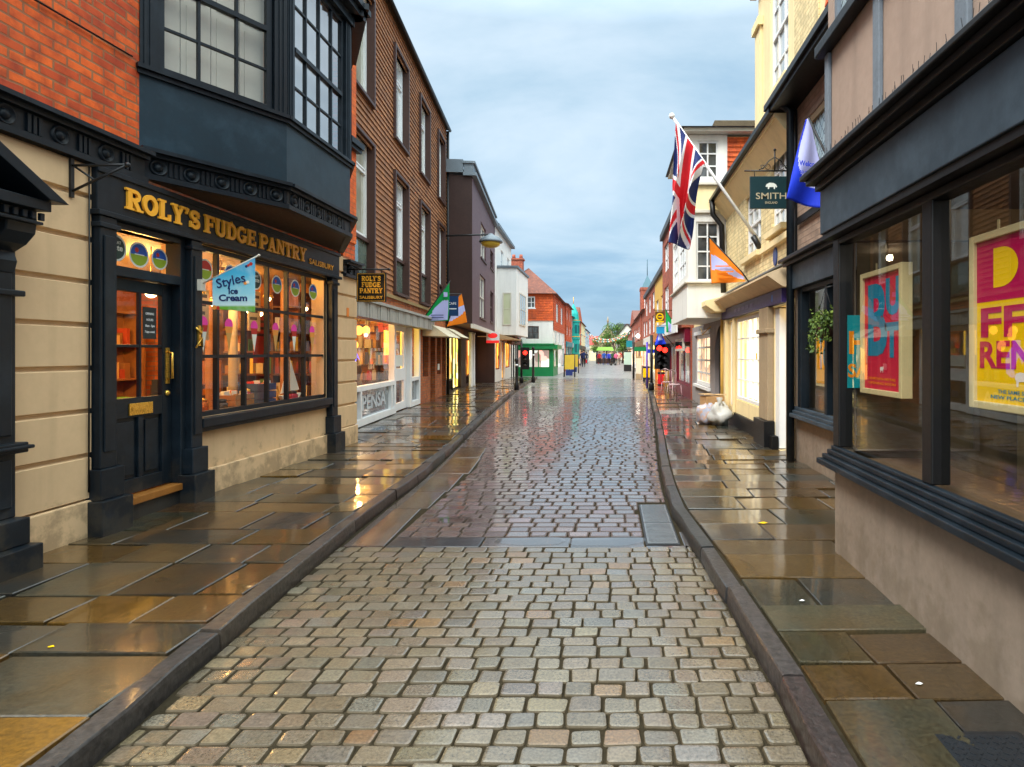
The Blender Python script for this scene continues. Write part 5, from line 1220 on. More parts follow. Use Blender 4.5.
# dark timbered gap house between, across the side street
gh = thing('timbered_house', 'narrow dark timbered brick house behind the white building', 'house', (-7, 38, 0))
mb = MB(); mb.box(WORLD, -9.5, -6.05, 36.4, 39.2, -.05, 6.7); mb.build('wall', [WHITE_R], gh)
mb = MB()
for x in (-6.9, -6.5, -6.12): mb.box(WORLD, x, x+.12, 36.32, 36.398, 0, 6.7)
for y in (36.5, 37.4, 38.3, 39.0): mb.box(WORLD, -6.048, -5.98, y, y+.14, 0, 6.7)
mb.box(WORLD, -9.5, -6.12, 36.34, 36.396, 2.4, 2.6); mb.box(WORLD, -6.046, -5.99, 36.4, 39.2, 2.4, 2.6); mb.build('timbers', [BLACK], gh)
mb = MB(); mb.prism([(-9.8, 36.2, 6.7), (-5.75, 36.2, 6.7), (-7.7, 36.2, 8.0)], (0, 3.2, 0)); rr = mb.build('roof', [REDROOF], gh); mb = MB(); mb.cbox(-6.6, 37.2, 7.6, .7, .7, 1.4); mb.cbox(-6.6, 37.2, 8.33, .82, .82, .08); mb.build('chimney', [BRICK_R], rr)
# ================================================================== near plaster shop (right)
FR1 = street(1.65, 0, 'R'); E1 = 4.40
rs = thing('plaster_shop', 'mauve plaster shop with slate blue fascia and big poster windows at right', 'shop', (1.65, 3.0, PV))
Y0 = .6
mb = MB(); mb.wall(FR1, Y0, E1, -.05, 2.42, [(Y0+.1, 4.32, .80, 2.36)], .12); mb.build('riser_wall', [PINKISH], rs)
FEND, LEND = seg(1.65, E1, 3.2, E1, True)     # return towards the recessed shop
mb = MB(); mb.wall(FEND, 0, LEND, -.05, 2.74, [(.10, 1.0, .85, 2.36)], .1); mb.build('return_wall', [PINKISH], rs)
mb = MB()
for d, z0, z1 in ((.115, .735, .775), (.08, .777, .81), (.05, .812, .845), (.025, .847, .872)): mb.box(FR1, Y0, E1+d*.6, -.02, d, z0, z1)
mb.build('window_sill', [NAVY], rs, .006)
mb = MB(); mb.box(FR1, 4.30, 4.412, -.10, .012, .874, 2.375); mb.box(FR1, 3.06, 3.16, -.09, .01, .874, 2.375); mb.box(FR1, 1.6, 1.70, -.09, .01, .874, 2.375); mb.box(FR1, Y0, 4.30, -.088, .014, 2.33, 2.376); mb.build('window_frame', [BLACK], rs, .008)
mb = MB(); 
for a, b in ((3.15, 4.31), (1.69, 3.07), (Y0, 1.61)): mb.quad(FR1.P(a, -.04, .86), FR1.P(b, -.04, .86), FR1.P(b, -.04, 2.35), FR1.P(a, -.04, 2.35))
mb.build('shop_window', [GLASS_R], rs)
mb = MB(); mb.quad(FEND.P(.09, -.04, .86), FEND.P(1.0, -.04, .86), FEND.P(1.0, -.04, 2.35), FEND.P(.09, -.04, 2.35)); mb.build('return_window', [GLASS_R], rs)
mb = MB(); mb.box(FR1, Y0, E1+.03, .002, .10, 2.42, 2.742); mb.box(FEND, .002, LEND, .002, .06, 2.42, 2.742); mb.build('fascia', [SLATEB], rs, .006)
mb = MB(); mb.box(FR1, Y0, E1+.02, .0, .085, 2.378, 2.418); mb.build('fascia_lip', [BLACK], rs)
mb = MB()
for d, z0, z1 in ((.13, 2.744, 2.79), (.19, 2.791, 2.83), (.23, 2.831, 2.865), (.16, 2.866, 2.90), (.10, 2.901, 2.93)): mb.box(FR1, Y0, E1+d*.45, -.02, d, z0, z1)
mb.build('cornice', [BLACK], rs, .006)
FU = street(1.60, 0, 'R')
mb = MB(); mb.wall(FU, Y0, E1, 2.90, 3.74, [], .1); mb.wall(FU, Y0, E1, 3.74, 7.5, [(1.0, 4.30, 3.82, 5.4)], .1)
mb.quad((1.60, E1, 2.7), (6, E1, 2.7), (6, E1, 7.5), (1.6, E1, 7.5)); mb.quad((1.60, Y0, 0), (6, Y0, 0), (6, Y0, 7.5), (1.6, Y0, 7.5)); mb.build('plaster_wall', [paint('mauve_plaster', (.36, .265, .215), .85, .16, 1.8, .4, streak=.45)], rs)
for u, w_ in ((4.36, .07), (3.55, .085), (2.69, .10), (1.9, .09), (1.1, .09)):
    mb = MB(); mb.box(FU, u-w_/2, u+w_/2, .001, .030, 2.932, 3.72); mb.build('timber_stud', [TIMBER], rs, .006)
mb = MB(); mb.box(FU, Y0, E1+.04, .001, .09, 3.722, 3.80); mb.build('sill_beam', [BLACK], rs, .008)
LEADP = newmat('leaded_pane'); m, nt, b, o = LEADP; uv = uvn(nt)
mp = N(nt, 'ShaderNodeMapping'); mp.inputs['Rotation'].default_value = (0, 0, R(45)); mp.inputs['Scale'].default_value = (1, .8, 1); nt.links.new(uv, mp.inputs[0])
t = N(nt, 'ShaderNodeTexBrick'); nt.links.new(mp.outputs[0], t.inputs['Vector']); t.offset = 0; t.inputs['Scale'].default_value = 1; t.inputs['Brick Width'].default_value = .085; t.inputs['Row Height'].default_value = .085; t.inputs['Mortar Size'].default_value = .006
t.inputs['Color1'].default_value = c4((.25, .33, .38)); t.inputs['Color2'].default_value = c4((.4, .48, .52)); t.inputs['Mortar'].default_value = c4((.02, .02, .02))
nt.links.new(t.outputs[0], b.inputs['Base Color']); b.inputs['Roughness'].default_value = .08; LEADP = m
for a, b_ in ((3.35, 4.30), (2.2, 3.3), (1.0, 2.15)): window(rs, FU, a, b_, 3.82, 5.4, 1, 1, TIMBER, LEADP, d=-.06, fw=.05, name='leaded_window')
# bird spikes on the cornice
mb = MB(); u = Y0+.3
while u < E1:
    mb.tube([FR1.P(u, .08, 2.93), FR1.P(u+random.uniform(-.02, .02), .06+random.uniform(-.02, .03), 3.04)], .0016, 4, cap=False); u += .045
o = mb.build('bird_spikes', [IRON], rs); o['kind'] = 'stuff'
# inside of the near shop
room(rs, FR1, Y0, E1-.02, 3.2, .12, 2.6, paint('dim_buff_wall', (.22, .16, .09), .8, .3), paint('dim_floor', (.06, .04, .03), .6, .3), paint('dim_ceiling', (.14, .12, .10), .8, .1), d=-.15)
mb = MB(); mb.box(FR1, Y0, 4.28, -.60, -.13, .12, .80); mb.build('window_bed', [paint('window_bed_board', (.16, .10, .06), .5, .3)], rs)
mb = MB(); mb.box(FR1, 3.85, 4.2, -1.6, -1.2, .12, 1.35); mb.box(FR1, 2.0, 3.3, -2.2, -1.7, .12, 1.05); mb.build('counter', [paint('counter_buff', (.34, .24, .12), .5, .2)], rs)
point_light('shop_lamp', FR1.P(2.6, -1.2, 2.52), 9, (1, .8, .55), .03)
# framed posters
FRM = paint('pale_oak_frame', (.62, .50, .27), .5, .12, 14)
def poster(u0, u1, z0, z1, d, bgc, label, painter):
    t = thing('framed_poster', label, 'poster', FR1.P((u0+u1)/2, d, z0))
    w_ = .036
    mb = MB()
    mb.box(FR1, u0, u0+w_, d-.07, d, z0, z1); mb.box(FR1, u1-w_, u1, d-.07, d, z0, z1); mb.box(FR1, u0+w_, u1-w_, d-.07, d, z0, z0+w_); mb.box(FR1, u0+w_, u1-w_, d-.07, d, z1-w_, z1)
    mb.box(FR1, (u0+u1)/2+.15, (u0+u1)/2+.165, d-.06, d-.05, z1, z1+.06)
    fr = mb.build('frame', [FRM], t, .006)
    mb = MB(); mb.quad(FR1.P(u0+w_, d-.02, z0+w_), FR1.P(u1-w_, d-.02, z0+w_), FR1.P(u1-w_, d-.02, z1-w_), FR1.P(u0+w_, d-.02, z1-w_)); ar = mb.build('print', [bgc], t)
    painter(t, u0+w_, u1-w_, z0+w_, z1-w_, d-.019); return t
PRED = paint('poster_red', (.56, .005, .045), .4, .05); PTEAL = paint('poster_teal', (.0, .19, .32), .4, .05); PYEL = paint('poster_yellow', (.86, .52, .0), .4, .04); PMAG = paint('poster_magenta', (.47, .0, .075), .4, .05); PORG = paint('poster_orange', (.85, .24, .0), .4, .05); PINKM = paint('poster_white', (.8, .7, .66), .5, .05)
def fat(mb, pts, w, fr, U, Z, d, mi=0, k=0):     # rounded fat stroke; U, Z map unit glyph coordinates
    L, Rr, cl = ribbon(pts, w); n = len(L); dd = d+.0004*k
    W = lambda q: fr.P(U(q[0]), dd, Z(q[1]))
    for i in range(n if cl else n-1):
        j = (i+1) % n; mb.quad(W(L[i]), W(L[j]), W(Rr[j]), W(Rr[i]), mi)
    if not cl:
        for q in (pts[0], pts[-1]): mb.poly([W((q[0]+w/2*math.cos(a*math.pi/8), q[1]+w/2*math.sin(a*math.pi/8))) for a in range(16)], mi); dd += .0002
def animal_mark(mb, fr, u, z, s, d, mi=0):
    mb.poly([fr.P(u-s*x, d, z+s*y) for x, y in ((-.5, .1), (-.42, .38), (-.1, .45), (.25, .42), (.42, .55), (.5, .3), (.42, .12), (.4, -.3), (.28, -.3), (.25, -.02), (-.2, -.04), (-.24, -.3), (-.38, -.3), (-.4, .0))], mi)
def art_but(t, u0, u1, z0, z1, d):
    W_, H = u1-u0, z1-z0
    U = lambda x: u1-x*W_; Z = lambda y: z0+y*H
    mb = MB()
    text_mb(mb, 'B', FR1.P(U(.06), d, Z(.32)), (0, -1, 0), (0, 0, 1), H*.86, .001, .030, width=W_*.54); mb.build('letter', [PTEAL], t)
    mb = MB(); text_mb(mb, 'U', FR1.P(U(.60), d, Z(.66)), (0, -1, 0), (0, 0, 1), H*.40, .001, .05, width=W_*.36); mb.build('letter', [PTEAL], t)
    mb = MB(); text_mb(mb, 'T', FR1.P(U(.60), d, Z(.30)), (0, -1, 0), (0, 0, 1), H*.38, .001, .05, width=W_*.36); mb.build('letter', [PTEAL], t)
    mb = MB(); animal_mark(mb, FR1, U(.5), Z(.17), .05, d+.001); mb.build('animal_emblem', [PINKM], t)
    mb = MB(); text_mb(mb, 'THE SAME SHOP IN A NEW PLACE', FR1.P(U(.12), d+.001, Z(.085)), (0, -1, 0), (0, 0, 1), .022, .0006, .01, width=W_*.74); text_mb(mb, 'OPENING SOON', FR1.P(U(.12), d+.001, Z(.045)), (0, -1, 0), (0, 0, 1), .022, .0006, .01, width=W_*.74); mb.build('small_print', [PORG], t)
def art_diff(t, u0, u1, z0, z1, d):
    W_, H = u1-u0, z1-z0
    U = lambda x: u1-x*W_; Z = lambda y: z0+y*H
    mb = MB(); mb.quad(FR1.P(U(0), d, Z(.62)), FR1.P(U(1), d, Z(.62)), FR1.P(U(1), d, Z(1)), FR1.P(U(0), d, Z(1)), 0)
    pass
    mb.poly([FR1.P(U(x), d+.0012, Z(y)) for x, y in [(.24, .70), (.24, .94)]+arc(.34, .82, .22, .12, 90, -90, 14)], 1)
    mb.poly([FR1.P(U(x), d+.0012, Z(y)) for x, y in ((.72, .70), (.72, .94), (.86, .94), (.86, .70))], 1)
    mb.build('top_letters', [PMAG, PYEL], t)
    mb = MB(); text_mb(mb, 'FFE', FR1.P(U(.03), d+.0005, Z(.405)), (0, -1, 0), (0, 0, 1), H*.25, .001, .028, width=W_*.94)
    mb.build('middle_letters', [PMAG], t)
    mb = MB()
    text_mb(mb, 'RENT', FR1.P(U(.03), d+.0005, Z(.215)), (0, -1, 0), (0, 0, 1), .17, .001, .03, width=W_*.95); mb.build('lower_letters', [PMAG], t)
    mb = MB(); animal_mark(mb, FR1, U(.6), Z(.14), .085, d+.001); mb.build('animal_emblem', [PINKM], t)
    mb = MB(); text_mb(mb, 'THE SAME SHOP IN A', FR1.P(U(.3), d+.001, Z(.06)), (0, -1, 0), (0, 0, 1), .024, .0006, .012, width=W_*.6); text_mb(mb, 'NEW PLACE SOON', FR1.P(U(.2), d+.001, Z(.025)), (0, -1, 0), (0, 0, 1), .024, .0006, .012, width=W_*.7); mb.build('small_print', [PTEAL], t)
poster(3.585, 4.18, 1.275, 2.095, -.09, PRED, 'framed red poster with big teal letters BUT in the near shop window', art_but)
poster(2.345, 2.945, 1.285, 2.115, -.11, PYEL, 'framed yellow and magenta poster reading DIFFERENT in the near shop window', art_diff)
FQ = Fr((0, 4.30), (1, 0), (0, -1))
t = thing('teal_poster', 'unframed teal poster with orange letters in the corner of the near shop window', 'poster', (1.9, 4.28, 1.3))
mb = MB(); mb.box(FQ, 1.70, 2.05, .0, .008, 1.30, 1.82); pr = mb.build('print', [paint('teal_print', (.0, .28, .33), .5, .1)], t)
mb = MB(); text_mb(mb, 'HE', FQ.P(1.70, .009, 1.55), (1, 0, 0), (0, 0, 1), .22, .001, .03); text_mb(mb, 'SAME', FQ.P(1.70, .009, 1.38), (1, 0, 0), (0, 0, 1), .13, .001, .03); mb.build('lettering', [PORG], pr)
# stools seen low inside the window
t = thing('radiator', 'pale ribbed radiator low inside the near shop window', 'radiator', FR1.P(2.7, -.75, .12))
mb = MB()
for i in range(12): mb.tube([FR1.P(2.35+i*.055, -.75, .55), FR1.P(2.35+i*.055, -.75, 1.12)], .022, 8)
mb.box(FR1, 2.33, 2.98, -.77, -.73, .50, .56); mb.build('ribs', [WHITE], t)

# ================================================================== recessed dark shopfront
FR2 = street(2.53, 0, 'R')
ds = thing('recessed_shop', 'dark framed shopfront set back between the plaster shop and the cream shop', 'shop', (2.53, 6.3, PV))
mb = MB(); mb.wall(FR2, 4.42, 8.18, -.05, 2.40, [(6.2, 7.95, .80, 2.38)], .12); mb.build('riser_wall', [PINKISH], ds)
mb = MB()
for d, z0, z1 in ((.13, .70, .75), (.09, .752, .79), (.05, .792, .83)): mb.box(FR2, 4.5, 8.15, -.02, d, z0, z1)
mb.build('window_sill', [SLATEB], ds, .006)
mb = MB(); mb.box(FR2, 7.86, 8.0, -.08, .03, .83, 2.40); mb.box(FR2, 6.95, 7.03, -.08, .02, .83, 2.36); mb.box(FR2, 6.15, 6.25, -.08, .03, .83, 2.40); mb.box(FR2, 6.25, 7.86, -.08, .02, 2.34, 2.398); mb.build('window_frame', [NAVY], ds, .006)
mb = MB(); mb.quad(FR2.P(6.2, -.04, .83), FR2.P(7.9, -.04, .83), FR2.P(7.9, -.04, 2.36), FR2.P(6.2, -.04, 2.36)); mb.build('shop_window', [GLASS_R], ds)
mb = MB(); mb.box(FR2, 4.45, 8.2, .002, .09, 2.402, 2.72); mb.build('fascia', [SLATEB], ds, .006)
mb = MB(); mb.box(FR2, 4.45, 8.24, .002, .16, 2.722, 2.77); mb.box(FR2, 4.45, 8.27, .002, .22, 2.772, 2.82); mb.build('cornice', [BLACK], ds, .006)
room(ds, FR2, 4.5, 8.1, 2.6, .12, 2.6, paint('dim_buff_wall2', (.20, .14, .08), .8, .3), paint('dim_floor2', (.06, .04, .03), .6, .3), paint('dim_ceiling2', (.14, .12, .10), .8, .1), d=-.14)
mb = MB(); mb.wall(FR2, 4.42, 8.2, 2.82, 4.85, [(6.9, 7.75, 3.5, 4.55)], .1); mb.quad((2.53, 8.2, 0), (8, 8.2, 0), (8, 8.2, 4.85), (2.53, 8.2, 4.85)); mb.build('upper_wall', [BRICK_W], ds)
window(ds, FR2, 6.9, 7.75, 3.5, 4.55, 1, 1, STONE, LEADP, d=-.06, fw=.09, name='leaded_window')
mb = MB()
for u in (8.1, 6.55): mb.box(FR2, u, u+.1, .001, .03, 2.83, 4.83)
mb.box(FR2, 4.45, 8.0, .0315, .05, 3.25, 3.34); mb.build('timbers', [BLACK], ds)
mb = MB(); mb.box(FR2, 4.45, 8.35, -.3, .34, 4.86, 4.92); mb.box(FR2, 4.45, 8.4, .24, .38, 4.922, 5.0); mb.build('eaves', [BLACK], ds)
mb = MB(); mb.prism([FR2.P(4.42, .36, 4.93), FR2.P(4.42, -3, 6.9), FR2.P(4.42, -6, 4.93)], FR2.P(8.35, 0, 0)-FR2.P(4.42, 0, 0)); mb.build('roof', [REDROOF], ds)
mb = MB(); mb.tube([FR2.P(8.08, .10, .1), FR2.P(8.08, .10, 4.8), FR2.P(8.08, .3, 4.95)], .055); mb.build('drainpipe', [NAVY], ds)
t = thing('window_poster', 'orange poster with teal letters in the window of the recessed dark shop', 'poster', FR2.P(7.5, -.2, 1.2))
mb = MB(); mb.box(FR2, 7.10, 7.75, -.16, -.13, 1.13, 2.08); mb.build('frame', [FRM], t, .004); mb = MB(); mb.box(FR2, 7.14, 7.71, -.129, -.124, 1.17, 2.04); pr = mb.build('print', [paint('orange_yellow_print', (.88, .38, .0), .5, .12, 1.5)], t)
mb = MB()
U = lambda x: 7.71-x*.57; Z = lambda y: 1.17+y*.87
for k, pts in enumerate(([(.10, .90), (.48, .90)], [(.29, .88), (.29, .62)], [(.62, .92), (.62, .62)], [(.88, .92), (.88, .62)], [(.62, .77), (.88, .77)], [(.30, .50), (.30, .28)], arc(.68, .39, .18, .10, 20, 330, 14))): fat(mb, pts, .16, FR2, U, Z, -.123, 0, k)
mb.build('lettering', [paint('teal_letter', (.0, .30, .42), .5, .05)], pr)
# hanging basket
t = thing('hanging_basket', 'trailing green hanging basket in front of the recessed dark shop window', 'hanging basket', FR2.P(6.72, .12, 1.7))
HB = FR2.P(6.72, .12, 1.86)
mb = MB(); mb.lathe(HB-Vector((0, 0, .16)), [(.03, 0), (.08, .03), (.11, .10), (.12, .16)], n=14); mb.build('basket', [BROWNP], t)
mb = MB(); 
for a in (0, 2.1, 4.2): mb.tube([HB+Vector((.14*math.cos(a), .14*math.sin(a), 0)), HB+Vector((0, 0, .42))], .004, 5)
mb.tube([HB+Vector((0, 0, .42)), HB+Vector((.16, 0, .46))], .008, 5); mb.build('chains', [IRON], t)
mb = MB(); rnd = random.Random(4)
leaves(mb, HB+Vector((0, 0, .07)), .15, 260, .05, [0, 1, 2, 2], 1, 1, .7, rnd)
for k in range(16):
    a = rnd.uniform(0, 6.28); L = rnd.uniform(.12, .5); q = .11
    st = [HB+Vector(((q+.018*j)*math.cos(a), (q+.018*j)*math.sin(a), .06+.03*j-L*(j/4)**1.6)) for j in range(5)]
    mb.tube(st, .003, 4)
    for p_ in st[1:]: leaves(mb, p_, .05, 11, .045, [0, 1, 2], 1, 1, 1.2, rnd)
    if k % 2: leaves(mb, st[1]+Vector((0, 0, .08)), .06, 8, .05, [1, 2], 1, 1, 1.5, rnd)
mb.build('plant', [LEAFM, LEAF2, LEAF3], t, recalc=False)

# ================================================================== cream shop with hanging sign
FR3 = street(2.53, 0, 'R'); C0, C1_ = 8.22, 13.08
cs = thing('cream_shop', 'cream painted brick shop with purple fascia and bright lit window', 'shop', (2.53, 10.6, PV))
UW = [(8.6, 9.42, 3.42, 4.62), (10.05, 11.2, 3.28, 4.42)]
mb = MB(); mb.wall(FR3, C0, C1_, 2.74, 4.78, UW, .13); mb.build('upper_wall', [BRICK_C], cs)
mb = MB(); mb.quad((2.53, C1_, -.05), (8, C1_, -.05), (8, C1_, 4.78), (2.53, C1_, 4.78)); mb.quad((2.53, C0+.01, 2.3), (8, C0+.01, 2.3), (8, C0+.01, 4.78), (2.53, C0+.01, 4.78)); mb.build('side_wall', [CREAM_L], cs)
for a, b, z0, z1 in UW: window(cs, FR3, a, b, z0, z1, 3, 4, WHITE, PANE_SKY, d=-.10, fw=.06, bw=.03, meet=(z0+z1)/2, sill=(.10, .09, CREAM_L), name='sash_window')
mb = MB(); mb.box(FR3, 8.25, 9.9, .002, .07, 3.17, 3.26); mb.build('string_course', [CREAM_L], cs)
mb = MB(); mb.box(FR3, C0, C1_+.05, -.1, .28, 4.782, 4.84); mb.prism([FR3.P(C0, .26, 4.78), FR3.P(C0, .002, 4.78), FR3.P(C0, .002, 4.45)], FR3.P(C1_, 0, 0)-FR3.P(C0, 0, 0)); mb.build('eaves_cove', [CREAM_L], cs)
mb = MB(); mb.box(FR3, C0, C1_+.1, .27, .36, 4.842, 4.91); mb.tube([FR3.P(12.98, .32, 4.85), FR3.P(13.0, .30, 4.55), FR3.P(12.95, .12, 4.3), FR3.P(12.95, .08, 2.85)], .06); mb.build('gutter', [BLACK], cs)
mb = MB(); mb.prism([FR3.P(C0, .3, 4.88), FR3.P(C0, -3, 6.4), FR3.P(C0, -6, 4.88)], FR3.P(C1_, 0, 0)-FR3.P(C0, 0, 0)); mb.build('roof', [SLATE], cs)
# tall storey rising behind the eaves
FT = street(2.66, 0, 'R')
mb = MB(); mb.wall(FT, 7.4, 10.75, 4.8, 8.0, [(8.95, 9.95, 5.75, 7.6)], .12, 0, 0); mb.quad((2.66, 10.75, 4.7), (6, 10.75, 4.7), (6, 10.75, 8.0), (2.66, 10.75, 8.0)); mb.quad((2.66, 7.4, 4.7), (6, 7.4, 4.7), (6, 7.4, 8.0), (2.66, 7.4, 8.0)); tw = mb.build('upper_storey', [CREAM_L], cs)
mb = MB(); mb.box(FT, 7.6, 8.6, .002, .02, 4.95, 7.9); mb.build('brick_panel', [BRICK_C], tw)
mb = MB(); mb.box(FT, 10.45, 10.80, .002, .05, 4.9, 7.25); mb.box(FT, 10.4, 10.86, .002, .10, 7.252, 7.4); mb.box(FT, 7.4, 10.9, .002, .12, 7.95, 8.08); mb.box(FT, 7.4, 11.0, -.3, .2, 8.082, 8.2); mb.build('cornice', [CREAM_L], tw)
window(cs, FT, 8.95, 9.95, 5.75, 7.6, 3, 4, WHITE, PANE_SKY, d=-.09, fw=.06, bw=.03, meet=6.68, sill=(.08, .08, CREAM_L), name='sash_window')
mb = MB(); mb.courses(FT, 6.2, 7.38, 4.95, 8.0, [], .12, .025); mb.wall(FT, 6.2, 7.38, 4.8, 8.0, [], .1, d=-.01); mb.build('tile_hanging', [ORTILE], cs)
# ground floor
mb = MB(); mb.wall(FR3, C0, C1_, -.05, 2.25, [(8.28, 9.22, .1, 2.24), (9.95, 12.0, .62, 2.22), (12.2, 12.6, .45, 2.22)], .3); mb.build('ground_floor_wall', [CREAM_L], cs)
mb = MB(); mb.box(FR3, 8.5, C1_, .002, .10, 2.27, 2.475); mb.build('fascia', [paint('deep_purple_fascia', (.035, .022, .12), .45, .2)], cs, .005)
mb = MB(); disc(mb, FR3, 9.0, .101, 2.37, .055, 0); 
for i in range(5): mb.box(FR3, 10.2+i*.33, 10.42+i*.33, .101, .104, 2.34, 2.40, 1)
mb.build('fascia_emblem', [paint('fascia_blue', (.03, .12, .5), .5, .1), paint('fascia_lilac', (.12, .09, .25), .5, .1)], cs)
mb = MB(); mb.prism([FR3.P(8.35, .002, 2.80), FR3.P(8.35, .34, 2.66), FR3.P(8.35, .34, 2.63), FR3.P(8.35, .12, 2.478), FR3.P(8.35, .002, 2.478)], FR3.P(12.6, 0, 0)-FR3.P(8.35, 0, 0)); mb.build('canopy', [paint('canopy_buff', (.66, .50, .32), .7, .15, streak=.3)], cs)
mb = MB(); mb.box(FR3, 8.3, 12.65, .0, .10, 2.802, 2.825); mb.build('canopy_lead', [LEAD], cs)
mb = MB(); mb.prism([FR3.P(12.6, .0, 2.78), FR3.P(12.6, .52, 2.66), FR3.P(12.6, .52, 2.55), FR3.P(12.6, .32, 2.42), FR3.P(12.6, 0, 2.42)], FR3.P(13.3, 0, 0)-FR3.P(12.6, 0, 0)); mb.build('canopy_end_box', [CREAM_L], cs, .012)
# stone pier with dark base
mb = MB(); mb.box(FR3, 9.26, 9.80, .002, .10, .50, 2.265); mb.box(FR3, 9.22, 9.84, .002, .14, 1.86, 1.93); mb.box(FR3, 8.24, 8.30, .002, .10, .1, 2.265); mb.build('stone_pier', [STONE], cs, .01)
mb = MB(); mb.box(FR3, 9.20, 9.88, .002, .17, .0, .50); mb.box(FR3, 9.9, C1_, .002, .05, .0, .36); mb.box(FR3, 9.0, 9.19, .002, .10, .0, .30); mb.build('black_plinth', [BLACK], cs, .008)
# white door in its reveal
mb = MB(); mb.box(FR3, 8.30, 8.98, -.26, -.20, .13, 2.0); mb.box(FR3, 8.42, 8.86, -.199, -.185, .25, .95)
for a in (8.36, 8.56, 8.76): mb.box(FR3, a, a+.16, -.199, -.19, 2.04, 2.2)
d_ = mb.build('door', [WHITE], cs, .004)
mb = MB(); mb.quad(FR3.P(8.44, -.183, 1.05), FR3.P(8.84, -.183, 1.05), FR3.P(8.84, -.183, 1.92), FR3.P(8.44, -.183, 1.92)); mb.build('pane', [emit('lit_door_pane', (1, .85, .55), .9)], d_)
mb = MB(); mb.tube([FR3.P(8.9, -.2, 1.05), FR3.P(8.9, -.15, 1.07), FR3.P(8.9, -.15, 1.28), FR3.P(8.9, -.2, 1.30)], .012); mb.build('handle', [BRASS], d_)
mb = MB(); mb.box(FR3, 9.0, 9.22, -.2, -.012, .12, 2.22); mb.build('door_reveal', [WHITE], cs)
mb = MB(); mb.box(FR3, 8.3, 9.0, -.16, -.15, 2.03, 2.21); mb.build('lit_fanlight', [emit('fanlight_glow', (1, .66, .22), .9)], cs)
mb = MB(); mb.box(FR3, 8.36, 8.44, -.149, -.14, 2.05, 2.19); mb.box(FR3, 8.55, 8.60, -.149, -.14, 2.05, 2.19); mb.build('orange_notice', [PORG], cs)
# bright shop window
sw = window(cs, FR3, 9.97, 11.98, .64, 2.22, 5, 4, WHITE, GLASS, d=-.06, fw=.06, bw=.022, name='lit_shop_window')
mb = MB(); k = 9.99
while k < 11.95: mb.box(FR3, k, k+.13, -.27+.012*((int(k*10)) % 2), -.26+.012*((int(k*10)) % 2), .66, 2.2); k += .137
mb.build('lit_blind', [emit('white_lit_blind', (1, .84, .52), 1.7)], sw)
mb = MB(); mb.box(FR3, 10.42, 10.55, -.037, -.034, 1.42, 1.55); mb.box(FR3, 10.1, 10.2, -.037, -.034, .98, 1.15, 1); mb.build('stickers', [PYEL, PINKM], sw)
sw2 = window(cs, FR3, 12.22, 12.58, .47, 2.2, 1, 2, WHITE, GLASS, d=-.06, fw=.05, bw=.03, name='narrow_shop_window'); mb = MB(); mb.box(FR3, 12.22, 12.58, -.2, -.19, .48, 2.2); mb.build('lit_blind', [MATS['white_lit_blind']], sw2)
mb = MB(); mb.box(FR3, 12.05, 12.15, .002, .06, .3, 2.26); mb.box(FR3, 12.75, 12.95, .002, .08, .3, 2.26); mb.build('corner_posts', [CREAM_L], cs, .008)
mb = MB(); pts = [FR3.P(9.15+.10*math.cos(a*math.pi/12), .02, 3.02+.14*math.sin(a*math.pi/12)) for a in range(24)]; mb.prism(pts, FR3.P(0, -.018, 0)-FR3.P(0, 0, 0)); mb.build('blue_plaque', [paint('plaque_blue', (.03, .07, .22), .4, .1)], cs)
# hanging SMITH sign with scrolled bracket
F8 = facing(8.3)
t = thing('scroll_bracket_sign', 'dark green hanging sign reading SMITH under a scrolled iron bracket', 'sign', (2.2, 8.3, 3.5))
mb = MB(); mb.tube([F8.P(2.53, 0, 4.07), F8.P(1.86, 0, 4.07)], .011); mb.tube([F8.P(2.28, 0, 4.07), F8.P(2.28, 0, 4.34)], .010); mb.ball((2.28, 8.3, 4.36), .02)
for s_ in (1, -1):
    mb.tube([F8.P(2.28+s_*x, 0, 4.08+z) for x, z in ((.0, .18), (.08, .13), (.16, .03), (.22, .005))], .007)
    for cx, r0 in ((.10, .05), (.17, .035)): mb.tube([F8.P(2.28+s_*(cx+r0*(1-i*.05)*math.cos(i*.7)), 0, 4.12+r0*(1-i*.05)*math.sin(i*.7)) for i in range(12)], .005)
for x in (2.0, 2.45): mb.tube([F8.P(x, 0, 4.07), F8.P(x, 0, 3.99)], .006)
mb.box(FR3, 8.27, 8.33, .0, .03, 3.95, 4.2); mb.build('bracket', [IRON], t)
mb = MB(); mb.box(F8, 1.935, 2.50, -.02, .02, 3.545, 3.99); bo = mb.build('board', [paint('dark_teal_board', (.010, .035, .042), .4, .15)], t, .005)
mb = MB(); text_mb(mb, 'SMITH', F8.P(2.225, .0215, 3.675), (1, 0, 0), (0, 0, 1), .125, .003, .003, 0, 'CENTER', width=.42); text_mb(mb, 'ENGLAND', F8.P(2.225, .0215, 3.61), (1, 0, 0), (0, 0, 1), .045, .003, .004, 0, 'CENTER', width=.17)
mb.build('lettering', [paint('pale_gold', (.50, .42, .28), .4, .1)], bo)
mb = MB(); c = (2.225, 3.84)
mb.poly([F8.P(c[0]+.08*x, .0225, c[1]+.08*y) for x, y in ((-1, .1), (-.8, .5), (-.3, .75), (.4, .7), (.85, .4), (1, 0), (.85, -.1), (.75, .15), (.6, -.35), (.45, -.35), (.4, .0), (-.3, 0), (-.4, -.35), (-.6, -.35), (-.6, .05), (-.8, .0))]); mb.build('animal_emblem', [STW], bo)

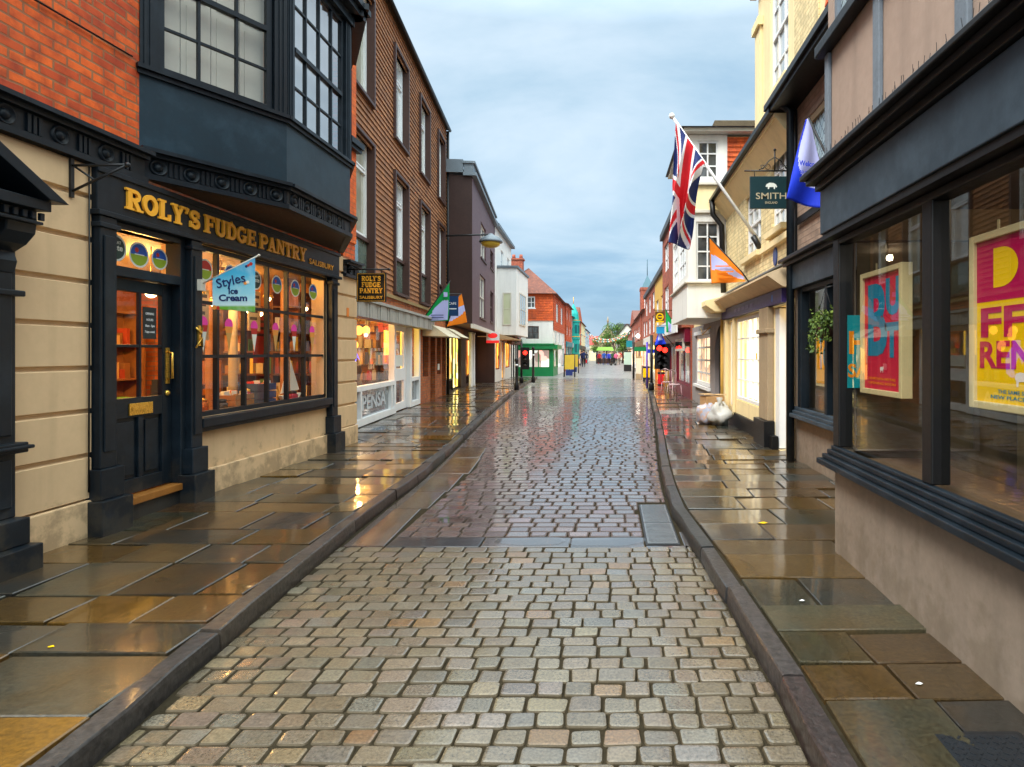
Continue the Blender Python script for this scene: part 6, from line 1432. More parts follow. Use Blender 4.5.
# ================================================================== white house with boxed bay facing the near end
wh = thing('white_bay_house', 'white jettied house with boxed bay windows and orange hung tiles past the cream shop', 'house', (2.6, 15.5, PV))
F13 = facing(13.2); FBY = street(1.70, 0, 'R'); FW4 = street(2.55, 0, 'R')
mb = MB(); mb.box(WORLD, 1.70, 2.62, 13.2, 16.4, 2.32, 3.08); mb.build('bay_base', [WHITE_R], wh, .01)
mb = MB(); mb.wall(F13, 1.72, 2.60, 3.10, 4.62, [(1.90, 2.40, 3.14, 4.44)], .1); mb.wall(F13, 1.74, 2.58, 5.30, 6.35, [(1.93, 2.38, 5.40, 6.22)], .1); mb.wall(FBY, 13.2, 16.4, 3.10, 4.62, [(13.6, 15.0, 3.3, 4.4), (15.2, 16.3, 3.3, 4.4)], .1, d=-.02); mb.wall(FBY, 13.2, 16.4, 5.30, 6.35, [(13.6, 15.0, 5.4, 6.2), (15.2, 16.3, 5.4, 6.2)], .1, d=-.04)
mb.build('bay_wall', [WHITE_R], wh)
mb = MB(); mb.box(WORLD, 1.74, 2.6, 13.22, 16.4, 4.70, 5.24); mb.build('bay_band', [CREAM_L], wh)
mb = MB(); mb.box(WORLD, 1.64, 2.66, 13.12, 16.5, 3.082, 3.12); mb.box(WORLD, 1.66, 2.64, 13.14, 16.5, 4.622, 4.69); mb.box(WORLD, 1.68, 2.62, 13.15, 16.5, 5.242, 5.30); mb.build('bay_mouldings', [OFFW], wh, .008)
for fr, a, b, z0, z1, c, r in ((F13, 1.90, 2.40, 3.14, 4.44, 2, 4), (F13, 1.93, 2.38, 5.40, 6.22, 2, 3)): window(wh, fr, a, b, z0, z1, c, r, WHITE, PANE_DK, d=-.08, fw=.04, bw=.03, name='sash_window')
for z0, z1, o in ((3.3, 4.4, -.02), (5.4, 6.2, -.04)):
    for a, b in ((13.6, 15.0), (15.2, 16.3)): window(wh, FBY, a, b, z0, z1, 3, 3, WHITE, PANE_SKY, d=o-.07, fw=.05, bw=.03, name='sash_window')
mb = MB(); mb.courses(F13, 2.58, 3.9, 4.9, 6.3, [], .11, .02); mb.build('hung_tiles', [ORTILE], wh)
mb = MB(); mb.box(WORLD, 2.60, 7.5, 13.23, 18.6, 2.3, 6.32); mb.build('upper_wall', [CREAM_L], wh)
mb = MB(); mb.box(WORLD, 1.60, 7.6, 13.0, 16.6, 6.36, 6.44); mb.build('eaves_board', [OFFW], wh)
mb = MB(); mb.add([(1.54, 12.92, 6.442), (7.7, 12.92, 6.442), (7.7, 16.7, 6.442), (1.54, 16.7, 6.442), (2.2, 13.6, 6.62), (7, 13.6, 6.62), (7, 16.2, 6.62), (2.2, 16.2, 6.62)], [(0, 1, 5, 4), (1, 2, 6, 5), (2, 3, 7, 6), (3, 0, 4, 7), (4, 5, 6, 7), (3, 2, 1, 0)]); ro = mb.build('roof', [SLATE], wh)
mb = MB(); mb.box(WORLD, 2.42, 3.6, 13.9, 14.5, 6.5, 6.95); mb.build('mossy_ridge', [ROOFT], ro, .02)
# ground floor under the jetty
mb = MB(); mb.wall(FW4, 13.1, 18.6, -.05, 2.32, [(13.28, 14.6, .1, 2.2), (15.3, 17.8, .66, 2.05)], .2); mb.build('ground_floor_wall', [paint('grey_stucco', (.30, .27, .27), .8, .15, 2, .2, streak=.35)], wh)
arch = [FW4.P(13.3, -.1, .1)]+[FW4.P(13.94-.64*math.cos(R(a)), -.1, 1.55+.64*math.sin(R(a))) for a in range(0, 181, 15)]+[FW4.P(14.58, -.1, .1)]
mb = MB(); mb.poly(arch); mb.build('arched_door', [NAVY_L], wh)
mb = MB()
for i in range(1, len(arch)-2):
    a_, b_ = arch[i], arch[i+1]; up = Vector((0, 0, 2.25))
    mb.quad(a_+Vector((-.09, 0, 0)), b_+Vector((-.09, 0, 0)), Vector((b_.x-.09, b_.y, 2.25)), Vector((a_.x-.09, a_.y, 2.25)))
mb.build('arch_head', [MATS['grey_stucco']], wh)
w_ = window(wh, FW4, 15.3, 17.8, .66, 2.05, 3, 4, WHITE, litpane('lit_peach', [(.9, .55, .30), (1, .70, .42), (.8, .5, .3)], .55, 1.0), d=-.08, fw=.1, bw=.05, name='lit_window')
mb = MB(); mb.box(FW4, 15.2, 17.9, .002, .05, 2.06, 2.16); mb.box(FW4, 15.2, 17.9, .002, .08, .58, .655); mb.build('window_surround', [WHITE], wh)
mb = MB(); mb.tube([FW4.P(13.18, .08, .1), FW4.P(13.18, .08, 2.3)], .045); mb.tube([FW4.P(14.9, .05, 2.2), FW4.P(16.2, .05, 2.05), FW4.P(16.5, .05, 2.22)], .012); mb.build('pipe', [OCHRE], wh)
# ================================================================== farther houses on both sides
def rowhouse(nm, label, cat, side, X, y0, y1, ze, wallm, roofm, roof='ridge', rh=1.6, wins=2, floors=(2.9, 4.4), wh_=1.0, ww=.9, shop=None, lit=None, jet=0, depth=7, chim=True, wf=WHITE, pane=PANE_SKY, ztop=2.25, tiles=False):
    fr = street(X, 0, side); s = 1 if side == 'R' else -1
    t = thing(nm, label, cat, (X+s*depth/2, (y0+y1)/2, 0))
    W_ = y1-y0; hol = []
    for z in floors:
        if z+wh_ < ze+.01:
            for i in range(wins): c = y0+W_*(i+.5)/wins; hol.append((c-ww*W_/wins*.28, c+ww*W_/wins*.28, z, z+wh_))
    mb = MB(); mb.wall(fr, y0, y1, ztop+.3, ze, hol, .12, d=jet)
    if tiles: mb.courses(fr, y0, y1, ztop+.3, ze, hol, .16, .03, d=jet+.004)
    for y in (y0, y1): mb.quad(fr.P(y, 0, -.05), fr.P(y, -depth, -.05), fr.P(y, -depth, ztop+.3), fr.P(y, 0, ztop+.3)); mb.quad(fr.P(y, jet, ztop+.3), fr.P(y, -depth, ztop+.3), fr.P(y, -depth, ze), fr.P(y, jet, ze))
    mb.quad(fr.P(y0, -depth, 0), fr.P(y1, -depth, 0), fr.P(y1, -depth, ze), fr.P(y0, -depth, ze))
    if jet: mb.quad(fr.P(y0, jet, ztop+.3), fr.P(y1, jet, ztop+.3), fr.P(y1, -.1, ztop+.3), fr.P(y0, -.1, ztop+.3))
    mb.build('wall', [wallm], t)
    for (a, b, z0, z1) in hol: window(t, fr, a, b, z0, z1, 2, 2, wf, pane, d=jet-.1, fw=.06, bw=.035)
    mb = MB()
    if roof == 'ridge': mb.prism([fr.P(y0-.05, jet+.25, ze), fr.P(y0-.05, -depth/2, ze+rh), fr.P(y0-.05, -depth-.2, ze)], fr.P(y1+.05, 0, 0)-fr.P(y0-.05, 0, 0))
    elif roof == 'gable': mb.prism([fr.P(y0-.1, jet+.15, ze), fr.P((y0+y1)/2, jet+.15, ze+rh), fr.P(y1+.1, jet+.15, ze)], fr.P(0, -depth-.3, 0)-fr.P(0, jet+.15, 0))
    else: mb.box(fr, y0, y1, -depth, jet+.12, ze+.002, ze+.25)
    ro = mb.build('roof', [roofm], t)
    if roof == 'gable': mb = MB(); mb.prism([fr.P(y0+.05, jet+.16, ze+.002), fr.P((y0+y1)/2, jet+.16, ze+rh-.08), fr.P(y1-.05, jet+.16, ze+.002)], fr.P(0, .02, 0)-fr.P(0, 0, 0)); mb.build('gable_wall', [wallm], t)
    if chim:
        c = fr.P(y0+W_*.8, -depth*.42, ze+rh*.7 if roof != 'flat' else ze); mb = MB(); mb.cbox(c.x, c.y, c.z+.5, .7, .8, 1.4); mb.cbox(c.x, c.y, c.z+1.24, .82, .92, .09)
        for k in (-.2, .2): mb.lathe((c.x, c.y+k, c.z+1.285), [(.11, 0), (.09, .28)], n=8)
        mb.build('chimney', [BRICK_R], ro)
    if shop:
        mb = MB(); mb.box(fr, y0+.05, y1-.05, .002, .12+max(0, jet-.2), ztop-.15, ztop+.28); mb.build('fascia', [shop], t)
        h2 = [(y0+.3, y0+W_*.55, .5, ztop-.2), (y0+W_*.62, y1-.3, .12, ztop-.2)]
        mb = MB(); mb.wall(fr, y0, y1, -.05, ztop+.3, h2, .12); mb.build('shopfront', [shop], t)
        for (a, b, z0, z1) in h2: shopwin(t, fr, a, b, z0, z1, 2, lit or LIT2, shop, -.1)
    return t
LITW = litpane('lit_mixed_shop', [(.9, .5, .15), (.3, .1, .05), (1, .7, .3), (.15, .12, .1), (.8, .75, .6), (.6, .1, .05), (.9, .6, .05)], .95, 1.7)
LITD = litpane('dim_shop', [(.05, .05, .05), (.2, .15, .1), (.1, .12, .13), (.35, .3, .22), (.04, .03, .03)], .6, 1.6)
# --- right side
mr = rowhouse('maroon_shop', 'maroon fronted shop with red brick upper storeys past the white bay house', 'shop', 'R', 2.5, 18.6, 25.6, 6.3, BRICK_R, SLATE, 'flat', 0, 2, (3.1, 4.8), 1.1, .9, MAROON, LITD, .26, ztop=2.05, chim=False)
FM = street(2.5, 0, 'R')
mb = MB(); mb.box(FM, 18.8, 25.4, .381, .44, 2.2, 2.68); mb.build('white_fascia', [WHITE], mr); mb = MB(); mb.box(FM, 19.0, 21.2, .13, .2, 1.62, 2.02); mb.build('grey_board', [OFFW], mr)
mb = MB(); mb.box(FM, 19.1, 21.1, .201, .206, 1.7, 1.94); mb.build('board_panel', [PANE_DK], mr)
rowhouse('ochre_house', 'ochre rendered house with orange lit shop on the right side', 'house', 'R', 2.38, 25.7, 31.8, 5.2, OCHRE, SLATE, 'flat', 0, 2, (2.9,), 1.3, .9, paint('orange_front', (.45, .16, .03), .5, .2), LIT2, chim=False)
rowhouse('dark_brick_house', 'dark red brick house with white lower storey on the right side', 'house', 'R', 2.42, 31.9, 41.5, 5.25, BRICK_R, SLATE, 'flat', 0, 3, (2.7, 4.0), .95, .9, paint('white_front', (.62, .6, .55), .5, .1), LIT1)
tb = rowhouse('turret_house', 'red brick house with corner turret and blue-green spire on the right side', 'house', 'R', 2.48, 41.6, 58, 4.6, BRICK_R, REDROOF, 'ridge', 1.2, 4, (2.7,), 1.1, .8, paint('brown_front', (.2, .1, .05), .5, .2), LITW, depth=6)
mb = MB(); mb.box(WORLD, 2.42, 3.5, 47.0, 48.6, 2.6, 6.5); mb.box(WORLD, 2.38, 3.55, 46.95, 48.65, 6.502, 6.7); tu = mb.build('turret', [BRICK_R], tb)
mb = MB(); mb.add([(2.5, 47.0, 6.702), (3.45, 47.0, 6.702), (3.45, 48.6, 6.702), (2.5, 48.6, 6.702), (2.97, 47.8, 7.75)], [(0, 1, 4), (1, 2, 4), (2, 3, 4), (3, 0, 4)]); mb.tube([(2.97, 47.8, 7.7), (2.97, 47.8, 9.0)], .03); mb.build('spire', [paint('verdigris', (.05, .11, .14), .5, .2)], tu)
window(tu, facing(47.0), 2.7, 3.2, 4.6, 5.8, 1, 2, WHITE, PANE_DK, d=.01, fw=.07, glass_d=.03)
rowhouse('gabled_brick_house', 'red brick house with steep gable far along the right side', 'house', 'R', 2.5, 58.2, 70, 4.6, BRICK_R, REDROOF, 'gable', 1.5, 2, (2.7,), 1.2, .8, WHITE, LITW)
rowhouse('brick_terrace_house', 'low dull brick house with grey roof far along the right side', 'house', 'R', 2.6, 70.2, 88, 4.2, BRICK_R, SLATE, 'ridge', 1.5, 3, (2.7,), 1.1, .8, paint('far_front', (.25, .2, .16), .5, .2), LITW)
# --- left side
rowhouse('orange_tiled_house', 'orange tile hung house with turquoise shopfront beyond the corner house', 'house', 'L', -3.72, 50.3, 58, 5.7, ORTILE, REDROOF, 'ridge', 1.2, 2, (3.1, 4.4), .9, .7, BLUESH, LITD, tiles=True)
rowhouse('grey_roof_house', 'grey rendered house with dark slate roof on the left side', 'house', 'L', -3.75, 58.2, 66, 5.1, paint('grey_render', (.38, .36, .36), .7, .1), SLATE, 'ridge', 1.3, 2, (2.9,), 1.1, .8, paint('pale_front', (.5, .5, .48), .5, .1), LITW)
rowhouse('brick_gable_house', 'orange brick house with front gable on the left side', 'house', 'L', -3.8, 66.2, 79, 5.5, BRICK_O, REDROOF, 'gable', 1.6, 2, (2.8,), 1.1, .8, paint('dark_front', (.03, .04, .06), .5, .2), LITW)
rowhouse('cream_house', 'cream rendered house with tall chimney on the left side', 'house', 'L', -3.85, 79.2, 93, 5.6, CREAM_L, REDROOF, 'ridge', 1.3, 3, (2.9,), 1.1, .8, paint('brown_front2', (.12, .07, .05), .5, .2), LITD)
rowhouse('pale_blue_house', 'pale blue rendered house far along the left side', 'house', 'L', -3.9, 93.2, 114, 5.3, paint('pale_blue_render', (.50, .58, .66), .7, .08), SLATE, 'ridge', 1.2, 3, (2.8,), 1.0, .8, WHITE, LITD)
# teal oriel tower
tt = thing('teal_tower', 'narrow teal oriel tower with pointed top on the left side', 'tower', (-3.65, 60.5, .9))
def octo(z, r): return [(-3.68+r*math.cos(R(22.5+45*i)), 60.5+r*math.sin(R(22.5+45*i)), z) for i in range(8)]
mb = MB()
prof = [(.55, 1.0), (.62, 1.2), (.62, 2.9), (.68, 2.95), (.68, 3.15), (.6, 3.2), (.6, 4.6), (.68, 4.65), (.68, 4.8), (.56, 4.85), (.5, 5.5), (.3, 6.0), (.03, 6.5)]
mb.lathe((-3.68, 60.5, 0), [(r, z) for r, z in prof], n=8, smooth=False); mb.build('body', [TEALP], tt)
for z in (1.6, 3.5):
    for a in (-120, -60, -15):
        c = Vector((-3.68+.60*math.cos(R(a)), 60.5+.60*math.sin(R(a)), 0)); mb = MB(); mb.cbox(c.x, c.y, z+.45, .26, .04, .8, 0, R(a+90)); mb.build('window', [paint('teal_dark', (.01, .14, .15), .3, .2)], tt)
mb = MB(); mb.lathe((-3.68, 60.5, 0), [(.70, 3.16), (.70, 3.22)], n=8, smooth=False); mb.lathe((-3.68, 60.5, 0), [(.70, 4.81), (.70, 4.86)], n=8, smooth=False); mb.tube([(-3.68, 60.5, 6.45), (-3.68, 60.5, 7.2)], .03); mb.build('gilded_bands', [GOLD], tt)
# --- street end
fh = thing('red_roof_house', 'cream house with bright red roof closing the far end of the street', 'house', (-2.8, 128, 0))
F126 = facing(126)
mb = MB(); mb.box(WORLD, -6, -1.4, 126, 133, -.05, 3.3); mb.build('wall', [CREAM_L], fh); mb = MB(); mb.prism([(-6.2, 125.7, 3.3), (-6.2, 129.5, 5.2), (-6.2, 133.3, 3.3)], (5, 0, 0)); mb.build('roof', [paint('bright_red_tiles', (.38, .05, .04), .7, .25, 6)], fh)
for x in (-5.2, -3.7, -2.3): window(fh, F126, x, x+.8, 1.6, 2.7, 2, 2, WHITE, PANE_DK, d=.01, fw=.08, glass_d=.03)
sg = thing('stone_gable_house', 'grey stone gabled building with pointed finial at the street end', 'building', (-.4, 114, 0))
F112 = facing(112)
mb = MB(); mb.box(WORLD, -2.2, 1.2, 112, 122, -.05, 4.4); mb.prism([(-2.2, 112, 4.402), (1.2, 112, 4.402), (-.4, 112, 6.6)], (0, .4, 0)); mb.build('wall', [STONE], sg)
mb = MB(); mb.prism([(-2.35, 112.42, 4.4), (1.35, 112.42, 4.4), (-.4, 112.42, 6.75)], (0, 9.8, 0)); mb.box(WORLD, 1.22, 7, 114, 122, 4.2, 7.1); mb.build('roof', [SLATE], sg)
mb = MB(); mb.lathe((-.4, 112.2, 6.5), [(.16, 0), (.13, .8), (.22, .9), (.02, 1.9)], n=8); mb.build('finial', [STONE], sg)
window(sg, F112, -.9, .1, 2.4, 4.0, 2, 2, STONE, PANE_DK, d=.01, fw=.1, glass_d=.03)
th = thing('half_timbered_house', 'half timbered gabled house with pink tiled roof at the street end on the right', 'house', (2.8, 101, 0))
F98 = facing(98)
mb = MB(); mb.box(WORLD, 1.2, 4.4, 98, 106, -.05, 4.4); mb.prism([(1.2, 98, 4.402), (4.4, 98, 4.402), (2.8, 98, 6.3)], (0, .3, 0)); mb.build('wall', [OFFW], th)
mb = MB(); 
for x in (1.25, 1.85, 2.45, 3.05, 3.65, 4.2): mb.box(F98, x, x+.16, .002, .06, 2.0, 4.0)
for z in (1.95, 2.9, 3.95): mb.box(F98, 1.2, 4.4, .062, .10, z, z+.16)
mb.prism([F98.P(1.1, .07, 4.5), F98.P(1.35, .07, 4.5), F98.P(2.86, .07, 6.25), F98.P(2.72, .07, 6.35)], (0, -.06, 0)); mb.prism([F98.P(4.5, .068, 4.5), F98.P(4.25, .068, 4.5), F98.P(2.74, .068, 6.23), F98.P(2.88, .068, 6.35)], (0, -.06, 0)); mb.build('timbers', [BROWNP], th)
mb = MB(); mb.prism([(1.0, 98.32, 4.35), (4.6, 98.32, 4.35), (2.8, 98.32, 6.4)], (0, 8, 0)); mb.build('roof', [paint('pink_tiles', (.34, .14, .11), .7, .25, 5)], th)
shopwin(th, F98, 1.5, 2.7, .3, 1.85, 2, LITW, BROWNP, .01); shopwin(th, F98, 2.9, 4.1, .3, 1.85, 2, LITW, BROWNP, .01)
# trees at the end
def tree(x, y, h, r, label, seed, n=2600):
    t = thing('street_tree', label, 'tree', (x, y, 0)); rnd = random.Random(seed)
    mb = MB(); mb.tube([(x, y, 0), (x+.05, y, h*.25), (x-.03, y, h*.5)], .16, 8, 0, [1, .8, .5])
    for k in range(7):
        a = k*.9; mb.tube([(x, y, h*(.3+.03*k)), (x+r*.35*math.cos(a), y+r*.35*math.sin(a), h*(.5+.04*k)), (x+r*.7*math.cos(a), y+r*.7*math.sin(a), h*(.62+.04*k))], .05, 5, 0, [1, .6, .25])
    mb.build('trunk', [BROWNP], t)
    mb = MB()
    for k in range(15):
        a = rnd.uniform(0, 6.28); q = r*rnd.uniform(.15, .8); z = h*rnd.uniform(.38, .92); q *= 1-.55*max(0, (z/h-.6))/.4
        leaves(mb, (x+q*math.cos(a), y+q*math.sin(a), z), r*rnd.uniform(.28, .46), n//15, .20, [0, 1, 1, 2] if k % 3 else [1, 2, 2], 1, 1, .8, rnd)
    mb.build('crown', [LEAFM, paint('leaf_green', (.07, .15, .02), .6, .4, 20, 0), paint('leaf_bright', (.14, .26, .03), .6, .4, 20, 0)], t, recalc=False)
tree(.6, 95, 6.4, 2.3, 'green leafy tree in front of the half timbered house at the street end', 2)
tree(-.6, 103, 5.2, 1.7, 'smaller green tree in front of the stone gable at the street end', 5)
tree(1.9, 90, 4.6, 1.5, 'dark leafy tree beside the right shopfronts near the street end', 9)
tree(-2.6, 118, 4.6, 1.6, 'tree in front of the red roofed house at the street end', 11)
gs = thing('market_stall', 'bright green canopied market stall at the far end of the street', 'market stall', (-.8, 86, 0))
mb = MB(); mb.add([(-2.0, 85, 1.9), (.6, 85, 1.9), (.6, 87, 1.9), (-2, 87, 1.9), (-1.7, 86, 2.4), (.3, 86, 2.4)], [(0, 1, 5, 4), (1, 2, 5), (2, 3, 4, 5), (3, 0, 4), (3, 2, 1, 0)]); mb.build('canopy', [paint('lime_cloth', (.15, .30, .03), .6, .15)], gs)
for x in (-1.95, .5):
    for y in (85.05, 86.95): mb = MB(); mb.tube([(x, y, 0), (x, y, 1.9)], .03, 6); mb.build('post', [IRON], gs)
mb = MB(); mb.box(WORLD, -1.9, .5, 85.3, 86.2, .7, .8); mb.box(WORLD, -1.9, .5, 85.3, 85.34, .05, .69); mb.build('table', [BROWNP], gs)

# ================================================================== flags and hanging things
def cloth(name, P, nu, nv, colf, mats, parent):
    """thin cloth: P(u, v) -> point, colf(u, v) -> material index"""
    mb = MB(); vs = [P(i/nu, j/nv) for j in range(nv+1) for i in range(nu+1)]; b = 0
    mb.v = [Vector(v) for v in vs]
    for j in range(nv):
        for i in range(nu):
            a = j*(nu+1)+i; mb.f.append([a, a+1, a+nu+2, a+nu+1]); mb.mi.append(colf((i+.5)/nu, (j+.5)/nv)); mb.c.append(None); mb.sm.append(True)
    o = mb.build(name, mats, parent, recalc=False)
    s_ = o.modifiers.new('cloth', 'SOLIDIFY'); s_.thickness = .004; return o
FBLU = paint('flag_navy', (.012, .025, .13), .7, .1); FRED = paint('flag_red', (.62, .015, .025), .7, .1); FWHT = paint('flag_white', (.74, .75, .80), .7, .06)
FORG = paint('flag_orange', (.85, .22, .01), .7, .08); FLIL = paint('flag_lilac', (.45, .48, .82), .7, .06); FROY = paint('flag_royal_blue', (.01, .04, .62), .7, .08); FGRN = paint('flag_green', (.0, .28, .06), .7, .08); INKD = paint('flag_ink', (.03, .05, .18), .6, .1)
t = thing('union_flag', 'Union flag hanging in folds from a white pole on the cream shop', 'flag', (2.5, 10.1, 3.4))
A0 = Vector((2.53, 10.1, 3.40)); A1 = Vector((1.04, 10.1, 5.54))
mb = MB(); mb.tube([A0, A1], .028, 10, 0, [1, .85]); mb.ball(A1, .05); mb.build('pole', [WHITE], t); mb = MB(); mb.tube([A0+Vector((.0, 0, -.1)), A0+Vector((-.12, 0, .12))], .05); mb.build('socket', [IRON], t)
dirp = (A0-A1).normalized()
def PU(f, h):
    top = A1+dirp*(.12+.86*h)
    ft = f*2.0
    x = top.x+(-.10-.02*0)*min(1, f*2)*(1-h)+(1.12+.16*h+.085*math.sin(12*h+3*f)-top.x)*(f**.75)
    z = top.z-f*(2.05-.62*h)-.05*math.sin(3.1*f)*h
    y = 10.1-.03+(.20*math.sin(2*math.pi*(h*2.1)+2.2*f)+.05*math.sin(13*h+5*f))*min(1, f*1.6)
    return (x, y, z)
def union(f, h):
    x, y = f*2-1, h*2-1       # -1..1; aspect 2:1
    X = x*1.0; Y = y*.5
    if abs(Y) < .10 or abs(X) < .10: return 1
    if abs(Y) < .167 or abs(X) < .167: return 2
    for s_ in (1, -1):
        d = (Y-s_*X*.5)/math.sqrt(1.25)
        side = d if (X > 0) == (s_ > 0) else -d
        if -.0 <= (d if X*s_ > 0 else -d) < .06 and False: pass
        if abs(d) < .10: return 1 if (0 < d*(1 if X > 0 else -1) < .066) else 2
    return 0
cloth('cloth', PU, 150, 90, union, [FBLU, FRED, FWHT], t)
def tri(name, pts, nu=14, amp=.03, ph=0, mats=None, colf=None, parent=None):
    """flag cloth spread over the quad pts (a b c d), rippling along y"""
    a, b, c, d = [Vector(p) for p in pts]
    def P(u, v):
        q = (a*(1-u)+b*u)*(1-v)+(d*(1-u)+c*u)*v; return (q.x, q.y+amp*math.sin(6*u+4*v+ph)*v, q.z)
    return cloth(name, P, nu*2, nu*2, colf, mats, parent)
t = thing('orange_flag', 'orange and lilac flag on a curved pole over the cream shop canopy', 'flag', (2.4, 10.5, 2.7))
mb = MB(); mb.tube([(2.50, 10.5, 2.62), (2.46, 10.5, 2.75), (2.32, 10.5, 2.95), (1.72, 10.5, 3.60)], .013); mb.build('pole', [IRON], t)
o = tri('cloth', [(1.74, 10.5, 3.58), (2.33, 10.5, 2.95), (2.36, 10.48, 2.80), (1.77, 10.5, 2.76)], 16, .05, 0, [FORG, FLIL], lambda u, v: 1 if .36 < v+.05*math.sin(5*u) < .70 and u > .04 else 0, t)
mb = MB()
for k in range(3): mb.cbox(2.0, 10.425, 3.06-.075*k-.02*k, .34-.05*k, .004, .022)
mb.build('printed_lines', [FORG], o)
t = thing('blue_welcome_flag', 'royal blue and lilac flag reading Welcome over the recessed dark shop', 'flag', (2.4, 6.2, 3.5))
mb = MB(); mb.tube([(2.53, 6.2, 3.0), (2.05, 6.2, 3.98)], .013); mb.build('pole', [IRON], t)
o = tri('cloth', [(2.02, 6.2, 3.96), (2.06, 6.2, 3.98), (2.30, 6.2, 3.02), (1.80, 6.18, 3.13)], 18, .05, 1, [FROY, FLIL], lambda u, v: 1 if (u-.62)**2/.30+(v-.36)**2/.17 < 1 else 0, t)
mb = MB(); text_mb(mb, 'Welcome', (1.925, 6.10, 3.46), (1, 0, -.12), (0, 0, 1), .075, .003, .02, width=.23); text_mb(mb, 'to our city', (1.93, 6.10, 3.38), (1, 0, -.12), (0, 0, 1), .06, .003, .015, width=.2); mb.build('lettering', [FROY], o)
t = thing('green_flag', 'green flag with lilac triangle on a slanted pole below the brown tiled wall', 'flag', (-5.2, 17, 2.5))
mb = MB(); mb.tube([(-5.42, 17, 2.35), (-4.52, 17, 3.60)], .015); mb.build('pole', [IRON], t)
o = tri('cloth', [(-5.36, 17, 2.46), (-4.55, 17, 3.55), (-4.57, 17, 2.46), (-5.33, 17, 2.44)], 16, .05, 0, [FGRN, FLIL], lambda u, v: 1 if v > .22+.55*abs(u-.62)*1.2 and .16 < u < .97 and v < .98 and v > (.30 if u > .4 else .5) else 0, t)
mb = MB(); 
for k in range(2): mb.cbox(-4.88, 16.94, 2.62-.07*k, .36, .004, .022)
mb.build('printed_lines', [INKD], o); mb = MB(); mb.cbox(-4.64, 16.93, 3.2, .11, .004, .13); mb.build('white_crest', [FLIL], o)
t = thing('navy_board_sign', 'small navy hanging board between the green flag and the orange flag on the left', 'sign', (-4.8, 18, 2.6))
F18 = facing(18)
mb = MB(); mb.box(F18, -4.90, -4.55, -.02, .02, 2.66, 3.26); bo = mb.build('board', [paint('navy_board', (.01, .04, .12), .4, .1)], t); mb = MB(); mb.tube([F18.P(-5.45, 0, 3.32), F18.P(-4.5, 0, 3.32)], .015); mb.build('bracket', [IRON], t)
mb = MB(); text_mb(mb, 'CAFE', F18.P(-4.725, .022, 3.0), (1, 0, 0), (0, 0, 1), .1, .003, .01, 0, 'CENTER', width=.24); mb.box(F18, -4.84, -4.6, .021, .024, 2.86, 2.89); mb.build('lettering', [FWHT], bo)
t = thing('orange_left_flag', 'orange and lilac flag beside the plum building above the left shops', 'flag', (-5.2, 19, 2.4))
t.name = 'orange_flag'
mb = MB(); mb.tube([(-5.6, 19, 2.5), (-4.70, 19, 3.44)], .015); mb.build('pole', [IRON], t)
tri('cloth', [(-4.86, 19, 3.26), (-4.70, 19, 3.43), (-4.52, 19, 2.52), (-5.16, 19, 2.38)], 14, .05, 0, [FORG, FLIL], lambda u, v: 1 if .40 < v < .82 and (u < .85 or v < .6) and v < .62+.4*(1-u)*.6 else 0, t)
# wall lamp
t = thing('wall_lamp', 'dome street lamp with yellow bowl on a long arm from the plum building', 'street lamp', (-4.1, 20.5, 5.2))
mb = MB(); mb.tube([(-5.72, 20.5, 5.55), (-4.07, 20.5, 5.6)], .03); mb.build('arm', [IRON], t)
mb = MB(); mb.lathe((-4.07, 20.5, 5.33), [(.40, 0), (.39, .05), (.30, .16), (.12, .24), (.06, .3)], n=20); mb.build('lamp_shade', [LEAD], t)
mb = MB(); mb.lathe((-4.07, 20.5, 5.14), [(.05, 0), (.2, .03), (.30, .1), (.33, .185)], n=20); mb.build('bowl', [paint('yellow_bowl', (.62, .42, .05), .3, .1)], t)

# ================================================================== street furniture
REDL = emit('red_signal', (1, .015, .008), 4.5); BLKP = paint('signal_black', (.01, .01, .012), .4, .2)
def signal(label, x, y, zs, pole_h, heads, grp=None):
    t = thing('traffic_light', label, 'traffic light', (x, y, PV))
    mb = MB(); mb.tube([(x, y, PV), (x, y, pole_h)], .055); mb.lathe((x, y, PV), [(.11, 0), (.10, .25), (.06, .3)], n=12); mb.build('pole', [BLKP], t)
    for hx, hz in heads:
        mb = MB(); mb.cbox(hx, y-.02, hz-.28, .26, .18, .88); mb.box(facing(y-.11), hx-.20, hx+.20, .0, .012, hz-.80, hz+.26)
        for k in range(3):
            pts = [(hx+.115*math.cos(a), y-.122, hz-.28*k+.115*math.sin(a)) for a in [R(q) for q in range(-10, 191, 20)]]
            for p, q in zip(pts, pts[1:]): mb.quad(p, q, (q[0], q[1]-.14, q[2]), (p[0], p[1]-.14, p[2]))
        mb.tube([(x, y, hz-.3), (hx, y, hz-.3)], .025); h = mb.build('signal_head', [BLKP], t)
        mb = MB(); mb.lathe((hx, y-.124, hz), [(.10, 0), (.08, -.02), (.0, -.035)], 'y', 14); mb.build('red_lens', [REDL], h)
        mb = MB(); mb.lathe((hx, y-.124, hz-.28), [(.10, 0), (.08, -.02), (.0, -.035)], 'y', 14); mb.lathe((hx, y-.124, hz-.56), [(.10, 0), (.08, -.02), (.0, -.035)], 'y', 14); mb.build('unlit_lenses', [PANE_DK], h)
    return t
signal('traffic light showing red beside the left kerb before the side street', -4.28, 29, 0, 2.1, [(-4.08, 1.56)])
signal('traffic light with two red lamps on the right pavement', 1.62, 23.4, 0, 2.25, [(1.92, 1.73), (2.13, 1.66)])
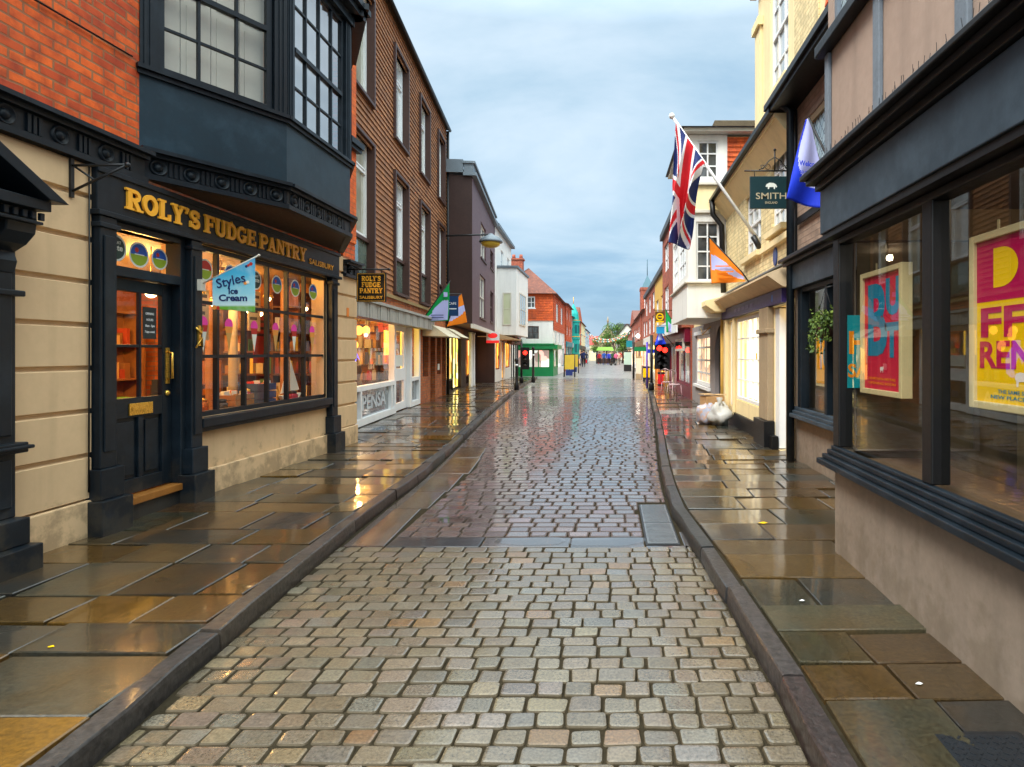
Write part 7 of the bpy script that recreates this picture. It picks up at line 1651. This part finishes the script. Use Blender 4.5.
for label, x, y, h in (('slim black post at the left kerb under the red traffic light', -3.66, 23.5, 1.25), ('slim black post at the left corner before the green shop', -3.75, 29.3, 1.75)):
    t = thing('bollard', label, 'bollard', (x, y, PV), 'black posts along the left kerb'); mb = MB(); mb.lathe((x, y, PV), [(.10, 0), (.09, .25), (.06, .3), (.055, h-.15), (.08, h-.12), (.07, h-.02), (.02, h)], n=12); mb.build('post', [BLKP], t)
    mb = MB(); mb.lathe((x, y, PV+h*.75), [(.062, 0), (.062, .08)], n=12); mb.build('band', [WHITE], t)
t = thing('finger_post', 'green and blue finger sign on a dark post on the right pavement', 'sign', (1.5, 24.6, PV))
mb = MB(); mb.tube([(1.52, 24.6, PV), (1.52, 24.6, 2.0)], .04); mb.build('post', [paint('violet_post', (.10, .05, .45), .4, .1)], t)
mb = MB(); mb.box(facing(24.6), 1.0, 1.48, -.02, .02, 1.62, 1.80); mb.build('green_blade', [GREENP], t); mb = MB(); mb.box(facing(24.6), 1.56, 1.9, -.02, .02, 1.55, 1.7); mb.build('blue_blade', [FROY], t)
# projecting signs and flags on the right
F22 = facing(20.6)
t = thing('round_logo_sign', 'square brown projecting sign with yellow ring emblem on the right side', 'sign', (1.8, 20.6, 2.6))
mb = MB(); mb.box(F22, 1.55, 1.87, -.03, .03, 2.60, 2.98); mb.tube([F22.P(1.5, 0, 3.02), F22.P(2.26, 0, 3.02)], .015); bo = mb.build('board', [paint('brown_board', (.12, .05, .015), .4, .1)], t)
mb = MB(); fat(mb, arc(1.71, 2.79, .11, .11, 0, 360, 20), .04, F22, lambda x: x, lambda z: z, .033); fat(mb, [(1.64, 2.79), (1.78, 2.79)], .04, F22, lambda x: x, lambda z: z, .034); mb.box(F22, 1.57, 1.85, .031, .033, 2.60, 2.65); mb.build('ring_emblem', [PYEL], bo)
t = thing('blue_board_sign', 'small sky blue projecting sign under the yellow ring sign', 'sign', (1.8, 20.7, 2.2)); F227 = facing(20.7)
mb = MB(); mb.box(F227, 1.60, 1.88, -.02, .02, 2.22, 2.46); mb.tube([F227.P(1.6, 0, 2.49), F227.P(2.26, 0, 2.49)], .012); mb.build('board', [paint('sky_blue', (.02, .30, .62), .4, .1)], t); 
t = thing('blue_white_flag', 'small blue and lilac triangular flag under the sky blue sign', 'flag', (1.8, 20.8, 1.8))
mb = MB(); mb.tube([(2.26, 20.8, 1.75), (1.72, 20.8, 2.38)], .012); mb.build('pole', [IRON], t)
tri('cloth', [(1.70, 20.8, 2.36), (1.74, 20.8, 2.36), (1.95, 20.8, 1.86), (1.55, 20.8, 1.82)], 10, .04, 0, [FROY, FLIL], lambda u, v: 1 if .2 < u < .8 and v < .7 else 0, t)
t = thing('green_flag', 'small green and lilac flag beside the yellow ring sign on the right', 'flag', (2.1, 20.2, 2.4))
mb = MB(); mb.tube([(2.26, 20.2, 2.3), (1.86, 20.2, 3.05)], .012); mb.build('pole', [IRON], t)
tri('cloth', [(1.86, 20.2, 3.04), (2.08, 20.2, 2.68), (2.08, 20.2, 2.26), (1.90, 20.2, 2.24)], 10, .04, 0, [FGRN, FLIL], lambda u, v: 1 if u > .35 and v > .45 else 0, t)
# street boxes far down
t = thing('globe_lamp', 'lit white globe lamp on a bracket on the right side', 'street lamp', (2.3, 50, 2.7))
mb = MB(); mb.ball((2.33, 50, 2.97), .17); mb.build('globe', [emit('globe_white', (1, .9, .75), 4)], t); mb = MB(); mb.tube([(2.5, 50, 2.6), (2.33, 50, 2.6), (2.33, 50, 2.8)], .03); mb.build('bracket', [IRON], t)
def board(nm, label, cat, x, y, w_, z0, z1, c, base, th=.2):
    t = thing(nm, label, cat, (x, y, 0)); mb = MB(); mb.cbox(x, y, (z0+z1)/2, w_, th, z1-z0); mb.build('panel', [c], t, .02)
    mb = MB(); mb.cbox(x, y, z0/2, w_*1.05, th*1.2, z0-.004); mb.cbox(x, y, z1+.05, w_*1.06, th*1.1, .09); mb.build('frame', [base], t, .01); return t
board('information_board', 'pale green information board with dark base standing on the street at right', 'information board', 1.5, 51, .62, .55, 1.62, paint('pale_green_panel', (.42, .58, .50), .4, .1), IRON)
board('stone_pillar', 'beige pillar on the right pavement beside the dark sign post', 'pillar', 1.72, 36, .34, .3, 1.25, OFFW, STONE, .3)
board('waste_bin', 'yellow bin by the orange lit shops on the right', 'bin', 2.0, 33, .36, .2, .72, PYEL, IRON, .3)
board('waste_bin', 'red bin on the right pavement before the maroon shop', 'bin', 2.3, 27, .3, .15, .6, FRED, IRON, .3)
t = thing('sign_post', 'dark post with teal box sign on the right side of the street', 'sign', (1.42, 36.2, 0))
mb = MB(); mb.tube([(1.42, 36.2, 0), (1.42, 36.2, 2.5)], .07); mb.build('post', [IRON], t); mb = MB(); mb.box(facing(36.1), .98, 1.34, -.05, .05, 1.9, 2.3); mb.build('box_sign', [paint('teal_box', (.01, .2, .27), .4, .1)], t)
def aboard(x, y, label):
    t = thing('a_board', label, 'a board', (x, y, 0), 'yellow boards on the left')
    mb = MB(); mb.prism([(x-.3, y-.25, .5), (x+.3, y-.25, .5), (x+.3, y-.02, 1.42), (x-.3, y-.02, 1.42)], (0, .03, 0)); mb.build('panel', [paint('board_yellow', (.50, .33, .02), .5, .2, 4)], t); mb = MB(); mb.prism([(x-.22, y-.31, .1), (x+.22, y-.31, .1), (x+.22, y-.23, .46), (x-.22, y-.23, .46)], (0, .03, 0)); mb.build('lower_panel', [FBLU], t)
    mb = MB(); 
    for s_ in (-.34, .34): mb.tube([(x+s_, y-.34, 0), (x+s_, y, 1.46)], .025, 6); mb.tube([(x+s_, y+.34, 0), (x+s_, y, 1.46)], .025, 6)
    mb.tube([(x-.34, y, 1.46), (x+.34, y, 1.46)], .025, 6); mb.build('frame', [BLKP], t)
aboard(-2.62, 38.8, 'yellow folding board with dark blue lower panel nearest on the left street side'); aboard(-2.75, 46, 'yellow folding board standing behind the nearer yellow board on the left')
# bunting
BC = [paint('bunting_%d' % i, c, .6, .1, 5, 0) for i, c in enumerate(((.7, .03, .03), (.8, .5, .02), (.02, .12, .5), (.03, .35, .08), (.8, .8, .78), (.75, .2, .03)))]
for k, (y, z0, z1, lab) in enumerate(((72, 4.0, 4.1, 'nearest string of coloured bunting across the street'), (84, 4.8, 4.4, 'third string of coloured bunting across the far street'), (94, 4.6, 4.9, 'farthest string of coloured bunting before the street end'))):
    t = thing('bunting', lab, 'bunting', (-.6, y, z0-1))
    L = [(-3.7+6.2*i/30, y, z0+(z1-z0)*i/30-1.1*(1-((i-15)/15)**2)) for i in range(31)]
    mb = MB(); mb.tube(L, .01, 4); mb.build('cord', [WHITE], t)
    mb = MB()
    for i in range(60):
        q = (i+.5)/60; x = -3.7+6.2*q; z = z0+(z1-z0)*q-1.1*(1-((q*30-15)/15)**2); mb.prism([(x-.04, y, z), (x+.045, y, z), (x, y-.03*math.sin(i), z-.15)], (0, .004, 0), i % 6) if False else mb.prism([(x-.06, y, z), (x+.06, y, z), (x+.01, y-.04*math.sin(i), z-.18)], (0, .004, 0), (i*7+k) % 6)
    o = mb.build('pennants', BC, t); o['kind'] = 'stuff' if False else o.get('kind', '') or 'stuff'

# ================================================================== rubbish bags, cafe chairs, leaves
def blob(c, r, sx, sy, sz, seed, mi=0, mb=None, amp=.16):
    rnd = random.Random(seed); mb = mb or MB(); c = Vector(c); n, m = 22, 14; ph = [rnd.uniform(0, 6.28) for _ in range(6)]
    vs = []; 
    for i in range(m+1):
        t_ = math.pi*i/m
        for k in range(n):
            a = 2*math.pi*k/n; q = r*(1+amp*(math.sin(3*a+ph[0]+2*t_)*.5+math.sin(5*a+ph[1]-3*t_)*.35+math.sin(4*t_+ph[2]+a)*.4+rnd.uniform(-.25, .25)))
            vs.append(c+Vector((q*sx*math.sin(t_)*math.cos(a), q*sy*math.sin(t_)*math.sin(a), max(-r*sz*.97, q*sz*math.cos(t_)))))
    fs = [(i*n+k, (i+1)*n+k, (i+1)*n+(k+1) % n, i*n+(k+1) % n) for i in range(m) for k in range(n)]
    mb.add(vs, fs, mi, None, True); return mb
t = thing('rubbish_bag', 'full white rubbish bag on the right pavement against the cream shop', 'rubbish bag', (2.22, 12.1, PV))
mb = blob((2.22, 12.05, PV+.21), .225, 1, .9, .95, 3, amp=.3); mb.build('bag', [paint('white_plastic', (.44, .44, .43), .28, .2, 6, 1.0)], t); mb = MB(); mb.lathe((2.2, 12.05, PV+.41), [(.10, 0), (.04, .07), (.07, .14), (.02, .15)], n=9); mb.build('knot', [MATS['white_plastic']], t)
t = thing('rubbish_bag', 'bulging blue patterned rubbish bag left of the white bag', 'rubbish bag', (1.97, 12.25, PV))
mb = blob((1.98, 12.3, PV+.2), .22, 1, .9, 1.0, 8); mb.build('bag', [pane_mat('patterned_bag', (.35, .38, .5), (.5, .3, .2), 14, .5, .3)], t)
t = thing('cardboard_box', 'crumpled brown cardboard box on top of the rubbish bags', 'box', (2.1, 12.5, PV))
mb = MB(); mb.cbox(2.12, 12.45, PV+.28, .42, .3, .56, 0, .3); mb.build('body', [paint('cardboard', (.42, .25, .12), .8, .2)], t, .01); mb = MB(); mb.cbox(2.0, 12.40, PV+.60, .24, .28, .012, 0, .35); mb.cbox(2.27, 12.48, PV+.585, .2, .28, .012, 0, .25); mb.build('flap', [paint('cardboard_inside', (.50, .33, .17), .8, .2)], t)
def chair(x, y, rz, label):
    t = thing('cafe_chair', label, 'chair', (x, y, PV), 'cafe chairs by the maroon shop'); c, s_ = math.cos(rz), math.sin(rz)
    Q = lambda a, b, z: (x+a*c-b*s_, y+a*s_+b*c, PV+z)
    PK = paint('pale_pink_metal', (.55, .38, .40), .4, .1)
    mb = MB(); mb.lathe(Q(0, 0, .43), [(.19, 0), (.2, .02), (.18, .03)], n=14); mb.build('seat', [PK], t)
    mb = MB(); mb.tube([Q(-.17, .17, .44), Q(-.17, .2, .85), Q(0, .21, .92), Q(.17, .2, .85), Q(.17, .17, .44)], .014, 6); mb.tube([Q(0, .18, .44), Q(0, .21, .92)], .010, 6); mb.build('backrest', [PK], t)
    for a, b in ((-.15, -.15), (.15, -.15), (-.15, .15), (.15, .15)): mb = MB(); mb.tube([Q(a, b, .43), Q(a*1.2, b*1.2, 0)], .012, 6); mb.build('leg', [PK], t)
chair(2.06, 19.2, .4, 'pale pink metal cafe chair nearer the maroon shopfront'); chair(2.0, 20.8, 2.6, 'pale pink metal cafe chair farther along the maroon shopfront')
for x, y, c, lab in ((1.30, 5.1, PYEL, 'bright yellow fallen leaf on the wet right pavement'), (1.35, 2.62, WHITE, 'small white paper scrap on the large near right slab'), (1.12, 3.5, WHITE, 'tiny white paper scrap on the right pavement further up'), (-2.75, 2.95, PYEL, 'yellow fallen leaf on the left pavement near the kerb')):
    t_ = MB(); s_ = .045 if c is PYEL and x > 0 else .018
    t_.add([(x-s_, y, PV+.006), (x, y-s_*.6, PV+.008), (x+s_, y+s_*.1, PV+.006), (x+s_*.2, y+s_*.6, PV+.009)], [(0, 1, 2, 3)]); o = t_.build('fallen_leaf' if c is PYEL else 'paper_scrap', [c]); tag(o, lab, 'leaf' if c is PYEL else 'litter')

# ================================================================== people far down the street
SKIN = paint('skin', (.45, .26, .18), .6, .1, 5, 0); HAIRM = paint('dark_hair', (.03, .02, .012), .6, .3, 20, 0)
def person(x, y, label, top, leg, h=1.72, stride=.16, arm=.1, hair=HAIRM, carry=None, yaw=0):
    t = thing('person', label, 'person', (x, y, 0), None)
    me = bpy.data.meshes.new('body'); k = h/1.72
    J = [(0, 0, .95), (0, 0, 1.15), (0, .01, 1.36), (0, .0, 1.48), (0, -.01, 1.56), (0, -.02, 1.66), (.09, 0, .90), (.10, stride, .50), (.11, stride*.6, .08), (.11, stride*.6-.15, .04), (-.09, 0, .90), (-.10, -stride*.4, .50), (-.11, -stride*1.1, .08), (-.11, -stride*1.1-.14, .04), (.19, 0, 1.38), (.25, arm, 1.12), (.25, -arm*.6, .88), (.25, -arm, .80), (-.19, 0, 1.38), (-.25, -arm, 1.12), (-.25, -arm*2.4, .90), (-.25, -arm*2.9, .82)]
    E = [(0, 1), (1, 2), (2, 3), (3, 4), (4, 5), (0, 6), (6, 7), (7, 8), (8, 9), (0, 10), (10, 11), (11, 12), (12, 13), (2, 14), (14, 15), (15, 16), (16, 17), (2, 18), (18, 19), (19, 20), (20, 21)]
    Rd = [.15, .14, .15, .065, .07, .10, .10, .065, .045, .04, .10, .065, .045, .04, .065, .05, .038, .04, .065, .05, .038, .04]
    c, s_ = math.cos(yaw), math.sin(yaw)
    me.from_pydata([((a*c-b*s_)*k, (a*s_+b*c)*k, z*k) for a, b, z in J], E, [])
    tmp = bpy.data.objects.new('body', me); COL.objects.link(tmp)
    sm = tmp.modifiers.new('skin', 'SKIN'); 
    if not me.skin_vertices: me.skin_vertices.new(name='')
    for v, r in zip(me.skin_vertices[0].data, Rd): v.radius = (r*k, r*k*(.75 if r > .12 else 1))
    me.skin_vertices[0].data[0].use_root = True
    sb = tmp.modifiers.new('sub', 'SUBSURF'); sb.levels = 1; sb.render_levels = 1
    bpy.context.view_layer.update()
    m2 = bpy.data.meshes.new_from_object(tmp.evaluated_get(bpy.context.evaluated_depsgraph_get())); bpy.data.objects.remove(tmp)
    m2.name = 'body'; m2.materials.clear()
    for m_ in (top, leg, SKIN, BLKP): m2.materials.append(m_)
    for p in m2.polygons:
        z = p.center.z/k; r_ = math.hypot(p.center.x, p.center.y)/k
        p.material_index = 3 if z < .09 else 2 if z > 1.50 or (z < .87 and r_ > .2 and z > .7) else 0 if z > .90 or r_ > .21 else 1; p.use_smooth = True
    o = bpy.data.objects.new('body', m2); COL.objects.link(o); o.parent = t
    mb = MB(); mb.ball((x, y+.02*k, 1.69*k), .112*k, 0, 1, 1.05, .95, 12, 8); mb.build('hair', [hair], t)
    mb = MB(); yy = y-.12*k
    for s2 in (-1, 1): mb.ball((x+s2*.035, yy, 1.655*k), .012); mb.ball((x+s2*.105, y-.01, 1.65*k), .025, 0, .5, 1, 1.2)
    mb.ball((x, yy-.01, 1.63*k), .018, 0, .8, 1, 1.3); mb.build('face_features', [SKIN], t)
    if carry: mb = MB(); mb.cbox(x+.3, y, .62, .12, .3, .36); mb.build('bag', [carry], t, .02)
    return t
JK = lambda n, c: paint('cloth_'+n, c, .8, .15, 8, 0)
person(-2.9, 66, 'person in dark navy coat walking on the left of the street', JK('navy', (.01, .02, .09)), JK('black', (.012, .012, .016)), 1.85, carry=FRED)
person(-3.25, 69, 'person in black jacket and blue jeans by the left shopfronts', JK('black2', (.015, .015, .02)), JK('jeans', (.03, .06, .16)), 1.75)
person(-.75, 76, 'person in bright blue jacket in the far crowd', JK('blue', (.02, .09, .42)), JK('grey', (.05, .05, .06)), 1.75)
person(-.15, 77, 'person in royal blue top beside the bright blue jacket', JK('royal', (.02, .05, .5)), JK('black3', (.015, .015, .02)), 1.68)
person(.75, 75, 'person in pink coat in the far crowd', JK('pink', (.62, .12, .25)), JK('grey2', (.08, .07, .08)), 1.66)
person(1.15, 78, 'person in pale peach top at the right of the far crowd', JK('peach', (.65, .40, .32)), JK('brown', (.09, .05, .03)), 1.7)
person(-1.4, 80, 'person in red coat at the left of the far crowd', JK('red', (.5, .03, .03)), JK('black4', (.015, .015, .02)), 1.65)
person(.3, 79, 'person in dark green coat in the middle of the far crowd', JK('green', (.03, .09, .04)), JK('black5', (.02, .02, .02)), 1.72)
for i, (x, y, a, lab) in enumerate(((-3.3, 84, 'grey', 'person in grey coat close to the cream house on the left'), (-1.9, 92, 'navy', 'person in navy jacket far down the left of the street'), (1.9, 70, 'black2', 'person in black coat close to the right shopfronts'), (1.5, 88, 'red', 'person in red jacket far down the right of the street'), (.05, 98, 'peach', 'person in peach top farthest down the street'))):
    person(x, y, lab, MATS['cloth_'+a], MATS['cloth_black'], 1.68+.03*i)
t = thing('pushchair', 'black pushchair in front of the person in pink coat', 'pushchair', (.35, 74.5, 0))
mb = MB(); mb.prism([(.1, 74.3, .45), (.65, 74.3, .5), (.7, 74.3, .95), (.45, 74.3, 1.0), (.38, 74.3, .65), (.1, 74.3, .6)], (0, .45, 0)); mb.build('seat', [BLKP], t, .02)
for a in (.15, .65):
    for b in (74.3, 74.75): mb = MB(); mb.lathe((a, b, .13), [(.13, -.02), (.13, .02)], 'y', 14); mb.build('wheel', [BLKP], t)
mb = MB(); mb.tube([(.15, 74.5, .15), (.65, 74.5, .5), (.85, 74.5, 1.0)], .02, 6); mb.tube([(.65, 74.5, .15), (.3, 74.5, .55)], .02, 6); mb.build('frame', [IRON], t)
